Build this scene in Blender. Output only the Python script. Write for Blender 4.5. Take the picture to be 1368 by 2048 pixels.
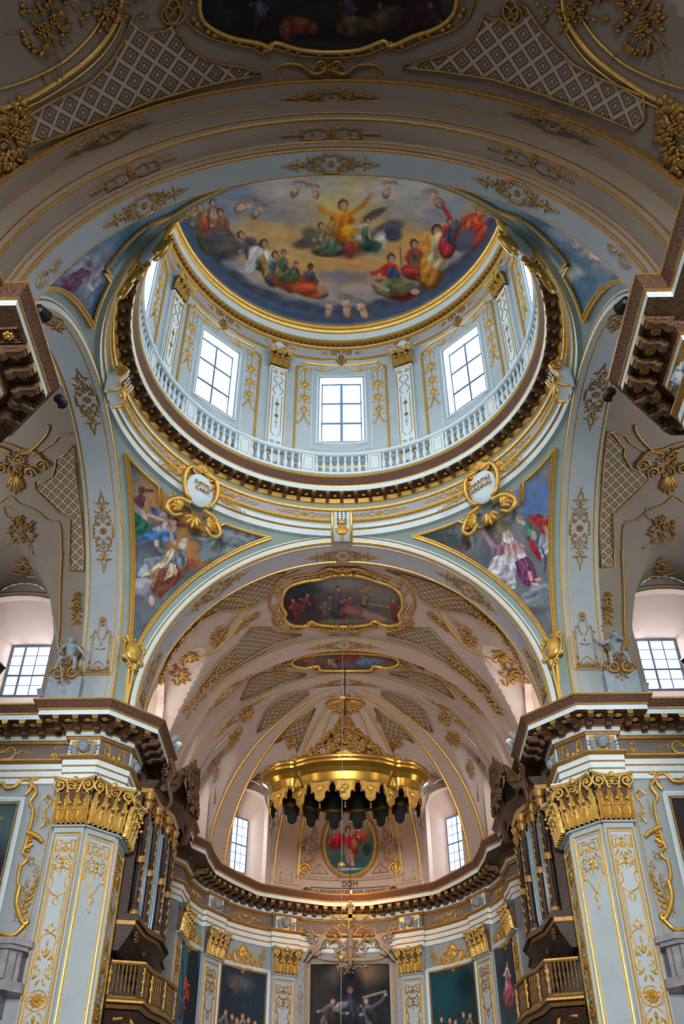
import bpy, math, random
import numpy as np
from math import sin, cos, pi, radians, sqrt, atan2, hypot
from mathutils import Vector, Matrix
random.seed(7)
RNG = np.random.RandomState(11)
scene = bpy.context.scene
COL = scene.collection
for o in list(bpy.data.objects): bpy.data.objects.remove(o)

# ------------------------------------------------------------------ camera
CAM = np.array([.319, -21.0, 1.6]); TH, PH, RO = radians(40.816), radians(.635), radians(-.233); FPX = 1925.0
FWD = np.array([-sin(PH)*cos(TH), cos(PH)*cos(TH), sin(TH)])
RT0 = np.array([cos(PH), sin(PH), 0.0]); UP0 = np.cross(RT0, FWD)
RT = cos(RO)*RT0 + sin(RO)*UP0; UP = -sin(RO)*RT0 + cos(RO)*UP0
cd = bpy.data.cameras.new('camera'); cam = bpy.data.objects.new('camera', cd); COL.objects.link(cam)
mw = Matrix.Identity(4)
for i in range(3):
    mw[i][0], mw[i][1], mw[i][2], mw[i][3] = RT[i], UP[i], -FWD[i], CAM[i]
cam.matrix_world = mw
cd.sensor_fit = 'VERTICAL'; cd.sensor_height = 36; cd.lens = FPX/2048*36; cd.clip_end = 300
scene.camera = cam

# ------------------------------------------------------------------ sky, daylight, exposure
scene.view_settings.view_transform = 'Standard'; scene.view_settings.look = 'None'
scene.view_settings.gamma = 1; scene.view_settings.use_curve_mapping = False
scene.view_settings.exposure = 0.08
w = bpy.data.worlds.new('sky'); scene.world = w; w.use_nodes = True
bg = w.node_tree.nodes['Background']; bg.inputs[0].default_value = (.72, .84, 1, 1); bg.inputs[1].default_value = 1.6

def area(name, loc, to, sx, sy, power, colr=(1, 1, 1), spread=180):
    l = bpy.data.lights.new(name, 'AREA'); l.shape = 'RECTANGLE'; l.size = sx; l.size_y = sy
    l.energy = power; l.color = colr; l.spread = radians(spread)
    o = bpy.data.objects.new(name, l); COL.objects.link(o)
    o.location = loc; d = Vector(to) - Vector(loc); o.rotation_euler = d.to_track_quat('-Z', 'Y').to_euler()
    return o
DAY = (.90, .95, 1.0); WARM = (1.0, .90, .80)
P_DRUM, P_TRANS, P_APSE, P_NAVE, P_CHOIR, P_WEST, P_BULB, P_FLOOD = 560, 270, 260, 30, 170, 2900, 170, 170
for k in range(8):                                                     # daylight outside the drum windows
    a = radians(90 + 45*k); area('daylight_drum', (8.4*cos(a), 8.4*sin(a), 31.9), (0, 0, 31.0), 2.3, 4.2, P_DRUM, DAY)
for s in (-1, 1):                                                      # clerestory daylight outside the transept and choir windows
    area('daylight_transept', (s*11.5, 10.3, 20.6), (s*11.2, 4, 19), 1.9, 2.6, P_TRANS, DAY)
    area('daylight_transept_near', (s*11.5, -10.3, 20.6), (s*11.2, -4, 19), 1.9, 2.6, P_TRANS, DAY)
    area('daylight_transept_end', (s*15.3, 0, 20.5), (0, 2, 17), 5.0, 4.0, P_TRANS*1.5, DAY)
    a = radians(90 + s*42.5); area('daylight_apse', (8.9*cos(a), 18+8.9*sin(a), 20.0), (0, 16, 18.5), 1.5, 2.9, P_APSE, DAY)
    area('daylight_choir', (s*8.6, 11.7, 19.9), (0, 12.5, 21.5), 2.4, 2.6, P_CHOIR, (1, .93, .88))
    for yy in (-14.2, -22.0, -29.8):
        area('daylight_nave', (s*10.6, yy, 20.2), (0, yy, 17), 2.6, 3.4, P_NAVE, WARM)
area('west_fill', (0, -35.2, 10), (0, 10, 10), 6, 9, P_WEST, (1, .96, .93), 62)  # added fill from an unseen west window, narrowed to miss the nave vault

# ------------------------------------------------------------------ materials
def lin(c): return tuple(((v/12.92) if v <= .04045 else ((v+.055)/1.055)**2.4) for v in c)
MATS = {}
def mat(name, c, rough=.6, metal=0, noise=.0, nscale=3, bump=0, bscale=20, c2=None, spec=.4):
    m = bpy.data.materials.new(name); m.use_nodes = True; nt = m.node_tree; b = nt.nodes['Principled BSDF']
    c = lin(c); b.inputs['Base Color'].default_value = (*c, 1); b.inputs['Roughness'].default_value = rough
    b.inputs['Metallic'].default_value = metal; b.inputs['Specular IOR Level'].default_value = spec
    tc = nt.nodes.new('ShaderNodeTexCoord')
    if noise:
        n = nt.nodes.new('ShaderNodeTexNoise'); n.inputs['Scale'].default_value = nscale; n.inputs['Detail'].default_value = 5
        nt.links.new(tc.outputs['Object'], n.inputs['Vector'])
        r = nt.nodes.new('ShaderNodeValToRGB'); d = lin(c2) if c2 else tuple(v*(1-noise) for v in c)
        r.color_ramp.elements[0].position = .32; r.color_ramp.elements[1].position = .68
        r.color_ramp.elements[0].color = (*d, 1); r.color_ramp.elements[1].color = (*c, 1)
        nt.links.new(n.outputs['Fac'], r.inputs[0]); nt.links.new(r.outputs[0], b.inputs['Base Color'])
    if bump:
        n = nt.nodes.new('ShaderNodeTexNoise'); n.inputs['Scale'].default_value = bscale; n.inputs['Detail'].default_value = 3
        nt.links.new(tc.outputs['Object'], n.inputs['Vector'])
        bp = nt.nodes.new('ShaderNodeBump'); bp.inputs['Strength'].default_value = bump; bp.inputs['Distance'].default_value = .05
        nt.links.new(n.outputs['Fac'], bp.inputs['Height']); nt.links.new(bp.outputs[0], b.inputs['Normal'])
    MATS[name] = m; return m
BLUE = mat('pale_blue_plaster', (.70, .745, .76), .7, noise=.10, nscale=1.2, bump=.12, bscale=9)
BLUEW = mat('blue_white_plaster', (.83, .885, .90), .6, noise=.06, nscale=2, bump=.08)
SAGE = mat('sage_grey_plaster', (.60, .67, .645), .7, noise=.12, nscale=1.5)
LILAC = mat('lilac_grey_plaster', (.66, .66, .69), .7, noise=.10)
WARMP = mat('warm_ivory_plaster', (.69, .625, .585), .7, noise=.10, nscale=.8, bump=.1, bscale=7)
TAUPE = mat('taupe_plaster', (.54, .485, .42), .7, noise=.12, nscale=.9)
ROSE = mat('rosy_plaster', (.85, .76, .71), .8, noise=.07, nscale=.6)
GOLDC = mat('pale_capital_gilding', (.86, .70, .36), .36, .35, noise=.25, nscale=10, bump=.2, bscale=40)
GREYP = mat('cool_grey_plaster', (.61, .64, .65), .7, noise=.10, nscale=1.0, bump=.1, bscale=8)
FRIEZE = mat('brown_grey_frieze', (.46, .43, .42), .6, noise=.2, nscale=2)
GOLD = mat('gilding', (.90, .71, .34), .33, .55, noise=.22, nscale=9, bump=.15, bscale=40)
GOLDS = mat('burnished_gilding', (.66, .50, .20), .28, .75, noise=.15, nscale=2)
GOLDB = mat('brown_gilding', (.48, .35, .18), .38, .5, noise=.4, nscale=14, bump=.3, bscale=50)
GOLDD = mat('aged_gilding', (.72, .54, .27), .38, .5, noise=.35, nscale=12, bump=.25, bscale=50)
BRONZE = mat('dark_gilt_stucco', (.50, .385, .275), .38, .45, noise=.5, nscale=12, bump=.8, bscale=28)
ROPE = mat('brown_leaf_moulding', (.47, .33, .25), .42, .25, noise=.5, nscale=22, bump=1.0, bscale=26)
WOOD = mat('dark_walnut', (.25, .16, .11), .38, .05, noise=.5, nscale=9, bump=.4, bscale=30)
BLACK = mat('black_iron', (.06, .06, .07), .5)
LEAD = mat('grey_window_bars', (.42, .49, .58), .5)
TIN = mat('organ_pipe_tin', (.62, .70, .76), .28, .6, noise=.15, nscale=5)
STONE = mat('grey_stucco', (.58, .63, .66), .7, noise=.25, nscale=7, bump=.5, bscale=20)
IVORY = mat('ivory_stucco', (.68, .62, .55), .65, noise=.25, nscale=7, bump=.5, bscale=22)
MARBLE = mat('pale_veined_marble', (.62, .60, .62), .35, noise=.35, nscale=4)
DARKV = mat('dark_green_black_lining', (.075, .085, .075), .8, noise=.4, nscale=6)
FLOORM = mat('red_grey_marble_floor', (.60, .56, .53), .35, noise=.3, nscale=1.5)
SKINP = mat('polished_wood_corpus', (.70, .55, .40), .5, noise=.2, nscale=8)
INK = mat('incised_dark_lettering', (.27, .21, .18), .7)
def glassmat():
    m = bpy.data.materials.new('window_glass'); m.use_nodes = True; nt = m.node_tree; nt.nodes.clear()
    o = nt.nodes.new('ShaderNodeOutputMaterial'); t = nt.nodes.new('ShaderNodeBsdfTransparent'); g = nt.nodes.new('ShaderNodeBsdfGlossy')
    g.inputs['Roughness'].default_value = .1; mx = nt.nodes.new('ShaderNodeMixShader'); mx.inputs[0].default_value = .06
    t.inputs[0].default_value = (.93, .97, 1, 1)
    nt.links.new(t.outputs[0], mx.inputs[1]); nt.links.new(g.outputs[0], mx.inputs[2]); nt.links.new(mx.outputs[0], o.inputs[0]); return m
GLASS = glassmat()
def latticemat():
    """cream diamond lattice standing proud of brown sunk fields, a small square ring and boss in each"""
    m = bpy.data.materials.new('diamond_lattice_stucco'); m.use_nodes = True; nt = m.node_tree; b = nt.nodes['Principled BSDF']; L = nt.links
    uv = nt.nodes.new('ShaderNodeUVMap'); uv.uv_map = 'uv'
    sp = nt.nodes.new('ShaderNodeSeparateXYZ'); L.new(uv.outputs[0], sp.inputs[0])
    def mth(op, a, bb=None):
        n = nt.nodes.new('ShaderNodeMath'); n.operation = op
        for k, v in ((0, a), (1, bb)):
            if v is None: continue
            if isinstance(v, (int, float)): n.inputs[k].default_value = v
            else: L.new(v, n.inputs[k])
        return n.outputs[0]
    a = mth('ADD', sp.outputs[0], sp.outputs[1]); c = mth('SUBTRACT', sp.outputs[0], sp.outputs[1])
    fa = mth('ABSOLUTE', mth('SUBTRACT', mth('FRACT', a), .5)); fc = mth('ABSOLUTE', mth('SUBTRACT', mth('FRACT', c), .5))
    mx = mth('MAXIMUM', fa, fc)
    bar = mth('GREATER_THAN', mx, .405)
    ring = mth('MULTIPLY', mth('GREATER_THAN', mx, .20), mth('LESS_THAN', mx, .265))
    dot = mth('LESS_THAN', mth('ADD', fa, fc), .13)
    k = mth('MAXIMUM', bar, mth('MAXIMUM', mth('MULTIPLY', ring, .55), mth('MULTIPLY', dot, .8)))
    mix = nt.nodes.new('ShaderNodeMixRGB'); mix.inputs[1].default_value = (*lin((.38, .285, .20)), 1); mix.inputs[2].default_value = (*lin((.68, .61, .51)), 1)
    L.new(k, mix.inputs[0]); L.new(mix.outputs[0], b.inputs['Base Color']); b.inputs['Roughness'].default_value = .6
    bp = nt.nodes.new('ShaderNodeBump'); bp.inputs['Strength'].default_value = .8; bp.inputs['Distance'].default_value = .05
    L.new(k, bp.inputs['Height']); L.new(bp.outputs[0], b.inputs['Normal']); return m
LATTICE = latticemat()
def paintmat():
    m = bpy.data.materials.new('fresco_paint'); m.use_nodes = True; nt = m.node_tree; b = nt.nodes['Principled BSDF']
    a = nt.nodes.new('ShaderNodeVertexColor'); a.layer_name = 'paint'; nt.links.new(a.outputs[0], b.inputs['Base Color'])
    b.inputs['Roughness'].default_value = .75; b.inputs['Specular IOR Level'].default_value = .15; return m
PAINT = paintmat()

# ------------------------------------------------------------------ mesh tools
def tag(o, label=None, cat=None, group=None, kind=None):
    for k, v in (('label', label), ('category', cat), ('group', group), ('kind', kind)):
        if v: o[k] = v
    return o
def empty(name, label, cat, loc=(0, 0, 0), group=None, kind=None, M=None):
    o = bpy.data.objects.new(name, None); COL.objects.link(o); o.empty_display_size = .2
    M = M if M is not None else Matrix.Translation(loc); o.matrix_world = M; WM[o.name] = M.copy()
    return tag(o, label, cat, group, kind)
WM = {}                                   # world matrices of the empties that gather parts
def wm(o): return WM.get(o.name, Matrix.Identity(4))
class MB:
    def __init__(s): s.V = []; s.F = []; s.I = []; s.n = 0
    def add(s, V, F, i=0):
        V = [tuple(map(float, v)) for v in V]; b = s.n; s.V += V; s.n += len(V)
        s.F += [tuple(q+b for q in f) for f in F]; s.I += [i]*len(F); return s
    def grid(s, P, i=0, cu=False, cv=False):
        nu, nv = len(P), len(P[0]); F = []
        for a in range(nu if cu else nu-1):
            for b in range(nv if cv else nv-1):
                a2, b2 = (a+1) % nu, (b+1) % nv
                F.append((a*nv+b, a2*nv+b, a2*nv+b2, a*nv+b2))
        return s.add([p for r in P for p in r], F, i)
    def tube(s, pts, r, n=5, i=0, close=False, flat=1.0):
        pts = [np.array(p, float) for p in pts]; m = len(pts)
        if m < 2: return s
        if not hasattr(r, '__len__'): r = [r]*m
        R = []; prev = None
        for k in range(m):
            if close: t = pts[(k+1) % m] - pts[k-1]
            else: t = pts[min(k+1, m-1)] - pts[max(k-1, 0)]
            t = t/(np.linalg.norm(t)+1e-9)
            if prev is None:
                a = np.array([0, 0, 1.]) if abs(t[2]) < .9 else np.array([1., 0, 0]); u = np.cross(t, a)
            else: u = prev - t*np.dot(prev, t)
            u = u/(np.linalg.norm(u)+1e-9); prev = u; v = np.cross(t, u)
            R.append([pts[k] + r[k]*(cos(2*pi*q/n)*u + flat*sin(2*pi*q/n)*v) for q in range(n)])
        s.grid(R, i, cu=close, cv=True)
        if not close:
            s.add(R[0], [tuple(range(n))], i); s.add(R[-1], [tuple(range(n))[::-1]], i)
        return s
    def box(s, c, d, i=0, rz=0, M=None):
        x, y, z = [q/2 for q in d]; V = [(a*x, b*y, e*z) for a in (-1, 1) for b in (-1, 1) for e in (-1, 1)]
        if rz: V = [(v[0]*cos(rz)-v[1]*sin(rz), v[0]*sin(rz)+v[1]*cos(rz), v[2]) for v in V]
        V = [(v[0]+c[0], v[1]+c[1], v[2]+c[2]) for v in V]
        if M is not None: V = [tuple(M @ Vector(v)) for v in V]
        return s.add(V, [(0, 1, 3, 2), (4, 6, 7, 5), (0, 4, 5, 1), (2, 3, 7, 6), (0, 2, 6, 4), (1, 5, 7, 3)], i)
    def blob(s, c, rx, ry, rz, i=0, n=6, m=4, U=None):
        """ellipsoid; U = 3 axis vectors"""
        U = U if U is not None else np.eye(3); c = np.array(c, float); R = []
        for a in range(m+1):
            t = pi*a/m; R.append([c + U[0]*rx*sin(t)*cos(2*pi*b/n) + U[1]*ry*sin(t)*sin(2*pi*b/n) + U[2]*rz*cos(t) for b in range(n)])
        return s.grid(R, i, cv=True)
    def lathe(s, prof, c=(0, 0), n=12, i=0):
        return s.grid([[(c[0]+r*cos(2*pi*k/n), c[1]+r*sin(2*pi*k/n), z) for k in range(n)] for r, z in prof], i, cv=True)
    def build(s, name, mats, parent=None, ang=35, uv=None, paint=None):
        me = bpy.data.meshes.new(name); me.from_pydata(s.V, [], s.F)
        mats = mats if isinstance(mats, (list, tuple)) else [mats]
        for m in mats: me.materials.append(m)
        if len(mats) > 1: me.polygons.foreach_set('material_index', s.I)
        me.polygons.foreach_set('use_smooth', [True]*len(s.F)); me.update()
        if ang < 180: me.set_sharp_from_angle(angle=radians(ang))
        if uv is not None:
            l = me.uv_layers.new(name='uv'); vi = np.zeros(len(me.loops), int); me.loops.foreach_get('vertex_index', vi)
            l.data.foreach_set('uv', np.array(uv, float)[vi].ravel())
        if paint is not None:
            ca = me.color_attributes.new('paint', 'FLOAT_COLOR', 'POINT')
            c = np.ones((len(s.V), 4)); c[:, :3] = paint; ca.data.foreach_set('color', c.ravel())
        o = bpy.data.objects.new(name, me); COL.objects.link(o)
        if parent is not None:
            o.parent = parent; o.matrix_parent_inverse = wm(parent).inverted() if getattr(s, 'world', True) else Matrix.Identity(4)
        return o
def loc(mb): mb.world = False; return mb          # vertices already in the parent's own frame
def sweep(mb, path, prof, ids, zoff=0):
    """profile (distance out of the wall, height) swept along a plan path with mitred corners; room on the right of the path"""
    P = [np.array(p, float) for p in path]; m = len(P); N = []
    for k in range(m-1):
        t = P[k+1]-P[k]; t /= np.linalg.norm(t); N.append(np.array([t[1], -t[0]]))
    Q = []
    for k in range(m):
        a = N[max(k-1, 0)]; b = N[min(k, m-2)]; Q.append((a+b)/(1+a@b))
    for j in range(len(prof)-1):
        R = [[(P[k][0]+Q[k][0]*d, P[k][1]+Q[k][1]*d, z+zoff) for d, z in (prof[j], prof[j+1])] for k in range(m)]
        mb.grid(R, ids[j])
    return mb
ZC = 17.87; RA = 6.97
def arcs(R, zlow, n=48):
    """(lateral, height) points of a stilted round arch"""
    p = [(-R, zlow)] + [(R*sin(a), ZC+R*cos(a)) for a in np.linspace(-pi/2, pi/2, n)] + [(R, zlow)]
    return p
def archsweep(mb, ax, prof, ids, zlow=17.12, n=48):
    for j in range(len(prof)-1):
        (r0, t0), (r1, t1) = prof[j], prof[j+1]
        A, B = arcs(r0, zlow, n), arcs(r1, zlow, n)
        R = [[((a[0], t0, a[1]) if ax == 'Y' else (t0, a[0], a[1])), ((b[0], t1, b[1]) if ax == 'Y' else (t1, b[0], b[1]))] for a, b in zip(A, B)]
        mb.grid(R, ids[j])
    return mb
def ring(mb, prof, ids, n=128, a0=0, a1=2*pi, c=(0, 0)):
    for j in range(len(prof)-1):
        R = [[(c[0]+r*cos(a), c[1]+r*sin(a), z) for r, z in (prof[j], prof[j+1])] for a in np.linspace(a0, a1, n+1)]
        mb.grid(R, ids[j])
    return mb

# ------------------------------------------------------------------ survey: a point of the photograph carried onto a known surface
def ray(x, y): return (x-684)/FPX*RT - (y-1024)/FPX*UP + FWD
def hit(x, y, **k):
    d = ray(x, y); a, v = next(iter(k.items()))
    if a in 'XYZ': i = 'XYZ'.index(a); return CAM + d*(v-CAM[i])/d[i]
    if a == 'R':
        o = CAM[:2]-np.array([0, k.get('y0', 0)]); A = d[:2]@d[:2]; B = o@d[:2]; D = o@o-v*v
        return CAM + d*(-B+sqrt(B*B-A*D))/A
    if a == 'S':
        o = CAM-np.array(k['c']); A = d@d; B = o@d; D = o@o-v*v; q = B*B-A*D
        return CAM + d*(-B+sqrt(max(q, 0)))/A
    if a == 'F':                                                  # v(x,y) = ceiling height
        t0, t1 = k['t']; n = 400; last = t0
        for t in np.linspace(t0, t1, n):
            P = CAM+d*t
            if P[2] > v(P[0], P[1]):
                lo, hi = last, t
                for _ in range(30):
                    m = (lo+hi)/2; P = CAM+d*m
                    if P[2] > v(P[0], P[1]): hi = m
                    else: lo = m
                return CAM+d*lo
            last = t
        return CAM+d*t1
def proj(P):
    D = np.asarray(P, float)-CAM; z = D@FWD
    return 684+FPX*(D@RT)/z, 1024-FPX*(D@UP)/z
# ------------------------------------------------------------------ the shell: walls, piers, entablature
H = 7.76
APC = (0.0, 18.0); APR = 6.8
def apse_pts():
    p = []; pil = (4, 31, 65, 115, 149, 176)
    edges = []
    for a in pil: edges += [(a-5.0, 0), (a-5.0, .15), (a+5.0, .15), (a+5.0, 0)]
    seq = []; 
    for k in range(len(edges)):
        seq.append(edges[k])
        if k % 4 == 3 and k < len(edges)-1:
            a0, a1 = edges[k][0], edges[k+1][0]
            for q in range(1, 6): seq.append((a0+(a1-a0)*q/6, 0))
        if k % 4 == 1:
            seq.append((edges[k][0]+5, .15))
    for a, d in seq:
        r = APR-d; t = radians(180-a); p.append((APC[0]+r*cos(t), APC[1]+r*sin(t)))
    return p
HALF = [(-15, 7.27), (-8.66, 7.27), (-8.66, 6.97), (-H, 6.97), (-6.97, H), (-6.97, 8.95), (-7.12, 8.95), (-7.12, 14.4), (-6.97, 14.4), (-6.97, 15.3), (-7.12, 15.3), (-7.12, 17.2)]
EAST = [(-15, 0)] + HALF + apse_pts()[1:-1] + [(-x, y) for x, y in HALF[::-1]] + [(15, 0)]
WR = [(15, 0), (15, -7.27), (8.66, -7.27), (8.66, -6.97), (H, -6.97), (6.97, -H), (6.97, -8.8), (7.45, -8.8), (7.45, -34)]
WL = [(-x, y) for x, y in WR[::-1]]
ENT = [(0, 14.87), (.07, 14.87), (.07, 15.05), (.10, 15.06), (.10, 15.10), (.10, 15.28), (.13, 15.29), (.13, 15.33), (.13, 15.50), (.24, 15.58), (.24, 15.63), (.03, 15.64), (.03, 16.20),
       (.10, 16.21), (.14, 16.29), (.17, 16.30), (.17, 16.44), (.22, 16.45), (.22, 16.48), (.34, 16.60), (.36, 16.64), (.94, 16.64), (.94, 16.80), (.98, 16.81), (.98, 16.855), (1.08, 17.00), (1.12, 17.07), (1.14, 17.07), (1.14, 17.13), (-.4, 17.15)]
#       0 blue,1 gold,2 frieze,3 rope,4 bronze
EI = [0, 0, 1, 1, 0, 1, 1, 0, 1, 1, 1, 2, 1, 1, 1, 0, 1, 1, 3, 4, 4, 0, 1, 1, 3, 3, 1, 1, 0]
EM = [BLUEW, GOLDD, FRIEZE, ROPE, BRONZE]
def wallrun(n, path, name):
    mb = MB(); sweep(mb, path, [(0, 0), (0, 14.9)], [0]); tag(mb.build(name, GREYP), kind='structure')
    mb = MB(); sweep(mb, path, ENT, EI); return tag(mb.build('trim_%d' % n, EM), kind='structure')
t_east = wallrun(1, EAST, 'wall_east'); t_r = wallrun(2, WR, 'wall_right'); t_l = wallrun(3, WL, 'wall_left')
def along_edge(path, step, d=.68, back=.34):
    """stations spaced along the projecting cornice edge, given at the wall side of each bracket"""
    P = [np.array(p, float) for p in path]; N = []
    for k in range(len(P)-1): t = P[k+1]-P[k]; t /= np.linalg.norm(t); N.append(np.array([t[1], -t[0]]))
    Q = [P[k]+(N[max(k-1, 0)]+N[min(k, len(N)-1)])/(1+N[max(k-1, 0)]@N[min(k, len(N)-1)])*d for k in range(len(P))]; out = []
    for k in range(len(Q)-1):
        L = (Q[k+1]-Q[k])@np.array([-N[k][1], N[k][0]]); L = abs(L)
        if L < .5: continue
        m = max(1, int(round(L/step)))
        for q in range(m): p = Q[k]+(Q[k+1]-Q[k])*(q+.5)/m-N[k]*d; out.append((p[0], p[1], N[k][0], N[k][1]))
    return out
def along(path, step, d0, mn=.9):
    """evenly spaced stations (x, y, direction into the room) on the straight runs of a path"""
    out = []
    for k in range(len(path)-1):
        a, b = np.array(path[k], float), np.array(path[k+1], float); L = np.linalg.norm(b-a)
        if L < mn: continue
        t = (b-a)/L; n = np.array([t[1], -t[0]]); m = max(1, int(round(L/step)))
        for q in range(m):
            p = a+t*L*(q+.5)/m; out.append((p[0], p[1], n[0], n[1]))
    return out
# carved brackets under the cornice, each with a gilded cap
def modillion_mesh():
    mb = loc(MB()); mb.box((0, .30, -.10), (.17, .56, .10)); mb.box((0, .27, -.19), (.13, .42, .10)); mb.tube([(-.085, .50, -.17), (.085, .50, -.17)], .07, 8)
    mb.tube([(-.085, .12, -.24), (.085, .12, -.24)], .10, 8); o = mb.build('modillion', BRONZE); COL.objects.unlink(o); return o.data
def cap_mesh():
    mb = loc(MB())
    for q in range(3): mb.box((0, .585, -.035-.045*q), (.20-.02*q, .03, .022))
    o = mb.build('gilt_cap', GOLD); COL.objects.unlink(o); return o.data
def coffer_mesh():
    mb = loc(MB()); q = [(-.17, .06), (.17, .06), (.17, .48), (-.17, .48)]
    for k, r in ((1, .032), (.74, .022)): mb.tube([(x*k, .27+(y-.27)*k, -.01) for x, y in q], r, 4, close=True)
    for k in range(6): a = pi*k/3; mb.blob((.07*cos(a), .27+.07*sin(a), -.04), .055, .045, .03, 1, 6, 4)
    mb.blob((0, .27, -.05), .035, .035, .035, 1, 7, 5); o = mb.build('coffer_rosette', [BRONZE, GOLD]); COL.objects.unlink(o); return o.data
MOD, MCAP, COF = modillion_mesh(), cap_mesh(), coffer_mesh()
def put(name, data, parent, M):
    o = bpy.data.objects.new(name, data); COL.objects.link(o); o.parent = parent; o.matrix_parent_inverse = Matrix.Identity(4)
    o.matrix_basis = wm(parent).inverted() @ M
    return o
def frame(p, out, up=(0, 0, 1), s=1.0):
    """matrix: local x = along the wall, y = out of the wall, z = up"""
    o = Vector(out).normalized(); u = Vector(up); u = (u-o*u.dot(o)).normalized(); x = o.cross(u)
    M = Matrix.Identity(4)
    for r in range(3): M[r][0], M[r][1], M[r][2], M[r][3] = x[r]*s, o[r]*s, u[r]*s, p[r]
    return M
def onview(x, y, z, m=40):
    px, py = proj((x, y, z)); return -m < px < 1368+m and -m < py < 2048+m and (np.array([x, y, z])-CAM)@FWD > 0
apse_run = []
for a in np.arange(10.5, 172, 4.1):
    t = radians(180-a); apse_run.append((APR*cos(t), APC[1]+APR*sin(t), -cos(t), -sin(t)))
def mods(run, tr):
    for x, y, nx, ny in run:
        if not onview(x, y, 16.6): continue
        M = frame((x+nx*.34, y+ny*.34, 16.65), (nx, ny, 0)); o = put('modillion', MOD, tr, M)
        c = bpy.data.objects.new('gilt_cap', MCAP); COL.objects.link(c); c.parent = o
        if hypot(x, y) < 15 or y < 12: c = bpy.data.objects.new('coffer_rosette', COF); COL.objects.link(c); c.parent = o; c.location = (.30, 0, 0)
straight = [s for s in along_edge(EAST, .56) if s[1] < 17.2 and not (abs(s[0]) < 7.2 and s[1] > 9)]
mods(straight + apse_run, t_east); mods(along_edge(WR, .54), t_r); mods(along_edge(WL, .54), t_l)

# ------------------------------------------------------------------ niches and windows
def opening(hw, z0, cr, rise, m=20):
    p = [(-hw, z0)]
    for k in range(m+1):
        w_ = -hw*cos(pi*k/m); p.append((w_, cr-rise+rise*sqrt(max(0, 1-(w_/hw)**2))))
    return p + [(hw, z0)]
def rectline(hw, z0, z1, m=20):
    p = [(-hw, z0)]
    for k in range(m+1): p.append((-hw*cos(pi*k/m) if m else 0, z1))
    return p + [(hw, z0)]
NW = [0]
def window(P0, T, N, depth, hw, z0, z1, cols, rows, bar=.035, label=None):
    NW[0] += 1; T, N = np.array(T, float), np.array(N, float)
    W = lambda w_, z, d: (P0[0]+T[0]*w_+N[0]*d, P0[1]+T[1]*w_+N[1]*d, z)
    r = empty('window_%d' % NW[0], None, None, W(0, z0, depth), kind='structure')
    fr = MB()
    for a, b in (((-hw, z0), (-hw, z1)), ((hw, z0), (hw, z1)), ((-hw, z0), (hw, z0)), ((-hw, z1), (hw, z1))):
        fr.tube([W(a[0], a[1], depth), W(b[0], b[1], depth)], .05, 4)
    for c in range(1, cols): x = -hw+2*hw*c/cols; fr.tube([W(x, z0, depth), W(x, z1, depth)], bar*(1.3 if c == cols//2 else .6), 4)
    for c in range(1, rows): z = z0+(z1-z0)*c/rows; fr.tube([W(-hw, z, depth), W(hw, z, depth)], bar*(1.3 if (rows > 4 and c == rows//2) or rows < 4 else .5), 4)
    fr.build('glazing_bars', LEAD, r)
    MB().add([W(-hw, z0, depth+.03), W(hw, z0, depth+.03), W(hw, z1, depth+.03), W(-hw, z1, depth+.03)], [(0, 1, 2, 3)]).build('pane', GLASS, r)
def niche(P0, T, N, outer, inner, win, depth, m_plate, m_rev, cols, rows, jamb=.3, bar=.035):
    """plate from the cell outline to the opening, straight jamb, splay back to the window"""
    T, N = np.array(T, float), np.array(N, float)
    W = lambda w_, z, d: (P0[0]+T[0]*w_+N[0]*d, P0[1]+T[1]*w_+N[1]*d, z)
    mb = MB()
    if outer: mb.grid([[W(a, z, 0) for a, z in outer], [W(a, z, 0) for a, z in inner]], 0)
    hw, z0, z1 = win; rl = rectline(hw, z0, z1, len(inner)-3)
    mb.grid([[W(a, z, 0) for a, z in inner], [W(a, z, jamb) for a, z in inner]], 1)
    mb.grid([[W(a, z, jamb) for a, z in inner], [W(a, z, depth) for a, z in rl]], 1)
    mb.add([W(inner[0][0], inner[0][1], 0), W(inner[-1][0], inner[-1][1], 0), W(hw, z0, depth), W(-hw, z0, depth)], [(0, 1, 2, 3)], 1)
    window(P0, T, N, depth-.05, hw, z0, z1, cols, rows, bar); return mb
def cellz(w_, hw, cr, base=17.9, e=2.4):
    q = abs(w_)/hw
    return base+(cr-base)*(1-q**e)**(1/e) if q < 1 else -1e9
def cellcurve(hw, cr, base=17.9, z0=17.12, e=2.4, m=20):
    return [(-hw, z0)] + [(-hw*cos(pi*k/m), cellz(-hw*cos(pi*k/m)*.99999, hw, cr, base, e)) for k in range(m+1)] + [(hw, z0)]

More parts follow.
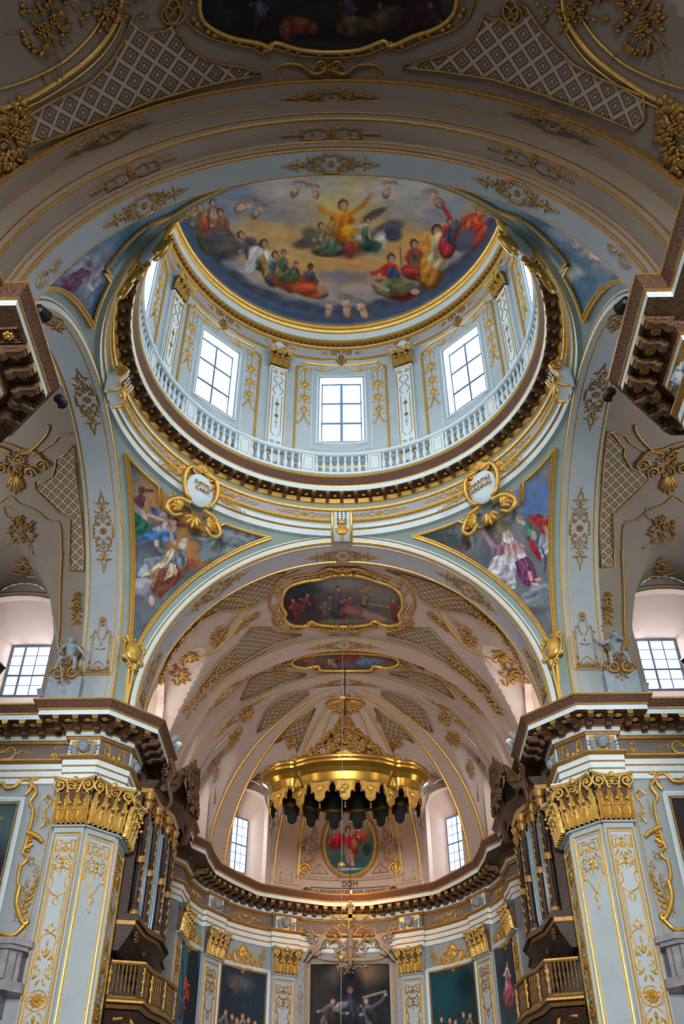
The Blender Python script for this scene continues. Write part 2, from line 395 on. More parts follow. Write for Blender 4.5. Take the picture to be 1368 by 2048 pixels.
# ------------------------------------------------------------------ vaults
def vault(name, ax, R, t0, t1, cells, m, slope=.12, nt=90, nu=96, sgn=1):
    """barrel with lunette cells cut in: ceiling height = max(barrel, cell)"""
    ts = sorted(set(list(np.linspace(t0, t1, nt)) + [c+q*h for c, h, _ in cells for q in (-.999, -.99, .99, .999)]))
    us = np.linspace(-pi/2, pi/2, nu); G = []
    def ceil(x, y):
        l, t = (x, y) if ax == 'Y' else (y, x*sgn)
        z = ZC+sqrt(max(R*R-l*l, 0))
        for c, h, cr in cells:
            if abs(t-c) < h: z = max(z, cellz(t-c, h, cr)+slope*(R-abs(l)))
        return z
    for t in ts:
        row = []
        for u in us:
            l = R*sin(u); x, y = (l, t) if ax == 'Y' else (t*sgn, l)
            row.append((x, y, ceil(x, y)))
        G.append(row)
    mb = MB(); mb.grid(G)
    walls = []; e = sorted(cells); last = t0
    for c, h, cr in e: walls.append((last, c-h)); last = c+h
    walls.append((last, t1))
    for a, b in walls:
        for s in (-1, 1):
            if ax == 'Y': mb.add([(s*R, a, 17.1), (s*R, b, 17.1), (s*R, b, ZC), (s*R, a, ZC)], [(0, 1, 2, 3)])
            else: mb.add([(sgn*a, s*R, 17.1), (sgn*b, s*R, 17.1), (sgn*b, s*R, ZC), (sgn*a, s*R, ZC)], [(0, 1, 2, 3)])
    tag(mb.build(name, m, ang=30), kind='structure'); return ceil
RC, RT_, RN = 7.2, 7.3, 8.5
CC = [(11.7, 1.75, 22.3), (16.4, .85, 21.2)]; CT = [(11.65, 1.75, 22.75)]; CN = [(-14.2, 2.4, 23.2), (-22.0, 2.4, 23.2), (-29.8, 2.4, 23.2)]
ceilC = vault('ceiling_choir', 'Y', RC, 9.0, 17.6, CC, WARMP)
ceilTL = vault('ceiling_transept_left', 'X', RT_, 9.0, 15.0, CT, TAUPE, sgn=-1)
ceilTR = vault('ceiling_transept_right', 'X', RT_, 9.0, 15.0, CT, TAUPE, sgn=1)
ceilN = vault('ceiling_nave', 'Y', RN, -34.0, -9.4, CN, TAUPE, nt=150)
for s in (-1, 1):
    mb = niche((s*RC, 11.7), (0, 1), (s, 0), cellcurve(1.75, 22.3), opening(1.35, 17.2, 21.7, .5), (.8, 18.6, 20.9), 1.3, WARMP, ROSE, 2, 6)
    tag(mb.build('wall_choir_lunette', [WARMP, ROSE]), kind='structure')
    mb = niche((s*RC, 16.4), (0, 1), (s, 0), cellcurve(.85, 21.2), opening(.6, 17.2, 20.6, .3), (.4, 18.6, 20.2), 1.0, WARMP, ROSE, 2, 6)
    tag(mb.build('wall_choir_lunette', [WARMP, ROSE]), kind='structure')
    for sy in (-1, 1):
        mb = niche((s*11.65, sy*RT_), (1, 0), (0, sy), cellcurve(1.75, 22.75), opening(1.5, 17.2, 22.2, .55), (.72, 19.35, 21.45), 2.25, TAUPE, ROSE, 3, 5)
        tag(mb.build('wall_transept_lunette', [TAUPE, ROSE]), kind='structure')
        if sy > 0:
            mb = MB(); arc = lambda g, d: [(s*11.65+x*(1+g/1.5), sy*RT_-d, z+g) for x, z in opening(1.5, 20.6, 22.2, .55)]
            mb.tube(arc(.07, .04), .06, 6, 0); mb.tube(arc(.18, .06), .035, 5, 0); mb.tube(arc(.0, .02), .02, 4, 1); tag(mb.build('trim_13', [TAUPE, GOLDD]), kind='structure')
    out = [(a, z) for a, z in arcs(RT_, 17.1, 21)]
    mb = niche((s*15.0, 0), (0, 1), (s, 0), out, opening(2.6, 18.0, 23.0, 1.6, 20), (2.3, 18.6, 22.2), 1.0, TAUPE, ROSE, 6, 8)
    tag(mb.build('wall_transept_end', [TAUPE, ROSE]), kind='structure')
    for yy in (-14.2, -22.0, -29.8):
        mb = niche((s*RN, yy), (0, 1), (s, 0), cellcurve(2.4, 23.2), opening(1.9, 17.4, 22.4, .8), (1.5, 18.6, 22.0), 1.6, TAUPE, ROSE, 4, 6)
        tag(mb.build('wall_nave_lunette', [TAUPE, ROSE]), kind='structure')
# nave ledge between cornice and recessed clerestory wall, west front, floor
mb = MB()
for s in (-1, 1): mb.add([(s*7.0, -9.3, 17.14), (s*8.5, -9.3, 17.14), (s*8.5, -34, 17.14), (s*7.0, -34, 17.14)], [(0, 1, 2, 3)])
tag(mb.build('trim_4', BLUE), kind='structure')
out = [(-7.45, 0)] + [(a, z) for a, z in arcs(RN, 17.1, 19)] + [(7.45, 0)]
mb = niche((0, -34.0), (1, 0), (0, -1), out, opening(3.4, 6.0, 16.0, 2.0, len(out)-3), (3.2, 6.2, 15.6), .8, GREYP, ROSE, 8, 12)
mb.add([(-7.45, -34, 0), (7.45, -34, 0), (3.4, -34, 6), (-3.4, -34, 6)], [(0, 1, 2, 3)])
tag(mb.build('wall_west', [GREYP, ROSE]), kind='structure')
mb = MB(); mb.add([(-16, -35, 0), (16, -35, 0), (16, 26, 0), (-16, 26, 0)], [(0, 1, 2, 3)]); tag(mb.build('floor', FLOORM), kind='structure')

# ------------------------------------------------------------------ crossing arches, stepped nave arch, choir bands
def goldarc(mb, ax, R, t, r=.045, n=56, zlow=17.3, i=1, flip=1):
    mb.tube([((a, t, z) if ax == 'Y' else (t, a, z)) for a, z in arcs(R, zlow, n)], r, 6, i)
def archivolt(ax, s, depth, soff, rback, name):
    mb = MB(); f = s*(H-.10)
    pr = [(7.50, s*(H+.06)), (7.48, f+s*.02), (7.20, f), (7.19, f-s*.02), (7.17, f), (6.97, f), (6.97, s*depth), (rback+.06, s*depth), (rback+.06, s*(depth+.25))]
    archsweep(mb, ax, pr, [0, 0, 1, 1, 0, 2, 3, 0])
    goldarc(mb, ax, 7.46, f, .055); goldarc(mb, ax, 7.36, f-s*.005, .018); goldarc(mb, ax, 6.985, f, .028)
    mb.tube([((a, f-s*.012, z) if ax == 'Y' else (f-s*.012, a, z)) for a, z in arcs(7.21, 17.3, 56)], .014, 4, 4)
    goldarc(mb, ax, 6.965, s*(H+.10), .018); goldarc(mb, ax, 6.965, s*(depth-.06), .035)
    tag(mb.build(name, [BLUEW, GOLD, soff, TAUPE, BRONZE]), kind='structure')
archivolt('Y', 1, 8.95, LILAC, RC, 'trim_5'); archivolt('X', -1, 8.85, GREYP, RT_, 'trim_6'); archivolt('X', 1, 8.85, GREYP, RT_, 'trim_7')
mb = MB()                                                                     # nave side: three stepped orders
f = -(H-.1)
archsweep(mb, 'Y', [(7.5, -H-.06), (7.48, f-.02), (6.97, f), (6.97, -8.30), (7.06, -8.36), (7.06, -8.40), (7.22, -8.44), (7.30, -8.46), (7.38, -8.92), (7.44, -8.98), (7.62, -9.0), (7.62, -9.03), (8.16, -9.06), (8.20, -9.08),
                    (8.30, -9.46), (8.42, -9.50), (8.56, -9.52), (8.6, -9.8)], [0, 0, 2, 3, 1, 3, 3, 4, 1, 3, 1, 4, 1, 4, 1, 1, 3])
goldarc(mb, 'Y', 6.985, f, .03); goldarc(mb, 'Y', 7.02, -8.33, .03); goldarc(mb, 'Y', 7.2, -8.44, .028); goldarc(mb, 'Y', 7.40, -8.95, .035); goldarc(mb, 'Y', 7.6, -9.02, .022)
goldarc(mb, 'Y', 8.18, -9.06, .026); goldarc(mb, 'Y', 8.36, -9.49, .04)
tag(mb.build('trim_8', [BLUEW, GOLDD, GREYP, TAUPE, TAUPE]), kind='structure')
mb = MB()
for a, b in ((14.4, 15.3), (17.45, 18.3)):
    archsweep(mb, 'Y', [(RC+.1, a-.05), (7.0, a-.05), (6.97, a), (6.97, b), (7.0, b+.05), (RC+.1, b+.05)], [3, 3, 2, 3, 3])
    goldarc(mb, 'Y', 6.99, a-.02, .028); goldarc(mb, 'Y', 6.99, b+.02, .03)
tag(mb.build('trim_9', [BLUEW, GOLDD, WARMP, TAUPE]), kind='structure')
# pendentives
for sx in (-1, 1):
    for sy in (-1, 1):
        G = []
        for z in np.linspace(17.12, 25.08, 60):
            y1 = sqrt(max(7.2**2-(max(z, ZC)-ZC)**2, 0)); r = sqrt(H*H+y1*y1)
            a0, a1 = atan2(y1, H), atan2(H, y1); a0 -= .012; a1 += .012
            G.append([(sx*r*cos(a), sy*r*sin(a), z) for a in np.linspace(a0, a1, 40)])
        mb = MB(); mb.grid(G); tag(mb.build('ceiling_pendentive', SAGE), kind='structure')
RS = sqrt(H*H+7.2**2)

# ------------------------------------------------------------------ apse: half dome with radial cells
APZ = [(47.5, 1.42, 22.4), (132.5, 1.42, 22.4), (14.5, 1.3, 22.2), (165.5, 1.3, 22.2)]
def ceilA(x, y, R=6.9):
    dx, dy = x, y-18.2; r = hypot(dx, dy); z = ZC+sqrt(max(R*R-r*r, 0))
    a = math.degrees(atan2(dy, -dx))
    for c, h, cr in APZ:
        if abs(a-c) < 50:
            w_ = r*sin(radians(a-c)); z = max(z, cellz(w_, h, cr)+.10*(R-r))
    return z
def cylmap_(R, c):
    t = radians(180-c); n = (cos(t), sin(t)); tt = (n[1], -n[0]); q = R-.12
    return lambda u, z: (n[0]*q+tt[0]*u, 18.2+n[1]*q+tt[1]*u, z)
G = []
azs = sorted(set(list(np.linspace(0, 180, 150)) + [c+s*math.degrees(math.asin(min(1, h/6.9)))*q for c, h, _ in APZ for s in (-1, 1) for q in (.97, .995, 1.005)]))
for e in np.linspace(0, 90, 56):
    r = 6.9*cos(radians(e)); G.append([(-r*cos(radians(a)), 18.2+r*sin(radians(a)), ceilA(-r*cos(radians(a)), 18.2+r*sin(radians(a)))) for a in azs])
mb = MB(); mb.grid(G, 0)
segs = [(0, 2), (25.2, 35.4), (59.5, 120.5), (144.6, 154.8), (178, 180)]
for a0, a1 in segs:
    mb.grid([[(-6.9*cos(radians(a)), 18.2+6.9*sin(radians(a)), z) for a in np.linspace(a0, a1, 20)] for z in (17.1, ZC+.02)], 0)
tag(mb.build('ceiling_apse', WARMP, ang=30), kind='structure')
for c, h, cr in APZ:
    mb = MB(); g = cylmap_(6.62, c); 
    for gg, r_, i_ in ((.08, .05, 0), (.2, .03, 0), (.0, .018, 1)): mb.tube([g(x*(1+gg/1.02), z+gg) for x, z in opening(1.02, 20.2, 21.95, .35)], r_, 5, i_)
    tag(mb.build('trim_14', [TAUPE, GOLDD]), kind='structure')
    t = radians(180-c); Nn = (cos(t), sin(t)); Tt = (Nn[1], -Nn[0]); q = 6.9*cos(math.asin(h/6.9))
    mb = niche((Nn[0]*q, 18.2+Nn[1]*q), Tt, Nn, cellcurve(h, cr), opening(1.02, 17.15, 21.95, .35), (.62, 18.35, 20.95), 1.15, WARMP, ROSE, 4, 6, bar=.03)
    tag(mb.build('wall_apse_lunette', [WARMP, ROSE]), kind='structure')

# ------------------------------------------------------------------ drum and dome
RW = 7.2
mb = MB(); hwA = math.asin(.93/RW)
aw = [radians(90+45*k) for k in range(8)]; A = []
for a in aw: A += [a-hwA, a+hwA]
full = sorted(set(A + [a+hwA+(radians(45)-2*hwA)*q/8 for a in aw for q in range(1, 8)])); full.append(full[0]+2*pi)
zs = [27.4, 29.75, 33.65, 35.0]
for j in range(3):
    for k in range(len(full)-1):
        a, b = full[k], full[k+1]
        if j == 1 and any(abs(((a+b)/2-c+pi) % (2*pi)-pi) < hwA*.9 for c in aw): continue
        mb.add([(RW*cos(a), RW*sin(a), zs[j]), (RW*cos(b), RW*sin(b), zs[j]), (RW*cos(b), RW*sin(b), zs[j+1]), (RW*cos(a), RW*sin(a), zs[j+1])], [(0, 1, 2, 3)])
tag(mb.build('wall_drum', BLUE), kind='structure')
for a in aw:
    Nn = (cos(a), sin(a)); Tt = (-Nn[1], Nn[0]); q = RW*cos(hwA)
    mb = MB(); W = lambda w_, z, d: (Nn[0]*(q+d)+Tt[0]*w_, Nn[1]*(q+d)+Tt[1]*w_, z)
    o1 = [(-.93, 29.75), (.93, 29.75), (.93, 33.65), (-.93, 33.65)]; o2 = [(-.86, 29.9), (.86, 29.9), (.86, 33.55), (-.86, 33.55)]
    mb.grid([[W(x, z, d) for x, z in o] for o, d in ((o1, -.02), (o1, .03), (o2, .28), (o2, .40))], 0, cv=True)
    tag(mb.build('wall_drum_window_reveal', BLUEW), kind='structure')
    window((Nn[0]*q, Nn[1]*q), Tt, Nn, .30, .86, 29.9, 33.55, 2, 3, .045)
DR = [(7.25, 27.52), (6.74, 27.5), (6.70, 27.46), (6.70, 27.40), (6.74, 27.36), (6.86, 27.10), (6.88, 27.04), (6.90, 27.0), (6.90, 26.80), (6.92, 26.79), (7.36, 26.76), (7.30, 26.72), (7.36, 26.56), (7.42, 26.52), (7.42, 26.32),
      (7.36, 26.28), (7.38, 26.20), (7.46, 26.18), (7.46, 25.80), (7.38, 25.76), (7.38, 25.66), (7.46, 25.60), (7.52, 25.59), (7.52, 25.39), (7.56, 25.37), (7.60, 25.35), (7.62, 25.10), (7.78, 25.06)]
DI = [0, 0, 1, 1, 3, 3, 1, 0, 0, 4, 1, 1, 1, 5, 1, 1, 1, 2, 1, 1, 1, 0, 0, 1, 1, 0, 5]
mb = MB(); ring(mb, DR, DI); t_drum = tag(mb.build('trim_10', [BLUEW, GOLD, LILAC, ROPE, BRONZE, SAGE]), kind='structure')
NM = 80
for k in range(NM):
    a = 2*pi*k/NM
    if not onview(7*cos(a), 7*sin(a), 26.7) : continue
    if sin(a) < -.72: continue
    M = frame((7.34*cos(a), 7.34*sin(a), 26.77), (-cos(a), -sin(a), 0), s=.78); o = put('modillion', MOD, t_drum, M)
    c = bpy.data.objects.new('gilt_cap', MCAP); COL.objects.link(c); c.parent = o
    c = bpy.data.objects.new('coffer_rosette', COF); COL.objects.link(c); c.parent = o; c.location = (.34, 0, 0); c.scale = (.85, .9, 1)
DT = [(7.2, 34.85), (7.12, 34.9), (7.12, 34.98), (7.16, 35.0), (7.14, 35.02), (7.14, 35.5), (7.02, 35.56), (7.0, 35.6), (7.0, 35.86), (6.92, 35.9), (6.90, 35.98), (6.94, 36.0), (6.92, 36.42), (6.86, 36.46), (6.80, 36.55), (6.80, 36.66), (6.86, 36.68), (6.84, 36.74), (6.78, 36.80), (6.79, 36.9)]
DTI = [1, 1, 0, 0, 6, 1, 1, 4, 1, 1, 0, 0, 1, 1, 1, 0, 1, 1, 1]
mb = MB(); ring(mb, DT, DTI)
for k in range(180):
    a = 2*pi*k/180; M = frame((7.0*cos(a), 7.0*sin(a), 35.73), (-cos(a), -sin(a), 0)); mb.box((0, .03, 0), (.11, .1, .2), 5, M=M)
tag(mb.build('trim_11', [BLUEW, GOLD, LILAC, ROPE, BRONZE, GOLDD, LILAC]), kind='structure')
mb = MB(); ring(mb, [(6.95*cos(e), 36.85+6.95*sin(e)) for e in np.linspace(0, pi/2, 24)], [0]*23, n=64)
tag(mb.build('ceiling_dome', GREYP), kind='structure')
# ------------------------------------------------------------------ ornament vocabulary: strokes and bosses drawn in a flat frame, then laid on a surface
def T(p, r0=.02, r1=None): return ('t', p, r0, r0 if r1 is None else r1)
def B(x, y, rx, ry, h=None, a=0): return ('b', x, y, rx, ry, h or min(rx, ry)*.7, a)
def spiral(x, y, r, a0=0, turns=1.4, d=1, r0=.02, n=15):
    return T([(x+r*(1-.86*k/n)*cos(a0+d*2*pi*turns*k/n), y+r*(1-.86*k/n)*sin(a0+d*2*pi*turns*k/n)) for k in range(n+1)], r0, r0*.6)
def curve(pts, r0=.02, r1=None, n=10):
    """smooth curve through a few points"""
    P = [np.array(p, float) for p in pts]; P = [2*P[0]-P[1]] + P + [2*P[-1]-P[-2]]; o = []
    for k in range(1, len(P)-2):
        for q in range(n if k < len(P)-3 else n+1):
            t = q/n; a, b, c, d = P[k-1:k+3]
            o.append(tuple(.5*((2*b)+(c-a)*t+(2*a-5*b+4*c-d)*t*t+(3*b-a-3*c+d)*t**3)))
    return T(o, r0, r1)
def leaf(x, y, a, L, w_=None):
    w_ = w_ or L*.3; return B(x+cos(a)*L/2, y+sin(a)*L/2, L/2, w_/2, w_*.6, a)
def flower(x, y, r, k=6): return [B(x, y, r*.32, r*.32, r*.45)] + [leaf(x+cos(2*pi*q/k)*r*.2, y+sin(2*pi*q/k)*r*.2, 2*pi*q/k, r*.8, r*.5) for q in range(k)]
def palm(x, y, a, L, k=5, sp=.5): return [leaf(x, y, a+sp*(q-(k-1)/2), L*(1-.12*abs(q-(k-1)/2)), L*.26) for q in range(k)]
def mirx(m): return m + [(s[0], [(-p[0], p[1]) for p in s[1]], s[2], s[3]) if s[0] == 't' else ('b', -s[1], s[2], s[3], s[4], s[5], pi-s[6]) for s in m]
def xf(m, s=1, a=0, x=0, y=0, sy=1):
    c, d = cos(a), sin(a); f = lambda p: (x+s*(c*p[0]-d*p[1]*sy), y+s*(d*p[0]+c*p[1]*sy))
    return [(q[0], [f(p) for p in q[1]], q[2]*s, q[3]*s) if q[0] == 't' else ('b', *f((q[1], q[2])), q[3]*s, q[4]*s, q[5]*s, (q[6] if sy > 0 else -q[6])+a) for q in m]
def stamp(mb, m, f, i=0, n=5, lift=.5):
    for s in m:
        if s[0] == 't':
            L = len(s[1]); rr = [s[2]+(s[3]-s[2])*k/max(1, L-1) for k in range(L)]
            mb.tube([f(p[0], p[1], r*lift) for p, r in zip(s[1], rr)], rr, n, i)
        else:
            _, x, y, rx, ry, h, a = s; c = np.array(f(x, y, 0)); e = 1e-2
            U = np.array(f(x+e*cos(a), y+e*sin(a), 0))-c; V = np.array(f(x-e*sin(a), y+e*cos(a), 0))-c; U /= np.linalg.norm(U); V /= np.linalg.norm(V)
            mb.blob(c, rx, ry, h, i, 6, 4, [U, V, np.cross(U, V)])
    return mb
def planemap(P0, U, V, N):
    P0, U, V, N = [np.array(q, float) for q in (P0, U, V, N)]; return lambda u, v, w_: P0+U*u+V*v+N*w_
def cylmap(R, az, z0, c=(0, 0)):
    az = radians(az); return lambda u, v, w_: np.array([c[0]+(R-w_)*cos(az-u/R), c[1]+(R-w_)*sin(az-u/R), z0+v])
def barY(R, u0=0, v0=0, s=1): return lambda u, v, w_: np.array([(R-w_)*sin((u+u0)/R), v0+v*s, ZC+(R-w_)*cos((u+u0)/R)])
def barX(R, sx, u0=0, x0=0): return lambda u, v, w_: np.array([x0+sx*v, -sx*(R-w_)*sin((u+u0)/R)*-1 if False else (R-w_)*sin((u+u0)/R), ZC+(R-w_)*cos((u+u0)/R)])
def tilt(f, u0, v0, a):
    c, d = cos(a), sin(a); return lambda u, v, w_: f(u0+c*u-d*v, v0+d*u+c*v, w_)
def surfmap(px, py, ceil, t=(5, 70), up=None, flip=1):
    """local tangent frame at the surveyed point of a ceiling; v runs along `up` (photo direction in degrees, 90 = towards the picture's top)"""
    k = dict(F=ceil, t=t); P = hit(px, py, **k); a = radians(up if up is not None else 90); q = 6
    A = hit(px+q*cos(a), py-q*sin(a), **k)-P; Bq = hit(px+q*sin(a), py+q*cos(a), **k)-P
    V = A/np.linalg.norm(A); U = Bq-V*(Bq@V); U /= np.linalg.norm(U); N = np.cross(U, V)
    if N@(CAM-P) < 0: N = -N
    return planemap(P+N*.02, U, V, N)
# --- motifs, in metres
def m_band(L=1.3, h=.3):
    """arch band cartouche: rosette in a stepped lozenge, looped spires to both sides"""
    m = flower(0, 0, h*.42, 8); q = []
    for g in (1, -1):
        q += [T([(0, g*h), (L*.16, g*h), (L*.16, g*h*.72), (L*.30, g*h*.72), (L*.30, g*h*.42), (L*.46, g*h*.42), (L*.46, g*h*.12), (L*.60, 0)], .024), spiral(L*.17, g*h*.42, h*.22, pi, 1.3, -g, .024), leaf(L*.66, 0, g*pi/2, h*.85), *palm(L*.05, g*h*.78, g*pi/2, h*.4, 3), spiral(L*.34, g*h*.62, h*.15, 0, 1.2, g, .02), leaf(L*.42, g*h*.5, g*.9, h*.5), B(L*.24, g*h*.82, .035, .035), leaf(L*.52, g*h*.2, g*.6, h*.4)]
    q += [curve([(L*.2, 0), (L*.30, h*.2), (L*.42, 0), (L*.30, -h*.2), (L*.2, 0)], .018, n=5), curve([(L*.60, 0), (L*.72, h*.24), (L*.86, 0), (L*.72, -h*.24), (L*.60, 0)], .02, n=6), leaf(L*.80, 0, 0, L*.2, h*.16), *flower(L*.60, 0, h*.2, 4), B(L*.30, 0, .04, .04)]
    return m + mirx(q)
def m_band2(L=1.3, h=.26):
    q = [T([(L*.1, h*.6), (L*.25, h), (L*.42, h*.75), (L*.55, h*.8)], .018), T([(L*.1, -h*.6), (L*.25, -h), (L*.42, -h*.75), (L*.55, -h*.8)], .018), spiral(L*.56, h*.4, h*.4, pi/2, 1.2, -1, .02), spiral(L*.56, -h*.4, h*.4, -pi/2, 1.2, 1, .02),
         T([(L*.6, 0), (L*.95, 0)], .014), *flower(L*.36, 0, h*.3, 4), leaf(L*.7, 0, .6, h*.5), leaf(L*.7, 0, -.6, h*.5), B(L*.84, 0, .04, .04), leaf(L*.90, 0, 0, h*.5, .05)]
    return flower(0, 0, h*.6, 8) + mirx(q + palm(0, h*.5, .5, h*.6, 3) + palm(0, -h*.5, -.5, h*.6, 3))
def m_cluster(s, k=26, seed=1, asp=1.5):
    r = random.Random(seed); m = []
    for q in range(int(k*1.9)):
        a = r.random()*2*pi; d = s*sqrt(r.random()); x, y = d*cos(a)*asp*.6, d*sin(a)
        m.append(leaf(x, y, a+r.uniform(-.9, .9), s*r.uniform(.2, .42), s*.17))
    for q in range(max(2, k//6)): m += flower(r.uniform(-.45, .45)*s, r.uniform(-.6, .6)*s, s*.22, 6)
    return m
def m_spray(s=.8, seed=1):
    """spray of flowers with trailing twigs and a curling ribbon"""
    r = random.Random(seed); m = m_cluster(s*.5, 30, seed)
    for q in range(4):
        a = -pi/2+r.uniform(-1.1, 1.1); L = s*r.uniform(.6, 1); e = (L*cos(a), L*sin(a)); m += [curve([(0, 0), (e[0]*.5+.1*s, e[1]*.5), e], .014, .008, 6), leaf(*e, a, s*.14), leaf(e[0]*.6, e[1]*.6, a+1, s*.12), B(*e, .03, .03)]
    return m + [curve([(-s*.2, s*.4), (-s*.55, s*.55), (-s*.6, s*.9), (-s*.3, s*.8)], .022, .012, 6)]
def m_ball(s, seed=1):
    r = random.Random(seed); m = flower(0, 0, s*.55, 7)+[B(0, 0, s*.5, s*.5, s*.25)]
    for k in range(7): a = 2*pi*k/7+.3; m += flower(s*.62*cos(a), s*.62*sin(a), s*.36, 5)+[leaf(s*.7*cos(a+.4), s*.7*sin(a+.4), a+r.uniform(-.3, .7), s*.6, s*.2)]
    return m
def m_drop(L=3.0, w_=.34):
    """ribboned flower drop: bow, three clusters, forked tail"""
    m = [*flower(0, 0, .15, 6), T([(0, 0), (0, -L*.82)], .02)]
    m += mirx([curve([(0, -.02), (w_*.7, .12), (w_*.9, -.08), (w_*.3, -.12), (0, -.02)], .022, n=5), curve([(.02, -.1), (w_*.8, -.35), (w_*.5, -.55), (w_*.85, -.7)], .018, .012, 5)])
    for k, y in enumerate((-L*.28, -L*.52, -L*.74)):
        m += xf(m_ball(.25-.02*k, 20+k), 1, 0, 0, y)
        m += mirx([curve([(.03, y-.25), (w_*.7, y-.35), (w_*.9, y-.25)], .016, .01, 5), leaf(w_*.5, y-.30, .4, .14)])
    return m + mirx([curve([(0, -L*.83), (w_*.25, -L*.90), (w_*.6, -L*.98), (w_*.9, -L*.95)], .04, .025, 5), leaf(w_*.5, -L*.98, -.2, .2)])
def m_swag(W=1.1):
    """swag hung over a window between two knots, with a central palmette"""
    m = mirx([curve([(.05, .55), (.25, .12), (W*.6, -.02), (W, .06)], .05, .04, 7)] + [leaf(.2+q*.11, .12-.10*sin(q*.5), q*1.3, .2, .1) for q in range(8)])
    return m + palm(0, .55, pi/2, .34, 5) + [T([(0, .2), (0, .9)], .03), B(0, .9, .06, .06)] + mirx([spiral(.16, .62, .12, pi, 1.2, -1, .025)]) + mirx(flower(.34, -.12, .10, 5) + [curve([(0, -.06), (.2, -.22), (.45, -.16)], .018)])
def m_frieze(L=1.1, h=.13):
    m = flower(0, 0, h*.9, 10)
    q = [curve([(h, 0), (L*.3, h*.9), (L*.55, -h*.6), (L*.8, h*.5), (L*.95, 0)], .014, .010, 6), curve([(h, 0), (L*.3, -h*.9), (L*.55, h*.6), (L*.8, -h*.5), (L*.95, 0)], .014, .010, 6), spiral(L*.42, 0, h*.5, 0, 1.2, 1, .012), *palm(L*.86, 0, 0, .16, 3), B(L*1.02, 0, .03, .02), leaf(L*.28, h*.3, 1, h*.6), leaf(L*.28, -h*.3, -1, h*.6), leaf(L*.6, h*.2, 1, h*.6), leaf(L*.6, -h*.2, -1, h*.6)]
    return m + mirx(q)
def m_cscroll(s=1.0):
    """large C scroll with foliage tendrils, for the long frieze fields"""
    m = palm(0, 0, pi/2, .24*s, 5)
    q = [curve([(.06, -.2*s), (.34*s, -.16*s), (.42*s, .08*s), (.24*s, .22*s), (.10*s, .12*s)], .045*s, .02*s, 7), spiral(.17*s, .10*s, .09*s, pi/2, 1.2, 1, .022), curve([(.42*s, -.05*s), (.6*s, .1*s), (.8*s, 0), (1.0*s, .05*s)], .018, .01, 6)]
    for k in range(7): q += [leaf(.48*s+k*.08*s, .06*s*sin(k*1.7), k*2.1, .12*s, .05*s)]
    return m + mirx(q + flower(.62*s, .1*s, .06*s, 5) + flower(.86*s, .03*s, .05*s, 5))
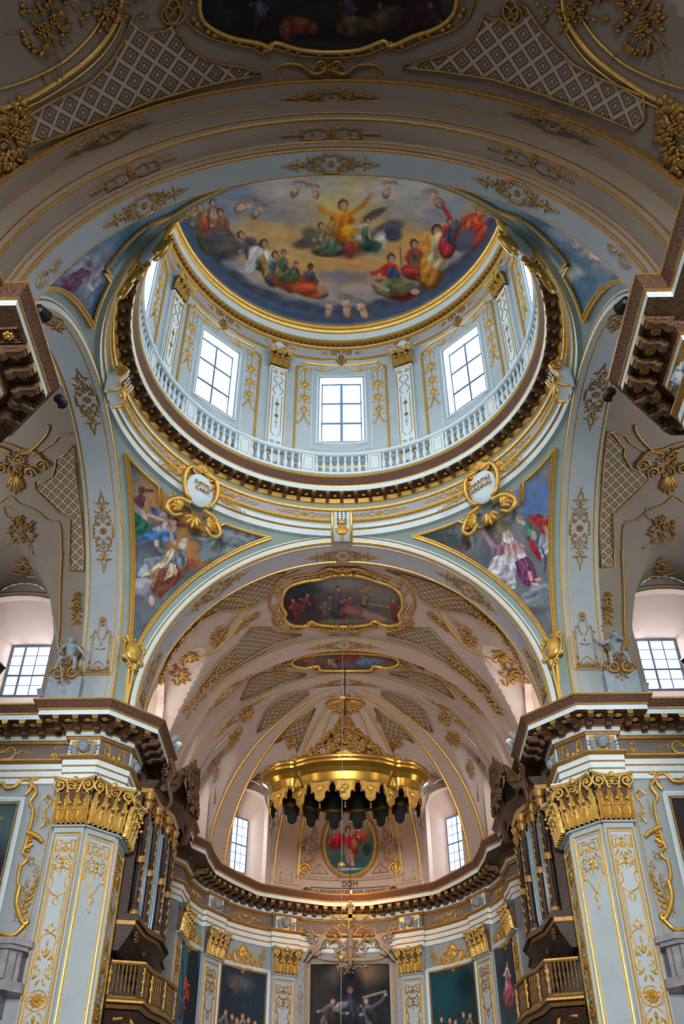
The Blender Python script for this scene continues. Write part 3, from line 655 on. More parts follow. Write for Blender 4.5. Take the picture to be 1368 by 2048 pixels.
def m_pil(w_, H_, full=True):
    """candelabrum ornament of a pilaster panel, origin at the top centre"""
    h = w_/2; m = palm(0, -.28, -pi/2, .22, 5, .45) + [B(0, -.2, .06, .06)]
    m += mirx([T([(.1, -.12), (h*.95, -.12), (h*.95, -.45)], .021), T([(.08, -.2), (h*.6, -.2), (h*.6, -.42)], .023), spiral(h*.72, -.78, .12, pi/2, 1.4, -1, .02), *palm(h*.65, -.48, .8, .14, 3), curve([(h*.15, -.9), (h*.5, -.95), (h*.85, -.85), (h*.9, -1.1), (h*.75, -1.25)], .024, .021, 6), leaf(h*.8, -1.05, -1.2, .2)])
    m += mirx([leaf(h*.45, -.5, -1.0, .2, .08), leaf(h*.5, -.72, 2.2, .18, .07), spiral(h*.3, -.42, .07, 0, 1.2, 1, .02), leaf(h*.25, -.92, -.4, .2, .06), B(h*.4, -1.02, .03, .03)])
    m += [leaf(0, -.62, -pi/2, .25, .12), leaf(0, -.80, -pi/2, .2, .1), B(0, -.66, .1, .04), B(0, -.8, .14, .03), T([(0, -.95), (0, -1.12)], .022)]
    if not full:
        return m + mirx([curve([(h*.6, -1.2), (h*.2, -1.5), (0, -1.62)], .021), curve([(0, -1.62), (.07, -1.72), (0, -1.9)], .021)]) + [leaf(0, -2.0, -pi/2, .12, .08), leaf(-.02, -2.0, pi, .08), leaf(.02, -2.0, 0, .08)]
    def knot(y, f=1):
        return mirx([curve([(0, y), (.08, y-.12*f), (0, y-.26*f)], .022, n=5), curve([(0, y), (.16, y+.08*f), (.26, y+.22*f)], .023, .021, 5), leaf(.05, y+.02, .5, .14, .05), B(.27, y+.23*f, .03, .03)])
    m += knot(-1.75) + knot(-2.75, -1) + mirx([T([(h*.85, -1.5), (h*.85, -2.9)], .021), curve([(h*.7, -1.2), (h*.66, -1.4), (h*.85, -1.5)], .021, n=4)])
    y = -3.75; m += [*palm(0, y+.32, pi/2, .3, 3), leaf(0, y+.62, pi/2, .2, .07)]
    m += mirx([spiral(h*.52, y-.02, .15, pi/2, 1.4, -1, .022), curve([(h*.85, -2.9), (h*.7, y+.45), (h*.9, y+.2), (h*.7, y+.05)], .024, n=6), *palm(h*.8, y+.3, 1.8, .16, 3)])
    m += mirx([leaf(h*.3, -3.5, .9, .2, .07), leaf(h*.3, -3.85, -.6, .22, .08), leaf(h*.45, -4.15, 2.0, .22, .08), *flower(h*.75, -3.45, .06, 5), leaf(h*.35, -5.0, -.8, .24, .08), leaf(h*.4, -5.4, .6, .2, .07), spiral(h*.4, -5.55, .08, 0, 1.2, 1, .02)])
    y = -4.5; m += flower(0, y, .2, 10) + [T([(.26*cos(t), y+.26*sin(t)) for t in np.linspace(0, 2*pi, 20)], .022)]
    m += mirx([*m_cluster_at(h*.72, y, .2, 5), spiral(h*.55, y-.68, .16, -pi/2, 1.4, 1, .022), curve([(h*.3, y-.3), (h*.8, y-.42), (h*.95, y-.7), (h*.8, y-1.0), (h*.6, y-1.15)], .023, n=6), leaf(h*.85, y-.9, -1.6, .22)])
    m += [leaf(0, y-.35, -pi/2, .24, .12), leaf(0, y-.55, -pi/2, .25, .1), B(0, y-.72, .15, .03), T([(0, y-.8), (0, y-1.02)], .022)]
    if H_ > 6.3: m += knot(-6.15) + mirx([T([(h*.6, y-1.2), (h*.85, -6.1), (h*.85, -H_+.1)], .021)])
    if H_ > 7.4: m += knot(-7.35, -1)
    return m
def m_cluster_at(x, y, s, seed): return xf(m_cluster(s, 14, seed), 1, 0, x, y)
def m_foot(h=1.15, w_=.5):
    """trellis standing at the foot of an arch band, origin bottom centre"""
    m = [T([(-w_, .03), (w_, .03)], .02), *palm(0, .06, pi/2, .22, 5), *palm(0, h*.86, pi/2, .22, 5), B(0, h*.82, .07, .07), curve([(-.3, .1), (0, .42), (.3, .1)], .014, n=6), leaf(0, h*.45, pi/2, .16, .06), leaf(0, h*.4, .3, .2, .05), leaf(0, h*.4, pi-.3, .2, .05)]
    return m + mirx([T([(w_*.7, .1), (w_*.66, h*.6)], .018), curve([(w_*.75, h*.5), (w_*.55, h*.72), (.05, h*.56)], .02, n=6), spiral(w_*.7, h*.6, .08, 0, 1.1, 1, .018), curve([(w_*.35, h*.66), (.12, h*.8), (.05, h*.95)], .014, n=5), *flower(w_*.7, .14, .11, 5), *flower(w_*.35, .1, .08, 5), leaf(w_*.7, .3, pi/2, .2, .1)])
def m_garland(L, seed=3, w_=.16):
    r = random.Random(seed); m = [curve([(0, k*L/6+0) if k % 2 else (w_*.3, k*L/6) for k in range(7)], .016, n=4)]
    k = 0; y = 0
    while y < L:
        if k % 3 == 0: m += flower(r.uniform(-.3, .3)*w_, y, w_*.75, 6)
        m += [leaf(0, y, pi/2+r.uniform(.5, 1.3), w_*1.3), leaf(0, y+.05, pi/2-r.uniform(.5, 1.3), w_*1.3)]; y += w_*.8; k += 1
    return m
def m_crest(W=1.6, h=.9):
    """rococo cresting: broken scroll, cartouche and leaf clusters"""
    m = mirx([curve([(.12, .05), (W*.25, .12), (W*.5, 0)], .05, .035, 6), *m_cluster_at(W*.28, .24, .15, 8), *palm(W*.45, .1, .4, .22, 4), spiral(.2, h*.45, .14, pi, 1.3, -1, .035)])
    return m + [T([(.17*cos(t), h*.45+.2*sin(t)) for t in np.linspace(0, 2*pi, 14)], .035)] + palm(0, h*.68, pi/2, .26, 5) + m_cluster_at(0, .16, .14, 4)
def ornament(name, m, f, label=None, cat='ornament', group=None, mt=None, parent=None, n=5, kind=None):
    mb = MB(); stamp(mb, m, f, n=n); o = mb.build(name, mt or GOLDD, parent, ang=180)
    return tag(o, label, cat if parent is None and not kind else None, group, kind)

# ------------------------------------------------------------------ painting by hand: a small canvas in survey coordinates
class Canvas:
    def __init__(s, x0, y0, x1, y1, base, seed=1, amp=.06, fx=4):
        s.x0, s.y0 = x0, y0; s.h, s.w = int(y1-y0), int(x1-x0); s.yy, s.xx = np.mgrid[0:s.h, 0:s.w].astype(float); s.xx += x0; s.yy += y0
        s.A = np.zeros((s.h, s.w, 3)); s.A[:] = np.array(base)/255.; s.rng = np.random.RandomState(seed); s.nz = s.noise(fx, 4); s.nf = s.noise(fx*7, 3); s.A += (s.nz[..., None]-.5)*amp*2
    def noise(s, f, octv=4):
        out = np.zeros((s.h, s.w)); tot = 0
        for o in range(octv):
            n = int(f*2**o)+2; g = s.rng.rand(n, n); u = np.linspace(0, n-1.001, s.w); v = np.linspace(0, n-1.001, s.h); iu, iv = u.astype(int), v.astype(int); fu, fv = u-iu, v-iv
            fu, fv = fu*fu*(3-2*fu), fv*fv*(3-2*fv); a = g[iv][:, iu]; b = g[iv][:, iu+1]; c = g[iv+1][:, iu]; d = g[iv+1][:, iu+1]
            out += ((a*(1-fu)+b*fu)*(1-fv[:, None])+(c*(1-fu)+d*fu)*fv[:, None])*.5**o; tot += .5**o
        return out/tot
    def mix(s, m, col): s.A += m[..., None]*(np.array(col)/255.-s.A)
    def blob(s, x, y, rx, ry, col, a=0, al=1, soft=.25, folds=0):
        c, d = cos(radians(a)), sin(radians(a)); X, Y = s.xx-x, s.yy-y; u = (X*c+Y*d)/rx; v = (-X*d+Y*c)/ry; q = np.sqrt(u*u+v*v)+(s.nz-.5)*.35
        m = np.clip((1-q)/soft+.5, 0, 1)*al; cc = np.array(col, float)
        if folds:
            sh = 1+folds*.5*np.sin(u*6+v*3+s.nz*16)+(s.nf-.5)*.35; s.A += m[..., None]*(np.clip(cc[None, None, :]/255.*sh[..., None]*(1-.22*v)[..., None], 0, 1)-s.A)
        else: s.mix(m, np.array(col))
    def line(s, pts, w_, col, al=1):
        for (x0, y0), (x1, y1) in zip(pts[:-1], pts[1:]):
            dx, dy = x1-x0, y1-y0; L = dx*dx+dy*dy+1e-6; t = np.clip(((s.xx-x0)*dx+(s.yy-y0)*dy)/L, 0, 1); q = np.hypot(s.xx-x0-t*dx, s.yy-y0-t*dy); s.mix(np.clip((w_-q)/1.3+.5, 0, 1)*al, col)
    def poly(s, pts, col, al=1, soft=2.0):
        ins = np.zeros_like(s.xx, bool); n = len(pts)
        for k in range(n):
            (x0, y0), (x1, y1) = pts[k], pts[(k+1) % n]; c = (y0 > s.yy) != (y1 > s.yy)
            with np.errstate(all='ignore'): ins ^= c & (s.xx < (x1-x0)*(s.yy-y0)/(y1-y0+1e-9)+x0)
        s.mix(ins*al, col)
    def cloth(s, pts, col, fold=(1, .4), w_=7, x0=0, y0=0, sc=1):
        pts = [(x0+x/sc, y0+y/sc) for x, y in pts]; ins = np.zeros_like(s.xx, bool); n = len(pts)
        jx, jy = s.xx+(s.nz-.5)*5, s.yy+(s.nf-.5)*3
        for k in range(n):
            (ax, ay), (bx, by) = pts[k], pts[(k+1) % n]
            with np.errstate(all='ignore'): ins ^= ((ay > jy) != (by > jy)) & (jx < (bx-ax)*(jy-ay)/(by-ay+1e-9)+ax)
        sh = 1+.17*np.sin((s.xx*fold[0]+s.yy*fold[1])/w_*1.7+s.nz*30)+(s.nf-.5)*.3+.08*np.sin((s.xx*fold[1]-s.yy*fold[0])/w_+s.nf*8); m = ins*.96
        s.A += m[..., None]*(np.clip(np.array(col)/255.*sh[..., None], 0, 1)-s.A)
    def person(s, x, y, h, robe, cloak=None, lean=0, skin=(196, 150, 118), hair=(70, 48, 36), arm=None, seat=False):
        """seated or standing draped figure, (x, y) = head, h = overall height in survey pixels"""
        h *= getattr(s, 'K', 1); W = getattr(s, 'W', 1); c, d = cos(radians(lean)), sin(radians(lean)); P = lambda u, v: (x+(u*c-v*d)*h, y+(u*d+v*c)*h)
        dk = tuple(v*.62 for v in robe)
        if seat: s.blob(*P(.10, .62), h*.34*W, h*.20, dk, lean+8, 1, .2, .22); s.blob(*P(.04, .58), h*.27*W, h*.17, robe, lean+8, 1, .25, .30)
        else: s.blob(*P(0, .66), h*.17*W, h*.36, dk, lean, 1, .2, .2); s.blob(*P(-.02, .63), h*.12*W, h*.32, robe, lean, 1, .25, .3)
        s.blob(*P(0, .30), h*.14*W, h*.21, robe, lean, 1, .25, .25)
        if cloak: s.blob(*P(.08, .42), h*.13*W, h*.26, cloak, lean-25, 1, .25, .32)
        for q, (u, v) in enumerate(arm or [(-.24, .30), (.24, .36)]):
            sx = -.1 if u < 0 else .1; s.line([P(sx, .2), P(u*.7, v*.6+.12), P(u, v)], h*.040, robe if q else tuple(min(255, v_*1.1) for v_ in robe)); s.blob(*P(u, v), h*.045, h*.04, skin)
        s.blob(*P(0, 0), h*.085, h*.10, hair, lean); s.blob(*P(.012, .022), h*.06, h*.075, skin, lean, 1, .4)
    def finish(s, sat=.85, grain=.07):
        g = s.A.mean(2, keepdims=True); s.A = g+(s.A-g)*sat; s.A *= 1+((s.nf-.5)*grain*2)[..., None]; return s
    def sample(s, px, py):
        x = np.clip(px-s.x0, 0, s.w-1.01); y = np.clip(py-s.y0, 0, s.h-1.01); ix, iy = x.astype(int), y.astype(int); fx, fy = (x-ix)[:, None], (y-iy)[:, None]; A = s.A
        return (A[iy, ix]*(1-fx)+A[iy, ix+1]*fx)*(1-fy)+(A[iy+1, ix]*(1-fx)+A[iy+1, ix+1]*fx)*fy
def tolin(c, gain=1.0):
    c = np.clip(c, 0, 1); c = np.where(c <= .04045, c/12.92, ((c+.055)/1.055)**2.4)*gain; return np.clip(c, 0, .9)
def projv(V):
    D = np.asarray(V, float)-CAM; z = D@FWD; return 684+FPX*(D@RT)/z, 1024-FPX*(D@UP)/z
# ------------------------------------------------------------------ dome fresco
def dome_canvas():
    c = Canvas(330, 340, 1030, 670, (150, 142, 138), 3, .16, 5); c.K = 1.22; c.W = 1.35
    c.blob(690, 480, 330, 110, (204, 172, 120), 0, .75, .9); c.blob(690, 440, 150, 75, (214, 176, 104), 0, .7, .9); c.blob(660, 545, 100, 42, (222, 164, 96), 0, .9, .7); c.blob(560, 500, 80, 50, (216, 172, 112), 10, .75, .8)
    c.blob(835, 500, 90, 45, (220, 164, 96), -20, .85, .8); c.blob(690, 400, 70, 40, (216, 196, 128), 0, .8, .9)
    for x, y, rx, ry, a, col in ((480, 385, 70, 16, 25, (118, 142, 176)), (440, 420, 40, 22, 30, (126, 146, 176)), (520, 425, 45, 12, 15, (120, 144, 178)), (885, 425, 60, 20, -25, (140, 152, 172)), (940, 470, 40, 25, -45, (128, 142, 168)),
                               (570, 380, 60, 26, 10, (196, 190, 188)), (630, 370, 60, 18, 0, (190, 184, 180)), (790, 380, 80, 24, -8, (204, 200, 198)), (850, 400, 50, 24, -20, (180, 176, 178)), (580, 425, 55, 25, 10, (164, 156, 156)), (800, 420, 50, 22, 0, (168, 160, 160)),
                               (410, 500, 50, 20, 45, (150, 152, 162)), (470, 575, 70, 18, 28, (176, 170, 170)), (560, 612, 70, 16, 12, (150, 146, 152)), (690, 590, 70, 26, 0, (184, 172, 164)), (670, 552, 40, 14, 0, (150, 146, 152)), (800, 610, 80, 16, -14, (176, 172, 174)), (900, 560, 60, 18, -35, (178, 170, 168)), (960, 500, 30, 18, -55, (184, 180, 180)), (360, 460, 22, 40, -20, (196, 192, 190)), (700, 555, 50, 12, 0, (134, 130, 142))):
        c.blob(x, y, rx, ry, col, a, .75, .8)
    # dark storm cloud hugging the rim
    C0 = np.array([.0, 0, 36.85])
    for k in range(64):
        t = radians(8+164*k/63); P = hit_dome(t, radians(9.0)); x, y = proj(P); cc = [(74, 82, 102), (92, 98, 114), (60, 68, 86)][k % 3]; c.blob(x, y, 26, 11, cc, degs(t), .8, .9)
        P = hit_dome(t, radians(3.5)); x, y = proj(P); c.blob(x, y, 24, 7, (76, 92, 118), degs(t), .8, .8)
        if k % 2: P = hit_dome(t, radians(17+3*sin(k))); x, y = proj(P); c.blob(x, y, 18, 7, (164, 160, 166), degs(t), .55, .9)
    for k in range(40):
        t = radians(14+152*k/39); P = hit_dome(t, radians(14+2*sin(k*1.7))); x, y = proj(P); c.blob(x, y, 17, 8, [(186, 178, 176), (150, 144, 148), (168, 160, 160)][k % 3], degs(t)+8*sin(k), .6, .8)
    # central group
    c.blob(690, 500, 52, 16, (126, 92, 88), 0, .9, .5); c.blob(690, 485, 44, 20, (84, 72, 60), 0, 1, .4, .2); c.blob(618, 485, 30, 11, (92, 88, 78), -12, .95, .5); c.blob(625, 470, 20, 14, (104, 98, 84), 20, .9, .5); c.blob(775, 460, 34, 16, (88, 88, 98), -25, .9, .5); c.blob(786, 470, 18, 14, (70, 74, 90), 0, .9, .5)
    c.blob(745, 432, 26, 8, (120, 106, 98), -30, .9, .5); c.blob(752, 425, 24, 6, (96, 86, 82), -22, .8, .5)
    c.person(686, 410, 92, (208, 140, 44), (196, 118, 36), 0, (206, 160, 124), (110, 78, 50), [(-.46, .02), (.50, -.18)], True); c.blob(690, 470, 30, 22, (214, 140, 40), 15, 1, .3, .3); c.blob(670, 472, 20, 12, (176, 92, 38), -10, .9, .3, .3)
    c.person(642, 452, 66, (112, 104, 72), (150, 132, 96), -12, seat=True); c.person(664, 438, 40, (170, 130, 80), None, 10); c.person(736, 440, 56, (184, 168, 140), (90, 110, 90), 14, arm=[(-.4, .25), (.2, .5)], seat=True); c.blob(758, 488, 13, 26, (190, 184, 172), 12, .95, .4, .15)
    c.blob(742, 492, 22, 13, (58, 84, 76), 0, .95, .4, .2); c.blob(700, 498, 12, 18, (150, 64, 58), 0, .9, .5, .2); c.blob(660, 492, 18, 18, (96, 112, 96), 0, .9, .5, .3)
    # saints to the left
    c.person(400, 415, 78, (96, 98, 66), (150, 72, 58), -14); c.person(425, 405, 60, (120, 84, 64), (150, 140, 110), -8); c.person(440, 425, 66, (150, 96, 74), None, -6)
    c.blob(420, 470, 22, 10, (150, 76, 54), 30, .8, .5, .3)
    c.blob(445, 490, 40, 30, (92, 84, 84), 30, 1, .3, .25); c.person(482, 470, 70, (108, 98, 98), (84, 78, 82), -35); c.person(528, 487, 74, (176, 132, 58), (204, 196, 184), -14, arm=[(-.35, .2), (-.1, .5)]); c.blob(512, 505, 14, 12, (206, 196, 184), 0, 1, .4, .2); c.blob(502, 532, 10, 22, (204, 200, 200), 10, .9, .5, .2)
    c.person(550, 510, 66, (84, 96, 120), (64, 84, 74), -8, seat=True); c.person(567, 505, 50, (150, 110, 84), (74, 96, 76), 10); c.person(592, 528, 48, (76, 84, 80), (96, 116, 92), 12); c.person(621, 533, 62, (94, 84, 88), (60, 60, 72), 8, seat=True, skin=(110, 84, 66))
    c.blob(590, 568, 52, 18, (160, 74, 38), 12, 1, .3, .35); c.blob(612, 580, 34, 13, (176, 84, 44), 18, 1, .35, .35); c.blob(575, 556, 26, 12, (82, 98, 66), 10, .9, .4, .25); c.blob(645, 578, 12, 10, (190, 150, 118), 30, .9, .5)
    # saints to the right
    c.person(782, 516, 82, (176, 52, 44), (60, 72, 110), 4, arm=[(-.42, .34), (-.1, .4)], seat=True); c.blob(790, 572, 42, 20, (110, 112, 74), -8, 1, .3, .35); c.line([(738, 560), (775, 580)], 4, (170, 160, 130)); c.line([(800, 495), (803, 530)], 1, (90, 70, 50)); c.blob(830, 583, 9, 6, (206, 164, 130))
    c.person(828, 487, 78, (168, 58, 56), (96, 98, 62), -4, seat=True); c.blob(848, 540, 24, 22, (170, 66, 62), -30, .9, .4, .3); c.person(858, 478, 48, (110, 84, 84)); c.person(873, 460, 100, (196, 134, 54), (206, 184, 140), 8, arm=[(-.1, .42), (.42, .2)]); c.blob(886, 488, 22, 28, (204, 182, 136), 12, 1, .3, .2)
    c.person(900, 442, 60, (190, 60, 66), (70, 76, 92), 6); c.blob(920, 450, 20, 14, (84, 88, 104), -20, .9, .4, .3); c.line([(886, 412), (900, 436)], 4, (190, 60, 70)); c.person(958, 420, 72, (180, 70, 40), (196, 96, 54), 28, arm=[(-.3, .4), (.2, -.1)]); c.blob(955, 470, 14, 30, (176, 66, 46), 24, .95, .4, .3); c.blob(930, 480, 18, 24, (92, 98, 120), 30, .9, .5)
    # cherubs: lower centre and in the upper clouds
    for x, y, s, l in ((660, 606, 26, 10), (692, 596, 34, -6), (716, 604, 32, -30), (506, 402, 34, 60), (526, 412, 26, 40), (600, 366, 26, 30), (625, 372, 22, -20), (860, 384, 34, -40), (780, 366, 26, 20)):
        c.person(x, y, s, (204, 164, 138), None, l); c.blob(x-8, y-2, s*.32, s*.16, (150, 136, 124), -30, .8, .5); c.blob(x+9, y-1, s*.3, s*.14, (134, 122, 116), 30, .8, .5)
    return c
def hit_dome(az, el): return np.array([6.79*cos(el)*cos(az), 6.79*cos(el)*sin(az), 36.85+6.79*sin(el)])
def degs(t): return 90-math.degrees(t) if False else (90-math.degrees(t))*-.62
def paintgrid(G, canvas, gain, name, parent=None, mirror=False, sat=.85):
    mb = MB(); mb.grid(G); V = np.array(mb.V); Q = V.copy()
    if mirror: Q[:, 1] = np.abs(Q[:, 1])
    x, y = projv(Q); c = tolin(canvas.finish(sat, .12).sample(x, y), gain); return mb.build(name, PAINT, parent, ang=180, paint=c)
G = [[tuple(hit_dome(a, e)) for a in np.linspace(0, 2*pi, 720)] for e in np.linspace(0, pi/2-.01, 150)]
o = paintgrid(G, dome_canvas(), .82, 'dome_fresco', mirror=True, sat=1.05)
tag(o, 'dome fresco of a gold-robed heavenly figure among clouds, angels and seated saints', 'fresco')

# ------------------------------------------------------------------ pendentive frescoes with gilded frames
def canv_EL():
    c = Canvas(240, 880, 560, 1330, (92, 104, 112), 5, .12, 6); C = lambda p, col, f=(1, .4), w_=6: c.cloth(p, col, f, w_, 220, 940, 4.0235); X = lambda x: 220+x/4.0235; Y = lambda y: 940+y/4.0235
    c.blob(300, 920, 60, 50, (84, 98, 116), 0, .8, .8); c.blob(305, 985, 40, 60, (186, 136, 88), 20, .8, .7); c.blob(335, 1000, 40, 40, (190, 138, 84), 12, .85, .6); c.blob(375, 1070, 42, 60, (188, 130, 70), 0, .95, .45); c.blob(400, 1105, 22, 30, (176, 112, 60), 20, .9, .5)
    c.cloth([(640, 480), (780, 540), (900, 470), (1150, 520), (1180, 560), (960, 660), (740, 740), (690, 650), (740, 620), (650, 540)], (104, 120, 126), (.3, 1), 14, 220, 940, 4.0235); c.line([(X(650), Y(540)), (X(780), Y(560)), (X(900), Y(490)), (X(1100), Y(560))], 3, (146, 156, 158), .8); C([(840, 660), (890, 560), (880, 650)], (170, 184, 176))
    C([(180, 320), (230, 330), (330, 440), (260, 520), (190, 510)], (36, 112, 96), (1, 1)); C([(185, 230), (240, 190), (290, 220), (270, 300), (200, 320)], (92, 52, 72)); C([(200, 270), (300, 360), (320, 440), (260, 380), (190, 330)], (180, 150, 150)); c.blob(X(255), Y(165), 7, 8, (100, 66, 54)); c.line([(X(270), Y(160)), (X(340), Y(170))], 3, (90, 66, 70))
    C([(320, 290), (380, 310), (400, 400), (350, 380)], (48, 92, 176)); C([(400, 360), (440, 300), (480, 240), (480, 340), (470, 410), (430, 420)], (150, 158, 176), (0, 1), 4)
    C([(320, 470), (420, 450), (520, 480), (545, 540), (450, 580), (330, 575), (210, 570), (240, 530), (310, 500)], (62, 116, 178), (.4, 1), 6); C([(330, 470), (420, 440), (450, 480), (380, 520)], (150, 176, 200), (.5, 1))
    C([(420, 430), (470, 395), (545, 420), (550, 470), (500, 500), (430, 480)], (212, 184, 166), (.3, .6), 16); c.line([(X(450), Y(410)), (X(380), Y(385)), (X(310), Y(360))], 3, (212, 178, 158)); c.line([(X(490), Y(500)), (X(500), Y(560)), (X(520), Y(590))], 3, (206, 170, 150)); c.line([(X(540), Y(440)), (X(600), Y(450))], 4, (130, 80, 64)); c.blob(X(528), Y(410), 6.5, 7, (84, 56, 44)); c.blob(X(520), Y(420), 4.5, 5, (206, 168, 148))
    C([(310, 870), (440, 790), (540, 740), (600, 860), (480, 960), (410, 1040), (350, 1000), (320, 920)], (122, 62, 46), (1, -.4), 9); C([(600, 700), (730, 730), (690, 790), (580, 830)], (140, 70, 50), (1, .3), 9); C([(280, 715), (410, 690), (390, 770), (250, 860), (225, 850), (250, 790)], (134, 146, 164), (.5, 1), 6)
    C([(430, 650), (500, 630), (590, 640), (625, 690), (612, 770), (550, 800), (540, 760), (500, 770), (430, 790), (350, 800), (400, 700)], (108, 122, 134), (1, .2), 6); C([(480, 630), (535, 640), (470, 740), (360, 830), (255, 865), (250, 850), (330, 800), (420, 720)], (216, 194, 150), (1, 1), 5); C([(480, 740), (530, 770), (500, 850), (430, 890), (460, 800)], (220, 200, 160), (1, 0), 4); C([(360, 800), (400, 780), (350, 960), (300, 900)], (150, 110, 84), (1, .2), 5)
    c.line([(X(440), Y(660)), (X(395), Y(640)), (X(375), Y(600))], 4, (114, 126, 140)); c.blob(X(374), Y(588), 4.5, 6, (214, 180, 160))
    for q in (-8, -3, 2, 7): c.line([(X(374+q), Y(585)), (X(374+q*2), Y(565))], 1, (214, 180, 160))
    c.blob(X(525), Y(815), 5, 6, (206, 166, 146)); c.line([(X(520), Y(820)), (X(530), Y(850))], 1.3, (206, 166, 146)); c.blob(X(590), Y(585), 9, 9, (170, 166, 160)); c.blob(X(592), Y(578), 7, 6.5, (204, 166, 144)); c.blob(X(585), Y(608), 8, 7, (208, 208, 204)); c.blob(X(600), Y(562), 7, 3.5, (206, 204, 200))
    c.blob(X(255), Y(940), 17, 18, (140, 140, 154)); c.blob(X(240), Y(920), 10, 9, (176, 176, 188), 0, .9, .6); c.line([(X(195), Y(890)), (X(290), Y(885)), (X(320), Y(900))], 4, (170, 168, 182)); c.blob(X(335), Y(1050), 6, 11, (208, 164, 148), -10); c.blob(X(230), Y(1060), 12, 14, (98, 96, 110), 0, .9, .5); return c
def canv_ER():
    c = Canvas(800, 870, 1130, 1330, (104, 112, 118), 8, .12, 6); C = lambda p, col, f=(1, .4), w_=6: c.cloth(p, col, f, w_, 684, 1000, 2); X = lambda x: 684+x/2; Y = lambda y: 1000+y/2
    c.blob(870, 1080, 60, 20, (74, 84, 86), 10, .9, .5); c.blob(1070, 1000, 44, 46, (90, 130, 192), 20, .95, .6); c.blob(1092, 920, 26, 44, (132, 138, 150), 0, .9, .6); c.blob(1032, 975, 34, 26, (118, 150, 198), 0, .8, .7); c.blob(1000, 1025, 40, 22, (146, 150, 152), 0, .8, .7); c.blob(1004, 1062, 20, 20, (154, 128, 98), 0, .8, .7)
    for k in range(6): c.line([(840+k*13, 1052), (846+k*14, 1098)], .8, (54, 62, 66), .7)
    for k in range(3): c.line([(835, 1064+k*11), (915, 1056+k*14)], .8, (54, 62, 66), .7)
    C([(470, 195), (490, 130), (520, 150), (510, 200), (480, 210)], (88, 74, 66)); c.blob(X(503), Y(120), 7, 9, (92, 76, 66)); c.line([(X(518), Y(150)), (X(524), Y(185))], 1.5, (180, 180, 180))
    C([(740, 60), (790, 55), (830, 80), (832, 165), (800, 150), (790, 110), (760, 105)], (190, 56, 60), (1, .3), 5); C([(728, 75), (752, 90), (772, 115), (780, 150), (752, 165), (735, 130)], (88, 140, 116), (1, .2), 5); C([(740, 150), (765, 165), (800, 230), (792, 245), (760, 205)], (178, 40, 50), (1, .2), 4); C([(790, 130), (832, 150), (832, 200), (800, 235), (782, 190)], (156, 170, 192), (1, .3), 4)
    c.blob(X(709), Y(76), 8, 9, (206, 200, 192)); c.blob(X(714), Y(72), 5.5, 6.5, (198, 146, 126)); c.blob(X(725), Y(92), 5, 5, (204, 200, 196)); c.line([(X(765), Y(130)), (X(770), Y(152))], 4, (204, 160, 142)); c.line([(X(815), Y(110)), (X(822), Y(140))], 3.5, (204, 160, 142))
    C([(575, 300), (600, 230), (640, 215), (735, 210), (745, 240), (700, 270), (690, 330), (640, 300), (620, 320)], (198, 196, 206), (1, .6), 5); C([(565, 320), (640, 290), (700, 330), (690, 360), (630, 330)], (176, 178, 190), (.4, 1), 5)
    C([(590, 165), (625, 175), (650, 190), (640, 225), (600, 215)], (150, 112, 140), (1, .3), 4); C([(635, 170), (700, 160), (735, 185), (728, 215), (650, 222)], (196, 150, 150), (1, .3), 5); c.line([(X(600), Y(180)), (X(585), Y(155)), (X(570), Y(130))], 5, (176, 140, 160)); c.blob(X(567), Y(126), 4.5, 6, (206, 160, 140)); c.line([(X(566), Y(122)), (X(558), Y(110))], 1.3, (206, 160, 140))
    C([(640, 165), (645, 130), (662, 118), (682, 130), (690, 160), (670, 175)], (206, 204, 206), (1, 0), 5); c.blob(X(672), Y(142), 4.5, 6, (198, 150, 130)); c.blob(X(690), Y(170), 5, 4, (206, 160, 140))
    C([(690, 245), (740, 225), (762, 250), (790, 320), (770, 340), (745, 348), (715, 330), (700, 290)], (108, 52, 92), (1, -.3), 4); C([(700, 240), (735, 232), (745, 260), (720, 300)], (136, 78, 120), (1, -.2), 4)
    c.blob(X(785), Y(318), 8, 4, (208, 160, 140), -10); c.blob(X(772), Y(338), 9, 4, (210, 164, 146), 10); c.line([(X(750), Y(290)), (X(757), Y(318))], 3.5, (206, 158, 140)); C([(720, 380), (760, 350), (830, 330), (832, 370), (770, 400), (740, 420)], (122, 134, 146), (.3, 1), 7); c.blob(1060, 1225, 40, 12, (86, 94, 106), -10, .9, .5); c.line([(X(800), Y(190)), (X(815), Y(240)), (X(810), Y(290))], 1.2, (60, 62, 70)); return c
def canv_WL():
    c = Canvas(90, 420, 350, 680, (96, 130, 164), 11, .12, 5)
    c.blob(210, 500, 50, 50, (90, 136, 178), 0, .8, .7); c.blob(200, 620, 18, 40, (60, 96, 150), 10, .9, .5); c.blob(170, 545, 40, 24, (160, 160, 176), -40, .9, .6, .15); c.blob(205, 530, 22, 40, (150, 166, 190), 30, .8, .6); c.blob(145, 565, 26, 16, (120, 66, 96), -35, 1, .4, .35); c.blob(168, 550, 14, 12, (176, 150, 170), -35, 1, .4, .3); c.line([(170, 560), (195, 540)], 3, (200, 200, 206)); c.blob(172, 590, 14, 30, (154, 166, 184), 0, .7, .6, .2); c.blob(178, 528, 6, 7, (130, 100, 96)); c.cloth([(120, 560), (165, 535), (185, 545), (150, 580)], (128, 74, 104), (1, 1), 5); c.cloth([(165, 560), (200, 530), (215, 545), (185, 585)], (160, 172, 192), (1, .5), 5); c.blob(275, 470, 40, 30, (70, 130, 140), 0, .8, .8); return c
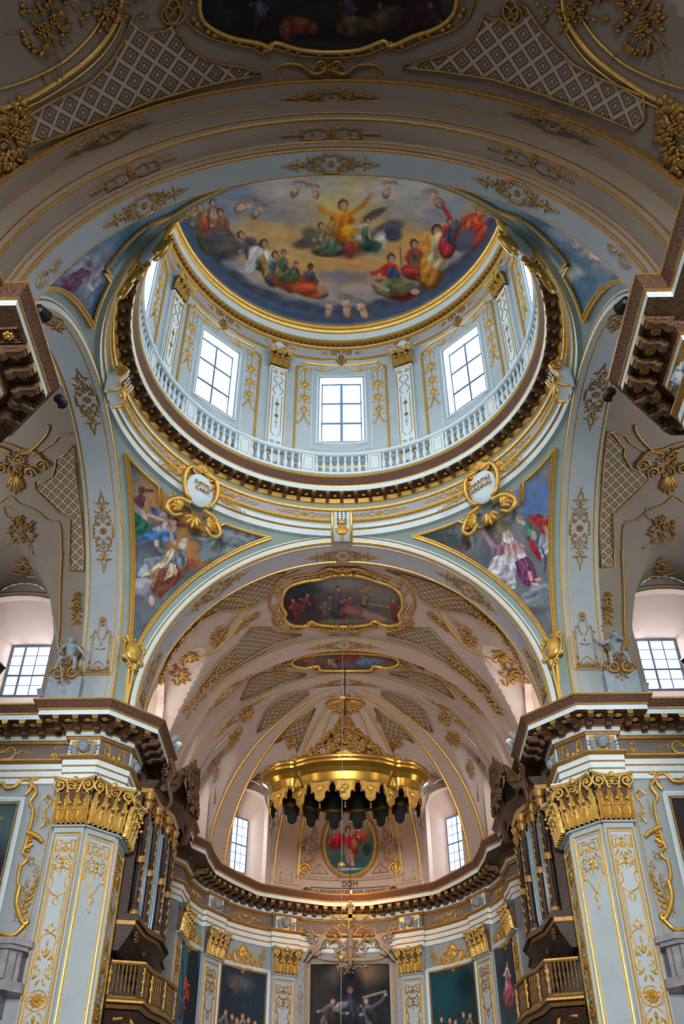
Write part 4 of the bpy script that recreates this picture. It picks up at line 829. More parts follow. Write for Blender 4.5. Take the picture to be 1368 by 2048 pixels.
def canv_WR():
    c = Canvas(1010, 400, 1260, 660, (104, 146, 176), 12, .12, 5)
    c.blob(1090, 440, 50, 30, (60, 116, 160), 20, .9, .6); c.blob(1160, 490, 40, 16, (176, 150, 176), 35, .95, .5, .35); c.blob(1185, 515, 40, 14, (190, 190, 204), 35, .95, .5, .25); c.blob(1145, 550, 26, 20, (214, 220, 206), 10, .9, .6); c.blob(1165, 580, 24, 30, (88, 128, 170), 20, .9, .5); c.blob(1115, 470, 30, 10, (150, 176, 196), 25, .8, .6); c.blob(1205, 545, 24, 12, (146, 160, 184), 30, .8, .5); return c
PEND = {(-1, 1): (canv_EL, 'pendentive fresco of a grey-robed old man below a blue-draped angel', 'left of the choir arch'),
        (1, 1): (canv_ER, 'pendentive fresco of a white-veiled purple figure below a red-robed man', 'right of the choir arch'),
        (-1, -1): (canv_WL, 'blue pendentive fresco with a mauve-draped figure, upper left behind nave arch', ''),
        (1, -1): (canv_WR, 'blue pendentive fresco with lilac and cream drapery, upper right behind the nave arch', '')}
CP = 7.38; ZT = 24.86
for (sx, sy), (fn, lab, ex) in PEND.items():
    def pt(z, q, d=.03, c=CP):
        r = sqrt(RS**2-(z-ZC)**2)-d; a0 = math.acos(min(1, c/r)); a1 = pi/2-a0; a = a0+(a1-a0)*q
        return (sx*r*cos(a), sy*r*sin(a), z)
    zlo = ZC+sqrt(RS**2-2*(CP+.03)**2)+.02
    r_ = empty('pendentive_fresco', (lab+' '+ex).strip(), 'fresco', pt(zlo, .5))
    zz = zlo+(ZT-zlo)*np.linspace(0, 1, 170)**1.0
    paintgrid([[pt(z, q) for q in np.linspace(0, 1, 150)] for z in zz], fn(), 1.0, 'painted_field', r_)
    mb = MB()
    for rad, dd, cc in ((.055, .07, CP+.03), (.035, .10, CP-.05)):
        mb.tube([pt(z, 0, dd, cc) for z in np.linspace(zlo-.05, ZT, 40)], rad, 6); mb.tube([pt(z, 1, dd, cc) for z in np.linspace(zlo-.05, ZT, 40)], rad, 6)
        top = []
        for q in np.linspace(0, 1, 41):
            z = ZT-(.0 if abs(q-.5) > .20 else .42); top.append(pt(z, q, dd, CP))
            if abs(abs(q-.5)-.20) < .013: top.append(pt(ZT if abs(q-.5) <= .20 else ZT-.42, q, dd, CP))
        mb.tube(top, rad, 6)
    mb.build('gilded_frame', GOLD, r_)
    mb = MB(); f = lambda u, v, w_: np.array(pt(max(17.3, zlo+.0+v), .5, .03+w_)) + np.array([-sx*-u*.707*-1, sy*-u*-.707*-1, 0])*1.0
    stz = zlo; ctr = np.array(pt(stz+.35, .5, .1)); nn = np.array([-sx, -sy, .2]); nn /= np.linalg.norm(nn); uu = np.array([-nn[1], nn[0], 0]); uu /= np.linalg.norm(uu); vv = np.cross(nn, uu)
    if vv[2] < 0: vv = -vv
    if sy > 0:
        e = empty('gilded_escutcheon', 'plain gilded shield with leafy crown at the %s pendentive\'s lower tip' % ('left' if sx < 0 else 'right'), 'escutcheon', tuple(ctr), 'shields at the pendentive tips')
        mb = MB(); mb.blob(ctr+nn*.06, .30, .42, .14, 0, 14, 8, [uu, vv, nn]); mb.build('shield', GOLD, e)
        m = mirx([*palm(.18, .42, 1.0, .28, 4), spiral(.34, .30, .14, pi, 1.3, -1, .05), spiral(.30, -.36, .12, 0, 1.3, -1, .045), curve([(.34, .3), (.40, 0), (.30, -.35), (.05, -.62)], .05, .03, 6)]) + palm(0, .46, pi/2, .3, 5) + palm(0, -.5, -pi/2, .4, 5)
        ornament('scroll_border', m, planemap(ctr+nn*.08, uu, vv, nn), parent=e, mt=GOLD)
        mb = MB()
        for q in (-1, 1): mb.tube([ctr+uu*q*.10*(1-t)-vv*(.5+t*1.75)+nn*.03*(1-t)-nn*.12*t for t in np.linspace(0, 1, 8)], .055, 6)
        mb.build('pendant_moulding', GOLD, e)
# ------------------------------------------------------------------ cartouches hanging from the great ring
def text_mesh(body, size, ex=.012):
    cu = bpy.data.curves.new('lettering', 'FONT'); cu.body = body; cu.size = size; cu.extrude = ex; cu.align_x = 'CENTER'; cu.align_y = 'CENTER'
    o = bpy.data.objects.new('lettering', cu); COL.objects.link(o); dg = bpy.context.evaluated_depsgraph_get(); me = bpy.data.meshes.new_from_object(o.evaluated_get(dg)); bpy.data.objects.remove(o); return me
def letter(name, body, size, M, parent, m, ex=.012):
    me = text_mesh(body, size, ex); me.materials.clear(); me.materials.append(m); o = bpy.data.objects.new(name, me); COL.objects.link(o); o.matrix_basis = M
    if parent is not None: o.parent = parent; o.matrix_parent_inverse = wm(parent).inverted()
    return o
CARTL = {(-1, 1): 'at the left front', (1, 1): 'at the right front', (-1, -1): 'far upper left', (1, -1): 'far upper right'}
for (sx, sy), tx in {(-1, 1): 'IVSTITIA\nCARIT.', (1, 1): 'CHARITAS\nCARDINAL', (-1, -1): '', (1, -1): ''}.items():
    az = atan2(sy, sx); n = np.array([-cos(az), -sin(az), -.12]); n /= np.linalg.norm(n); u = np.array([-n[1], n[0], 0.]); u /= np.linalg.norm(u); v = np.cross(n, u); v *= np.sign(v[2]); u = np.cross(v, n)
    c0 = np.array([7.38*cos(az), 7.38*sin(az), 25.35]); f = planemap(c0, u, v, n)
    e = empty('ring_cartouche', 'gilded scroll cartouche with flower sprays on the dome ring, %s' % CARTL[(sx, sy)], 'cartouche', tuple(c0))
    mb = MB(); mb.blob(c0+n*.02, .60, .70, .22, 0, 18, 9, [u, v, n]); mb.build('blue_field', BLUEW, e)
    m = mirx([curve([(.08, .52), (.40, .50), (.50, .1), (.34, -.30), (.12, -.34), (.16, -.16)], .075, .04, 7), spiral(.2, .5, .15, pi, 1.3, -1, .05), curve([(.2, -.5), (.55, -.55), (.8, -.85), (.6, -1.05), (.35, -.9)], .07, .04, 7), *palm(.35, -.75, .3, .4, 5, .4)]) + palm(0, .56, pi/2, .36, 7, .4) + palm(0, -.75, -pi/2, .4, 5)
    ornament('scroll_frame', xf(m, 1.5)+xf(mirx(m_cluster_at(.8, -.95, .3, 8)+m_cluster_at(.55, .35, .2, 9)), 1.1), f, parent=e, mt=GOLD)
    m = mirx([*m_cluster_at(.95, .15, .36, 13), *m_cluster_at(.75, .05, .30, 3), *m_cluster_at(1.08, -.12, .25, 4), *m_cluster_at(1.4, -.28, .20, 5), *palm(.6, .3, 1.2, .5, 5), *m_cluster_at(1.68, -.42, .14, 6), curve([(.5, 0), (1.0, -.1), (1.7, -.5)], .025, .012)])
    m = [(q[0], [(p[0], p[1]) for p in q[1]], q[2], q[3]) if q[0] == 't' else q for q in m]
    g0 = cylmap(7.40, math.degrees(az), 25.62); g = lambda a, b, w_, g0=g0: g0(a*1.12, b*.7, w_)
    ornament('flower_spray', m, g, parent=e, mt=GOLD)
    if tx:
        M = Matrix.Identity(4)
        for k in range(3): M[k][0], M[k][1], M[k][2], M[k][3] = u[k], v[k], n[k], (c0+n*.26)[k]
        letter('lettering', tx, .23, M, e, GOLDD, .02)
# ------------------------------------------------------------------ scroll consoles at the crown of three arches
for az, lab in ((90, 'over the choir arch'), (0, 'over the right transept arch'), (180, 'over the left transept arch')):
    a = radians(az); o_ = np.array([-cos(a), -sin(a), 0]); M = frame((7.42*cos(a), 7.42*sin(a), 25.2), o_)
    e = empty('keystone_console', 'blue and gilded scroll console keystone '+lab, 'console', M=M, group=None)
    P = [(.12, .62), (.42, .60), (.55, .42), (.48, .22), (.34, .06), (.30, -.10), (.36, -.3), (.42, -.42), (.30, -.52), (.02, -.55)]
    mb = MB(); mb.grid([[tuple(M @ Vector((x, y, z))) for y, z in P] for x in (-.30, -.1, .1, .30)], 0)
    for x in (-.30, .30): mb.add([tuple(M @ Vector((x, y, z))) for y, z in [(-.1, .62)]+P+[(-.1, -.55)]], [tuple(range(len(P)+2))])
    mb.build('scroll_body', BLUEW, e)
    mb = MB()
    for x in (-.36, .36): stamp(mb, [spiral(0, 0, .17, pi/2, 1.5, 1, .05), ], lambda p, q, w_, x=x: np.array(M @ Vector((x, .36+p, .42+q)))); mb.tube([M @ Vector((x, y+.02, z)) for y, z in P], .05, 6)
    mb.build('volute', GOLD, e)
    for r in range(6):
        for x_ in (-.15, 0, .15): MB().box((x_, .56-.03*r, .46-.09*r), (.065, .06, .04), M=M).build('bead_drop', BRONZE, e)
    ornament('acanthus', palm(0, .1, pi/2, .3, 5)+palm(0, -.45, pi/2, .55, 5, .35)+palm(0, -.45, -pi/2, .2, 3)+m_cluster(.2, 12, 4, 1.2), planemap(M @ Vector((0, .44, -.12)), M.to_3x3() @ Vector((1, 0, 0)), M.to_3x3() @ Vector((0, 0, 1)), M.to_3x3() @ Vector((0, 1, 0))), parent=e, mt=GOLD)

# ------------------------------------------------------------------ drum: window surrounds, pilasters, consoles, balustrade, frieze scrolls
WN = {90: 'centre drum window', 45: 'drum window right of the centre', 135: 'drum window left of the centre', 0: 'drum window at the far right edge', 180: 'drum window at the far left edge'}
def rectpath(f, x0, x1, y0, y1, w_=.02, cut=0, n=6):
    c = [(x0, y0), (x0, y1-cut), (x0+cut, y1-cut*.35) if cut else None, (x0+cut, y1) if cut else None, (x1-cut, y1) if cut else (x0, y1), (x1-cut, y1-cut*.35) if cut else None, (x1, y1-cut) if cut else (x1, y1), (x1, y0)]
    c = [q for q in c if q]; o = []
    for a, b in zip(c, c[1:]+[c[0]]):
        L = hypot(b[0]-a[0], b[1]-a[1]); k = max(1, int(L/.35))
        for q in range(k): o.append(f(a[0]+(b[0]-a[0])*q/k, a[1]+(b[1]-a[1])*q/k, w_))
    return o
for az, lab in WN.items():
    f = cylmap(RW, az, 28.0); e = empty('window_surround', 'gilded panel frame and flower drops around the %s' % lab, 'ornament', tuple(f(0, 0, 0)))
    mb = MB(); mb.tube(rectpath(f, -1.98, 1.98, .3, 6.55, .03, .35), .055, 6, close=True); mb.build('outer_frame', GOLD, e)
    mb = MB(); mb.tube(rectpath(f, -1.28, 1.28, 1.3, 6.0, .02), .025, 5, close=True); mb.tube(rectpath(f, -1.05, 1.05, 1.62, 5.8, .03), .05, 5, 0, close=True); mb.build('window_architrave', BLUEW, e)
    for s in (-1, 1):
        o = ornament('flower_drop', xf(m_drop(3.5, .32), 1, 0, s*1.60, 6.15), f, parent=e, mt=GOLD, n=5)
    ornament('swag', xf(m_swag(1.2), 1, 0, 0, 6.15), f, parent=e, mt=GOLD)
def cap_parts(w_, h, e, M, m=GOLDC, mg=GOLDC):
    """Corinthian capital, base at local origin, wall side y=0"""
    mb = MB(); d = w_*.22; L = lambda x, y, z: tuple(M @ Vector((x, y, z)))
    mb.grid([[L(x*s_, y*s_, z) for x, y in ((-w_/2, 0), (-w_/2, d), (w_/2, d), (w_/2, 0))] for s_, z in ((1, 0), (1, h*.86))], 0)
    mb.build('bell', BRONZE, e)
    mb = MB()
    def lf(x, z0, ht, wd, lean):
        G = []
        for t in np.linspace(0, 1, 13):
            cur = d+.02+lean*t**4+.06*sin(t*pi*.9); zz = z0+ht*(t if t < .84 else .84+.08*sin((t-.84)*12)-(t-.84)*.5)
            ww = wd*(.78+.22*sin(t*pi))*(1+.16*sin(t*24))*(1 if t < .55 else max(.12, 1-(t-.55)*1.75))
            G.append([L(x+ww*q/2, cur-(q*q)*.09+(.028 if k % 2 else 0)*(1-.3*t), zz-abs(q)*.05*(1-t)) for k, q in enumerate(np.linspace(-1, 1, 15))])
        mb.grid(G, 0); mb.blob(L(x, d+.05+lean, z0+ht*.80), wd*.26, wd*.20, .05, 0, 8, 5)
        for q in (-1, 1): mb.blob(L(x+q*wd*.36, d+.06+lean*.3, z0+ht*.60), wd*.15, wd*.12, .04, 0, 6, 4)
    n1 = 3
    for k in range(n1+1): lf(-w_/2+w_*k/n1, 0, h*.78, w_/n1*.60, .16)
    for k in range(n1): lf(-w_/2+w_*(k+.5)/n1, 0, h*.46, w_/n1*.72, .20)
    mb.build('acanthus_leaves', m, e, ang=40)
    mb = MB()
    for s in (-1, 1):
        g = lambda p, q, v_, s=s: np.array(L(s*(w_*.5+p), d+.16+v_-abs(p)*.3, h*.80+q))
        stamp(mb, [spiral(-.02, -.02, h*.15, pi/2, 1.6, -1, .05), curve([(-.02, h*.13), (-w_*.22, h*.08), (-w_*.36, -h*.22)], .05, .035, 6), leaf(-w_*.28, -h*.02, 1.2, h*.2, .08), B(-.02, -.02, .05, .05, .07)], g); stamp(mb, [spiral(-w_*.40, -.01, h*.09, pi/2, 1.4, 1, .028)], g)
    mb.build('volutes', mg, e, ang=180)
    mb = MB(); rows = []
    for x in np.linspace(-1, 1, 13):
        y = d+.28-.20*(1-x*x); X = x*(w_/2+.16); rows.append([L(X, -.02, h*.89), L(X, y-.06, h*.89), L(X, y, h*.93), L(X, y, h*1.0), L(X, -.02, h*1.0)])
    mb.grid(rows, 0); mb.tube([r[2] for r in rows], .05, 6, 1); mb.tube([r[1] for r in rows], .025, 6, 1); mb.blob(L(0, d+.12, h*.94), .1, .1, .1, 1)
    mb.build('abacus', [BLUEW, mg], e)
for az in (22.5, 67.5, 112.5, 157.5, -14, 194):
    if az in (-14, 194): az = -22.5 if az < 0 else 202.5
    a = radians(az); n = (-cos(a), -sin(a), 0); M = frame((7.16*cos(a), 7.16*sin(a), 27.6), n)
    pos = {22.5: 'drum pilaster between the right window and the far right one', 67.5: 'drum pilaster between the centre window and the right one', 112.5: 'drum pilaster between the centre window and the left one', 157.5: 'drum pilaster between the left window and the far left one', -22.5: 'drum pilaster beyond the far right window', 202.5: 'drum pilaster beyond the far left window'}[az]
    e = empty('drum_pilaster', 'blue-white '+pos+', gilded capital', 'pilaster', M=M)
    mb = MB(); mb.box((0, .06, 3.05), (.78, .16, 6.1), M=M); mb.build('shaft', BLUEW, e)
    mb = MB(); L = lambda u, v, w_: np.array(M @ Vector((u, .145+w_, v))); mb.tube(rectpath(L, -.33, .33, .2, 5.95, .005), .028, 5, close=True); mb.build('gilded_border', GOLD, e)
    m = xf(mirx([spiral(.14, -.25, .12, 0, 1.4, 1, .018), curve([(.05, -.45), (.2, -.7), (.05, -1.0), (.22, -1.35), (.1, -1.6)], .016, n=6), T([(.2, -1.7), (.2, -3.9), (.05, -4.1)], .012), spiral(.13, -4.45, .1, 0, 1.4, 1, .014), *flower(.0, -4.9, .1, 6), curve([(.06, -5.05), (.24, -5.2), (.2, -5.5), (.03, -5.6)], .03, n=6), *palm(.18, -5.05, 1.3, .24, 3)]) + [T([(0, -1.9), (0, -3.6)], .012)] + flower(0, -2.2, .11, 6)+flower(0, -2.9, .11, 6)+[T([(-.08, -3.3), (.08, -3.3)], .012)], 1, 0, 0, 5.95)
    ornament('arabesque', m, L, parent=e, mt=GOLDD)
    M2 = M @ Matrix.Translation((0, .04, 6.12)); cap_parts(.80, 1.0, e, M2)
for k in range(-2, 11):
    az = 22.5*k; a = radians(az)
    if not onview(7*cos(a), 7*sin(a), 35.3, 0): continue
    f = cylmap(7.14, az, 35.3); w_ = k % 2 == 0
    if w_:
        m = mirx([spiral(.3, .05, .22, pi, 1.4, -1, .05), curve([(.05, -.1), (.12, -.5), (.02, -.8)], .04, n=6), *m_cluster_at(.85, 0, .13, 7), *palm(.6, 0, .2, .25, 3)])+palm(0, -.2, -pi/2, .6, 5, .3)
        ornament('scroll_bracket', m, f, 'gilded double scroll bracket in the upper drum frieze above %s' % ({4: 'the centre window', 2: 'the window right of centre', 6: 'the window left of centre', 0: 'the far right window', 8: 'the far left window', -2: 'the near right rim', 10: 'the near left rim'}.get(k, 'a hidden window')), 'ornament')
    else:
        e = empty('shell_bracket', 'white shell bracket with gilded scrolls above the %s drum capital' % {3: 'centre-right', 5: 'centre-left', 1: 'right', 7: 'left', -1: 'outermost right', 9: 'outermost left'}.get(k, 'hidden'), 'ornament', tuple(f(0, 0, 0)))
        ornament('shell', palm(0, -.12, pi/2, .42, 7, .4)+[B(0, -.1, .14, .1, .12)], f, parent=e, mt=BLUEW)
        ornament('scroll', mirx([spiral(.3, .12, .13, pi, 1.3, -1, .035), spiral(.2, -.22, .1, 0, 1.3, 1, .03), *m_cluster_at(.62, 0, .14, 7)]), f, parent=e, mt=GOLDD)
for k in range(16):
    az = 11.25+22.5*k; a = radians(az)
    if not onview(7.4*cos(a), 7.4*sin(a), 26, 0) or sin(a) < -.3 or abs(az-45) < 12 and False: continue
    m = m_frieze(1.05, .14)
    side = 'right' if cos(a) > 0 else 'left'; dist = ['nearest the choir keystone', 'second from the choir keystone', 'third from the choir keystone', 'nearest the transept keystone'][min(3, int(abs(90-az)//22.5))] if sin(a) > 0 else 'past the transept keystone'
    ornament('frieze_scroll', m, cylmap(7.44, az, 25.98), 'gilded interlaced scroll on the lilac ring frieze, %s side, %s' % (side, dist), 'ornament', 'scrolls on the ring frieze', GOLD)
def balus(h=.95):
    mb = loc(MB()); pr = [(.0, 0), (.085, 0), (.085, .05), (.05, .08), (.045, .12), (.075, .22), (.092, .32), (.075, .45), (.045, .62), (.036, .74), (.06, .77), (.06, .80), (.04, .82), (.075, .90), (.075, h)]
    mb.lathe(pr, n=10); o = mb.build('baluster', BLUEW, ang=40); COL.objects.unlink(o); return o.data
BAL = balus(.90)
e = empty('drum_balustrade', 'white ring balustrade with round balusters at the foot of the drum', 'balustrade', (0, 0, 27.55))
mb = MB(); ring(mb, [(6.98, 27.52), (6.72, 27.52), (6.72, 27.62), (6.76, 27.66), (6.94, 27.66)], [0]*4); mb.build('plinth', BLUEW, e)
mb = MB(); ring(mb, [(6.95, 28.52), (6.76, 28.52), (6.70, 28.56), (6.68, 28.64), (6.72, 28.68), (6.98, 28.68), (7.0, 28.56), (6.95, 28.52)], [0]*7); mb.build('handrail', BLUEW, e)
cnt = 0
for k in range(16):
    az = 11.25+22.5*k; a = radians(az)
    if onview(6.8*cos(a), 6.8*sin(a), 28, 60) and sin(a) > -.72:
        M = frame((6.86*cos(a), 6.86*sin(a), 27.6), (-cos(a), -sin(a), 0)); mb = MB(); mb.box((0, 0, .47), (.52, .2, .94), M=M); p = mb.build('pedestal', BLUEW, e)
        mb = MB(); L = lambda u, v, w_: np.array(M @ Vector((u, .10+w_, v))); mb.tube(rectpath(L, -.17, .17, .12, .84, .005), .012, 4, close=True); mb.build('gilded_fillet', GOLD, p)
    for q in range(8):
        b = radians(22.5*k+11.25+2.9+q*(22.5-5.8)/7)
        if not onview(6.85*cos(b), 6.85*sin(b), 28, 5) or sin(b) < -.66 or cnt >= 100: continue
        put('baluster', BAL, e, Matrix.Translation((6.85*cos(b), 6.85*sin(b), 27.63))); cnt += 1
# ------------------------------------------------------------------ panels surveyed onto vaults
def SB(R, d=.03): return dict(BY=R-d)
def hits(x, y, sf):
    d = ray(x, y)
    if 'BY' in sf: o = np.array([CAM[0], CAM[2]-ZC]); e = d[[0, 2]]; v = sf['BY']
    elif 'BX' in sf: o = np.array([CAM[1], CAM[2]-ZC]); e = d[[1, 2]]; v = sf['BX']
    elif 'S' in sf: return hit(x, y, **sf)
    elif 'F' in sf: P = hit(x, y, F=sf['F'], t=sf.get('t', (8, 70))); return P-ray(x, y)*.04
    else: return hit(x, y, **sf)
    A = e@e; Bq = o@e; D = o@o-v*v; return CAM+d*(-Bq+sqrt(max(Bq*Bq-A*D, 0)))/A
def norm_(P, sf):
    if 'BY' in sf: n = np.array([-P[0], 0, ZC-P[2]])
    elif 'BX' in sf: n = np.array([0, -P[1], ZC-P[2]])
    elif 'S' in sf: n = np.array(sf['c'])-P
    elif 'R' in sf: n = np.array([-P[0], sf.get('y0', 0)-P[1], 0])
    else: n = CAM-P
    return n/np.linalg.norm(n)
def inside(pts, x, y):
    c = False
    for (x0, y0), (x1, y1) in zip(pts, pts[1:]+pts[:1]):
        if (y0 > y) != (y1 > y) and x < (x1-x0)*(y-y0)/(y1-y0)+x0: c = not c
    return c
def smooth(pts, n=4, close=True):
    P = [np.array(p, float) for p in pts]; m = len(P); o = []
    for k in range(m if close else m-1):
        a, b, c, d = (P[(k-1) % m], P[k], P[(k+1) % m], P[(k+2) % m]) if close else (P[max(k-1, 0)], P[k], P[k+1], P[min(k+2, m-1)])
        for q in range(n):
            t = q/n; o.append(tuple(.5*((2*b)+(c-a)*t+(2*a-5*b+4*c-d)*t*t+(3*b-a-3*c+d)*t**3)))
    return o if close else o+[tuple(P[-1])]
def patch(name, poly, sf, step, m, parent=None, canvas=None, per=.34, lift=0):
    xs = [p[0] for p in poly]; ys = [p[1] for p in poly]; nx = int((max(xs)-min(xs))/step)+1; ny = int((max(ys)-min(ys))/step)+1
    idx = {}; V = []; F = []; mb = MB()
    def vid(i, j):
        if (i, j) not in idx: idx[(i, j)] = len(V); V.append(tuple(hits(min(xs)+i*step, min(ys)+j*step, sf)))
        return idx[(i, j)]
    for i in range(nx):
        for j in range(ny):
            if inside(poly, min(xs)+(i+.5)*step, min(ys)+(j+.5)*step): F.append((vid(i, j), vid(i+1, j), vid(i+1, j+1), vid(i, j+1)))
    mb.add(V, F)
    if canvas is not None:
        x, y = projv(V); return mb.build(name, PAINT, parent, ang=180, paint=tolin(canvas.finish(.8).sample(x, y)))
    A = np.array(V)
    if 'BY' in sf: uv = np.stack([sf['BY']*np.arctan2(A[:, 0], A[:, 2]-ZC), A[:, 1]], 1)/per
    elif 'BX' in sf: uv = np.stack([sf['BX']*np.arctan2(A[:, 1], A[:, 2]-ZC), A[:, 0]], 1)/per
    elif 'S' in sf: q = A-np.array(sf['c']); az = np.arctan2(q[:, 1], q[:, 0]); el = np.arcsin(np.clip(q[:, 2]/sf['S'], -1, 1)); uv = np.stack([np.round(az.mean()/.1)*0+az*sf['S']*np.cos(el.mean()), el*sf['S']], 1)/per
    else: uv = A[:, :2]/per
    return mb.build(name, m, parent, ang=180, uv=uv)
def moulding(name, poly, sf, r, m, parent=None, close=True, lift=0, n=5):
    mb = MB(); pts = [(lambda P: P+norm_(P, sf)*lift)(hits(x, y, sf)) for x, y in poly]; mb.tube(pts, r, n, close=close); return mb.build(name, m, parent, ang=180)
def scaled(poly, s):
    cx = sum(p[0] for p in poly)/len(poly); cy = sum(p[1] for p in poly)/len(poly); return [(cx+(x-cx)*s, cy+(y-cy)*s) for x, y in poly]
def lattice(poly, sf, label, per=.34, step=2.5):
    P0 = hits(*poly[0], sf); e = empty('lattice_panel', label, 'lattice panel', tuple(P0), 'lattice panels on the vaults')
    patch('lattice_field', poly, sf, step, LATTICE, e, per=per); moulding('gilded_border', poly, sf, .035, GOLDD, e, lift=.02); return e
def div(p, s, x0=0, y0=0): return [(x0+a/s, y0+b/s) for a, b in p]
def flip(poly, ax=685): return [(2*ax-x, y) for x, y in poly]
N85, C72, TX, AS = dict(BY=RN-.03), dict(BY=RC-.03), dict(BX=RT_-.03), dict(S=6.87, c=(0, 18.2, ZC))
LN = [(262, 37), (283, 55), (300, 65), (330, 62), (350, 45), (352, 60), (375, 95), (410, 118), (450, 130), (490, 135), (523, 149), (460, 160), (400, 174), (300, 203), (200, 242), (130, 268), (55, 292), (35, 275), (30, 248), (100, 205), (180, 165), (220, 125), (245, 85)]
RNP = [(1041, 8), (1034, 25), (1014, 38), (984, 38), (969, 30), (964, 42), (944, 80), (894, 108), (849, 120), (806, 135), (884, 143), (984, 158), (1084, 188), (1184, 225), (1271, 261), (1291, 240), (1289, 192), (1209, 160), (1149, 130), (1114, 95), (1079, 55), (1054, 15)]
lattice(LN, N85, 'brown and cream diamond lattice panel on the nave vault, left of the dark painting', .60, 3)
lattice(RNP, N85, 'brown and cream diamond lattice panel on the nave vault, right of the dark painting', .60, 3)
LT = [(148, 890), (127, 909), (112, 918), (111, 933), (105, 953), (91, 961), (70, 962), (72, 979), (91, 998), (120, 1028), (137, 1034), (140, 1040), (139, 1100), (139, 1140), (167, 1142), (168, 1100), (163, 1039), (153, 951)]
RTP = [(1213, 863), (1225, 865), (1242, 888), (1249, 895), (1247, 911), (1262, 936), (1277, 942), (1295, 937), (1298, 960), (1283, 974), (1262, 995), (1233, 1023), (1226, 1025), (1228, 1100), (1229, 1131), (1201, 1135), (1199, 1060), (1205, 960)]
lattice(LT, TX, 'diamond lattice panel on the left transept vault', .36, 2)
lattice(RTP, TX, 'diamond lattice panel on the right transept vault', .36, 2)
S_ = 2.3586; q = lambda p: div(p, S_, 400, 1080)
lattice(q([(-70, 440), (0, 348), (150, 222), (300, 170), (405, 153), (370, 190), (340, 235), (310, 275), (250, 312), (200, 322), (90, 332), (0, 378), (-60, 440)]), C72, 'long lattice panel on the choir vault, upper left of the oval painting')
lattice(q([(240, 415), (330, 415), (370, 440), (480, 447), (350, 490), (200, 575), (100, 640), (0, 715), (0, 690), (90, 570), (180, 490)]), C72, 'lattice panel on the choir vault, lower left of the oval painting')
lattice(q([(880, 143), (960, 160), (1100, 203), (1240, 270), (1368, 365), (1430, 430), (1368, 395), (1260, 345), (1150, 325), (1100, 318), (1040, 275), (1010, 215), (950, 170)]), C72, 'long lattice panel on the choir vault, upper right of the oval painting')
lattice(q([(880, 445), (1000, 417), (1090, 420), (1150, 490), (1250, 590), (1368, 700), (1368, 720), (1200, 590), (1060, 500)]), C72, 'lattice panel on the choir vault, lower right of the oval painting')
lattice(q([(240, 655), (280, 630), (380, 622), (500, 632), (400, 680), (290, 715), (190, 755)]), C72, 'small lattice panel left of the narrow second choir painting')
lattice(q([(890, 625), (1030, 628), (1130, 665), (1200, 750), (1090, 695), (1000, 660)]), C72, 'small lattice panel right of the narrow second choir painting')
q = lambda p: div(p, 3.257, 480, 1350)
A1 = q([(110, 372), (170, 230), (250, 165), (350, 125), (440, 108), (450, 125), (370, 180), (300, 240), (190, 330)]); A2 = q([(230, 440), (330, 330), (440, 258), (490, 215), (440, 330), (370, 500), (345, 430), (310, 400)])
lattice(A1, AS, 'lattice panel on the apse half dome, outer left'); lattice(flip(A1, 690), AS, 'lattice panel on the apse half dome, outer right')
lattice(A2, AS, 'lattice panel on the apse half dome, inner left beside the canopy crest'); lattice(flip(A2, 690), AS, 'lattice panel on the apse half dome, inner right beside the canopy crest')

# ------------------------------------------------------------------ vault paintings in shaped frames
def medallion(poly, sf, label, canvas, rim=.07, studs=30, s2=1.10, s3=1.17):
    poly = smooth(poly, 3); e = empty('vault_painting', label, 'painting', tuple(hits(*poly[0], sf)))
    patch('painted_field', poly, sf, 2.5 if sf is N85 else 2, PAINT, e, canvas)
    moulding('gilded_inner_frame', poly, sf, rim, GOLD, e, lift=.05, n=6); moulding('outer_moulding', scaled(poly, s3), sf, rim*.55, GOLDD, e, lift=.03)
    st = scaled(poly, (1+s3)/2)
    for k in range(studs):
        P = hits(*st[int(k*len(st)/studs)], sf); n = norm_(P, sf); MB().blob(P+n*.03, rim*1.4, rim*1.4, rim, 0, 6, 4).build('leaf_stud', GOLDD, e, ang=180)
    return e
c = Canvas(380, -160, 940, 120, (34, 32, 30), 21, .05, 6)
for x, y, h, r_, cl, l in ((440, 15, 60, (58, 52, 38), (44, 64, 56), -20), (470, 30, 40, (80, 50, 44), None, 30), (520, 0, 70, (60, 44, 54), (70, 80, 90), 5), (700, 0, 70, (110, 50, 36), (50, 60, 80), 10), (760, 20, 60, (70, 56, 40), (80, 40, 60), -10), (860, 20, 90, (76, 34, 60), (64, 56, 44), 0), (800, -60, 70, (90, 60, 40), None, 0), (600, -70, 90, (70, 60, 60), (90, 50, 40), 0)): c.person(x, y-10, h, r_, cl, l, (120, 90, 70), arm=None)
c.blob(600, 50, 36, 18, (122, 52, 30), 12, 1, .35, .4); c.blob(575, 62, 16, 20, (112, 54, 34), -20, .9, .4, .3); c.blob(705, 52, 32, 20, (92, 70, 36), -6, 1, .35, .3); c.blob(770, 40, 40, 22, (78, 62, 44), -24, .9, .4, .3); c.blob(650, 90, 110, 10, (50, 52, 54), 0, .8, .6); c.blob(835, 40, 40, 30, (54, 26, 40), 0, .9, .5, .3); c.blob(640, 20, 60, 20, (36, 46, 38), 0, .8, .6); c.blob(900, 5, 20, 30, (60, 66, 60), 0, .8, .6); c.blob(450, 30, 30, 40, (30, 40, 36), 0, .8, .6)
MN = [(398, -10), (402, 35), (430, 60), (470, 76), (522, 86), (541, 97), (550, 84), (600, 98), (660, 103), (720, 98), (768, 80), (781, 91), (830, 70), (872, 56), (905, 30), (915, -10), (905, -70), (870, -110), (780, -130), (660, -138), (540, -130), (440, -110), (405, -70)]
medallion(MN, N85, 'large dark cusped painting at the crown of the nave vault', c, .06, 44, 1.08, 1.13)
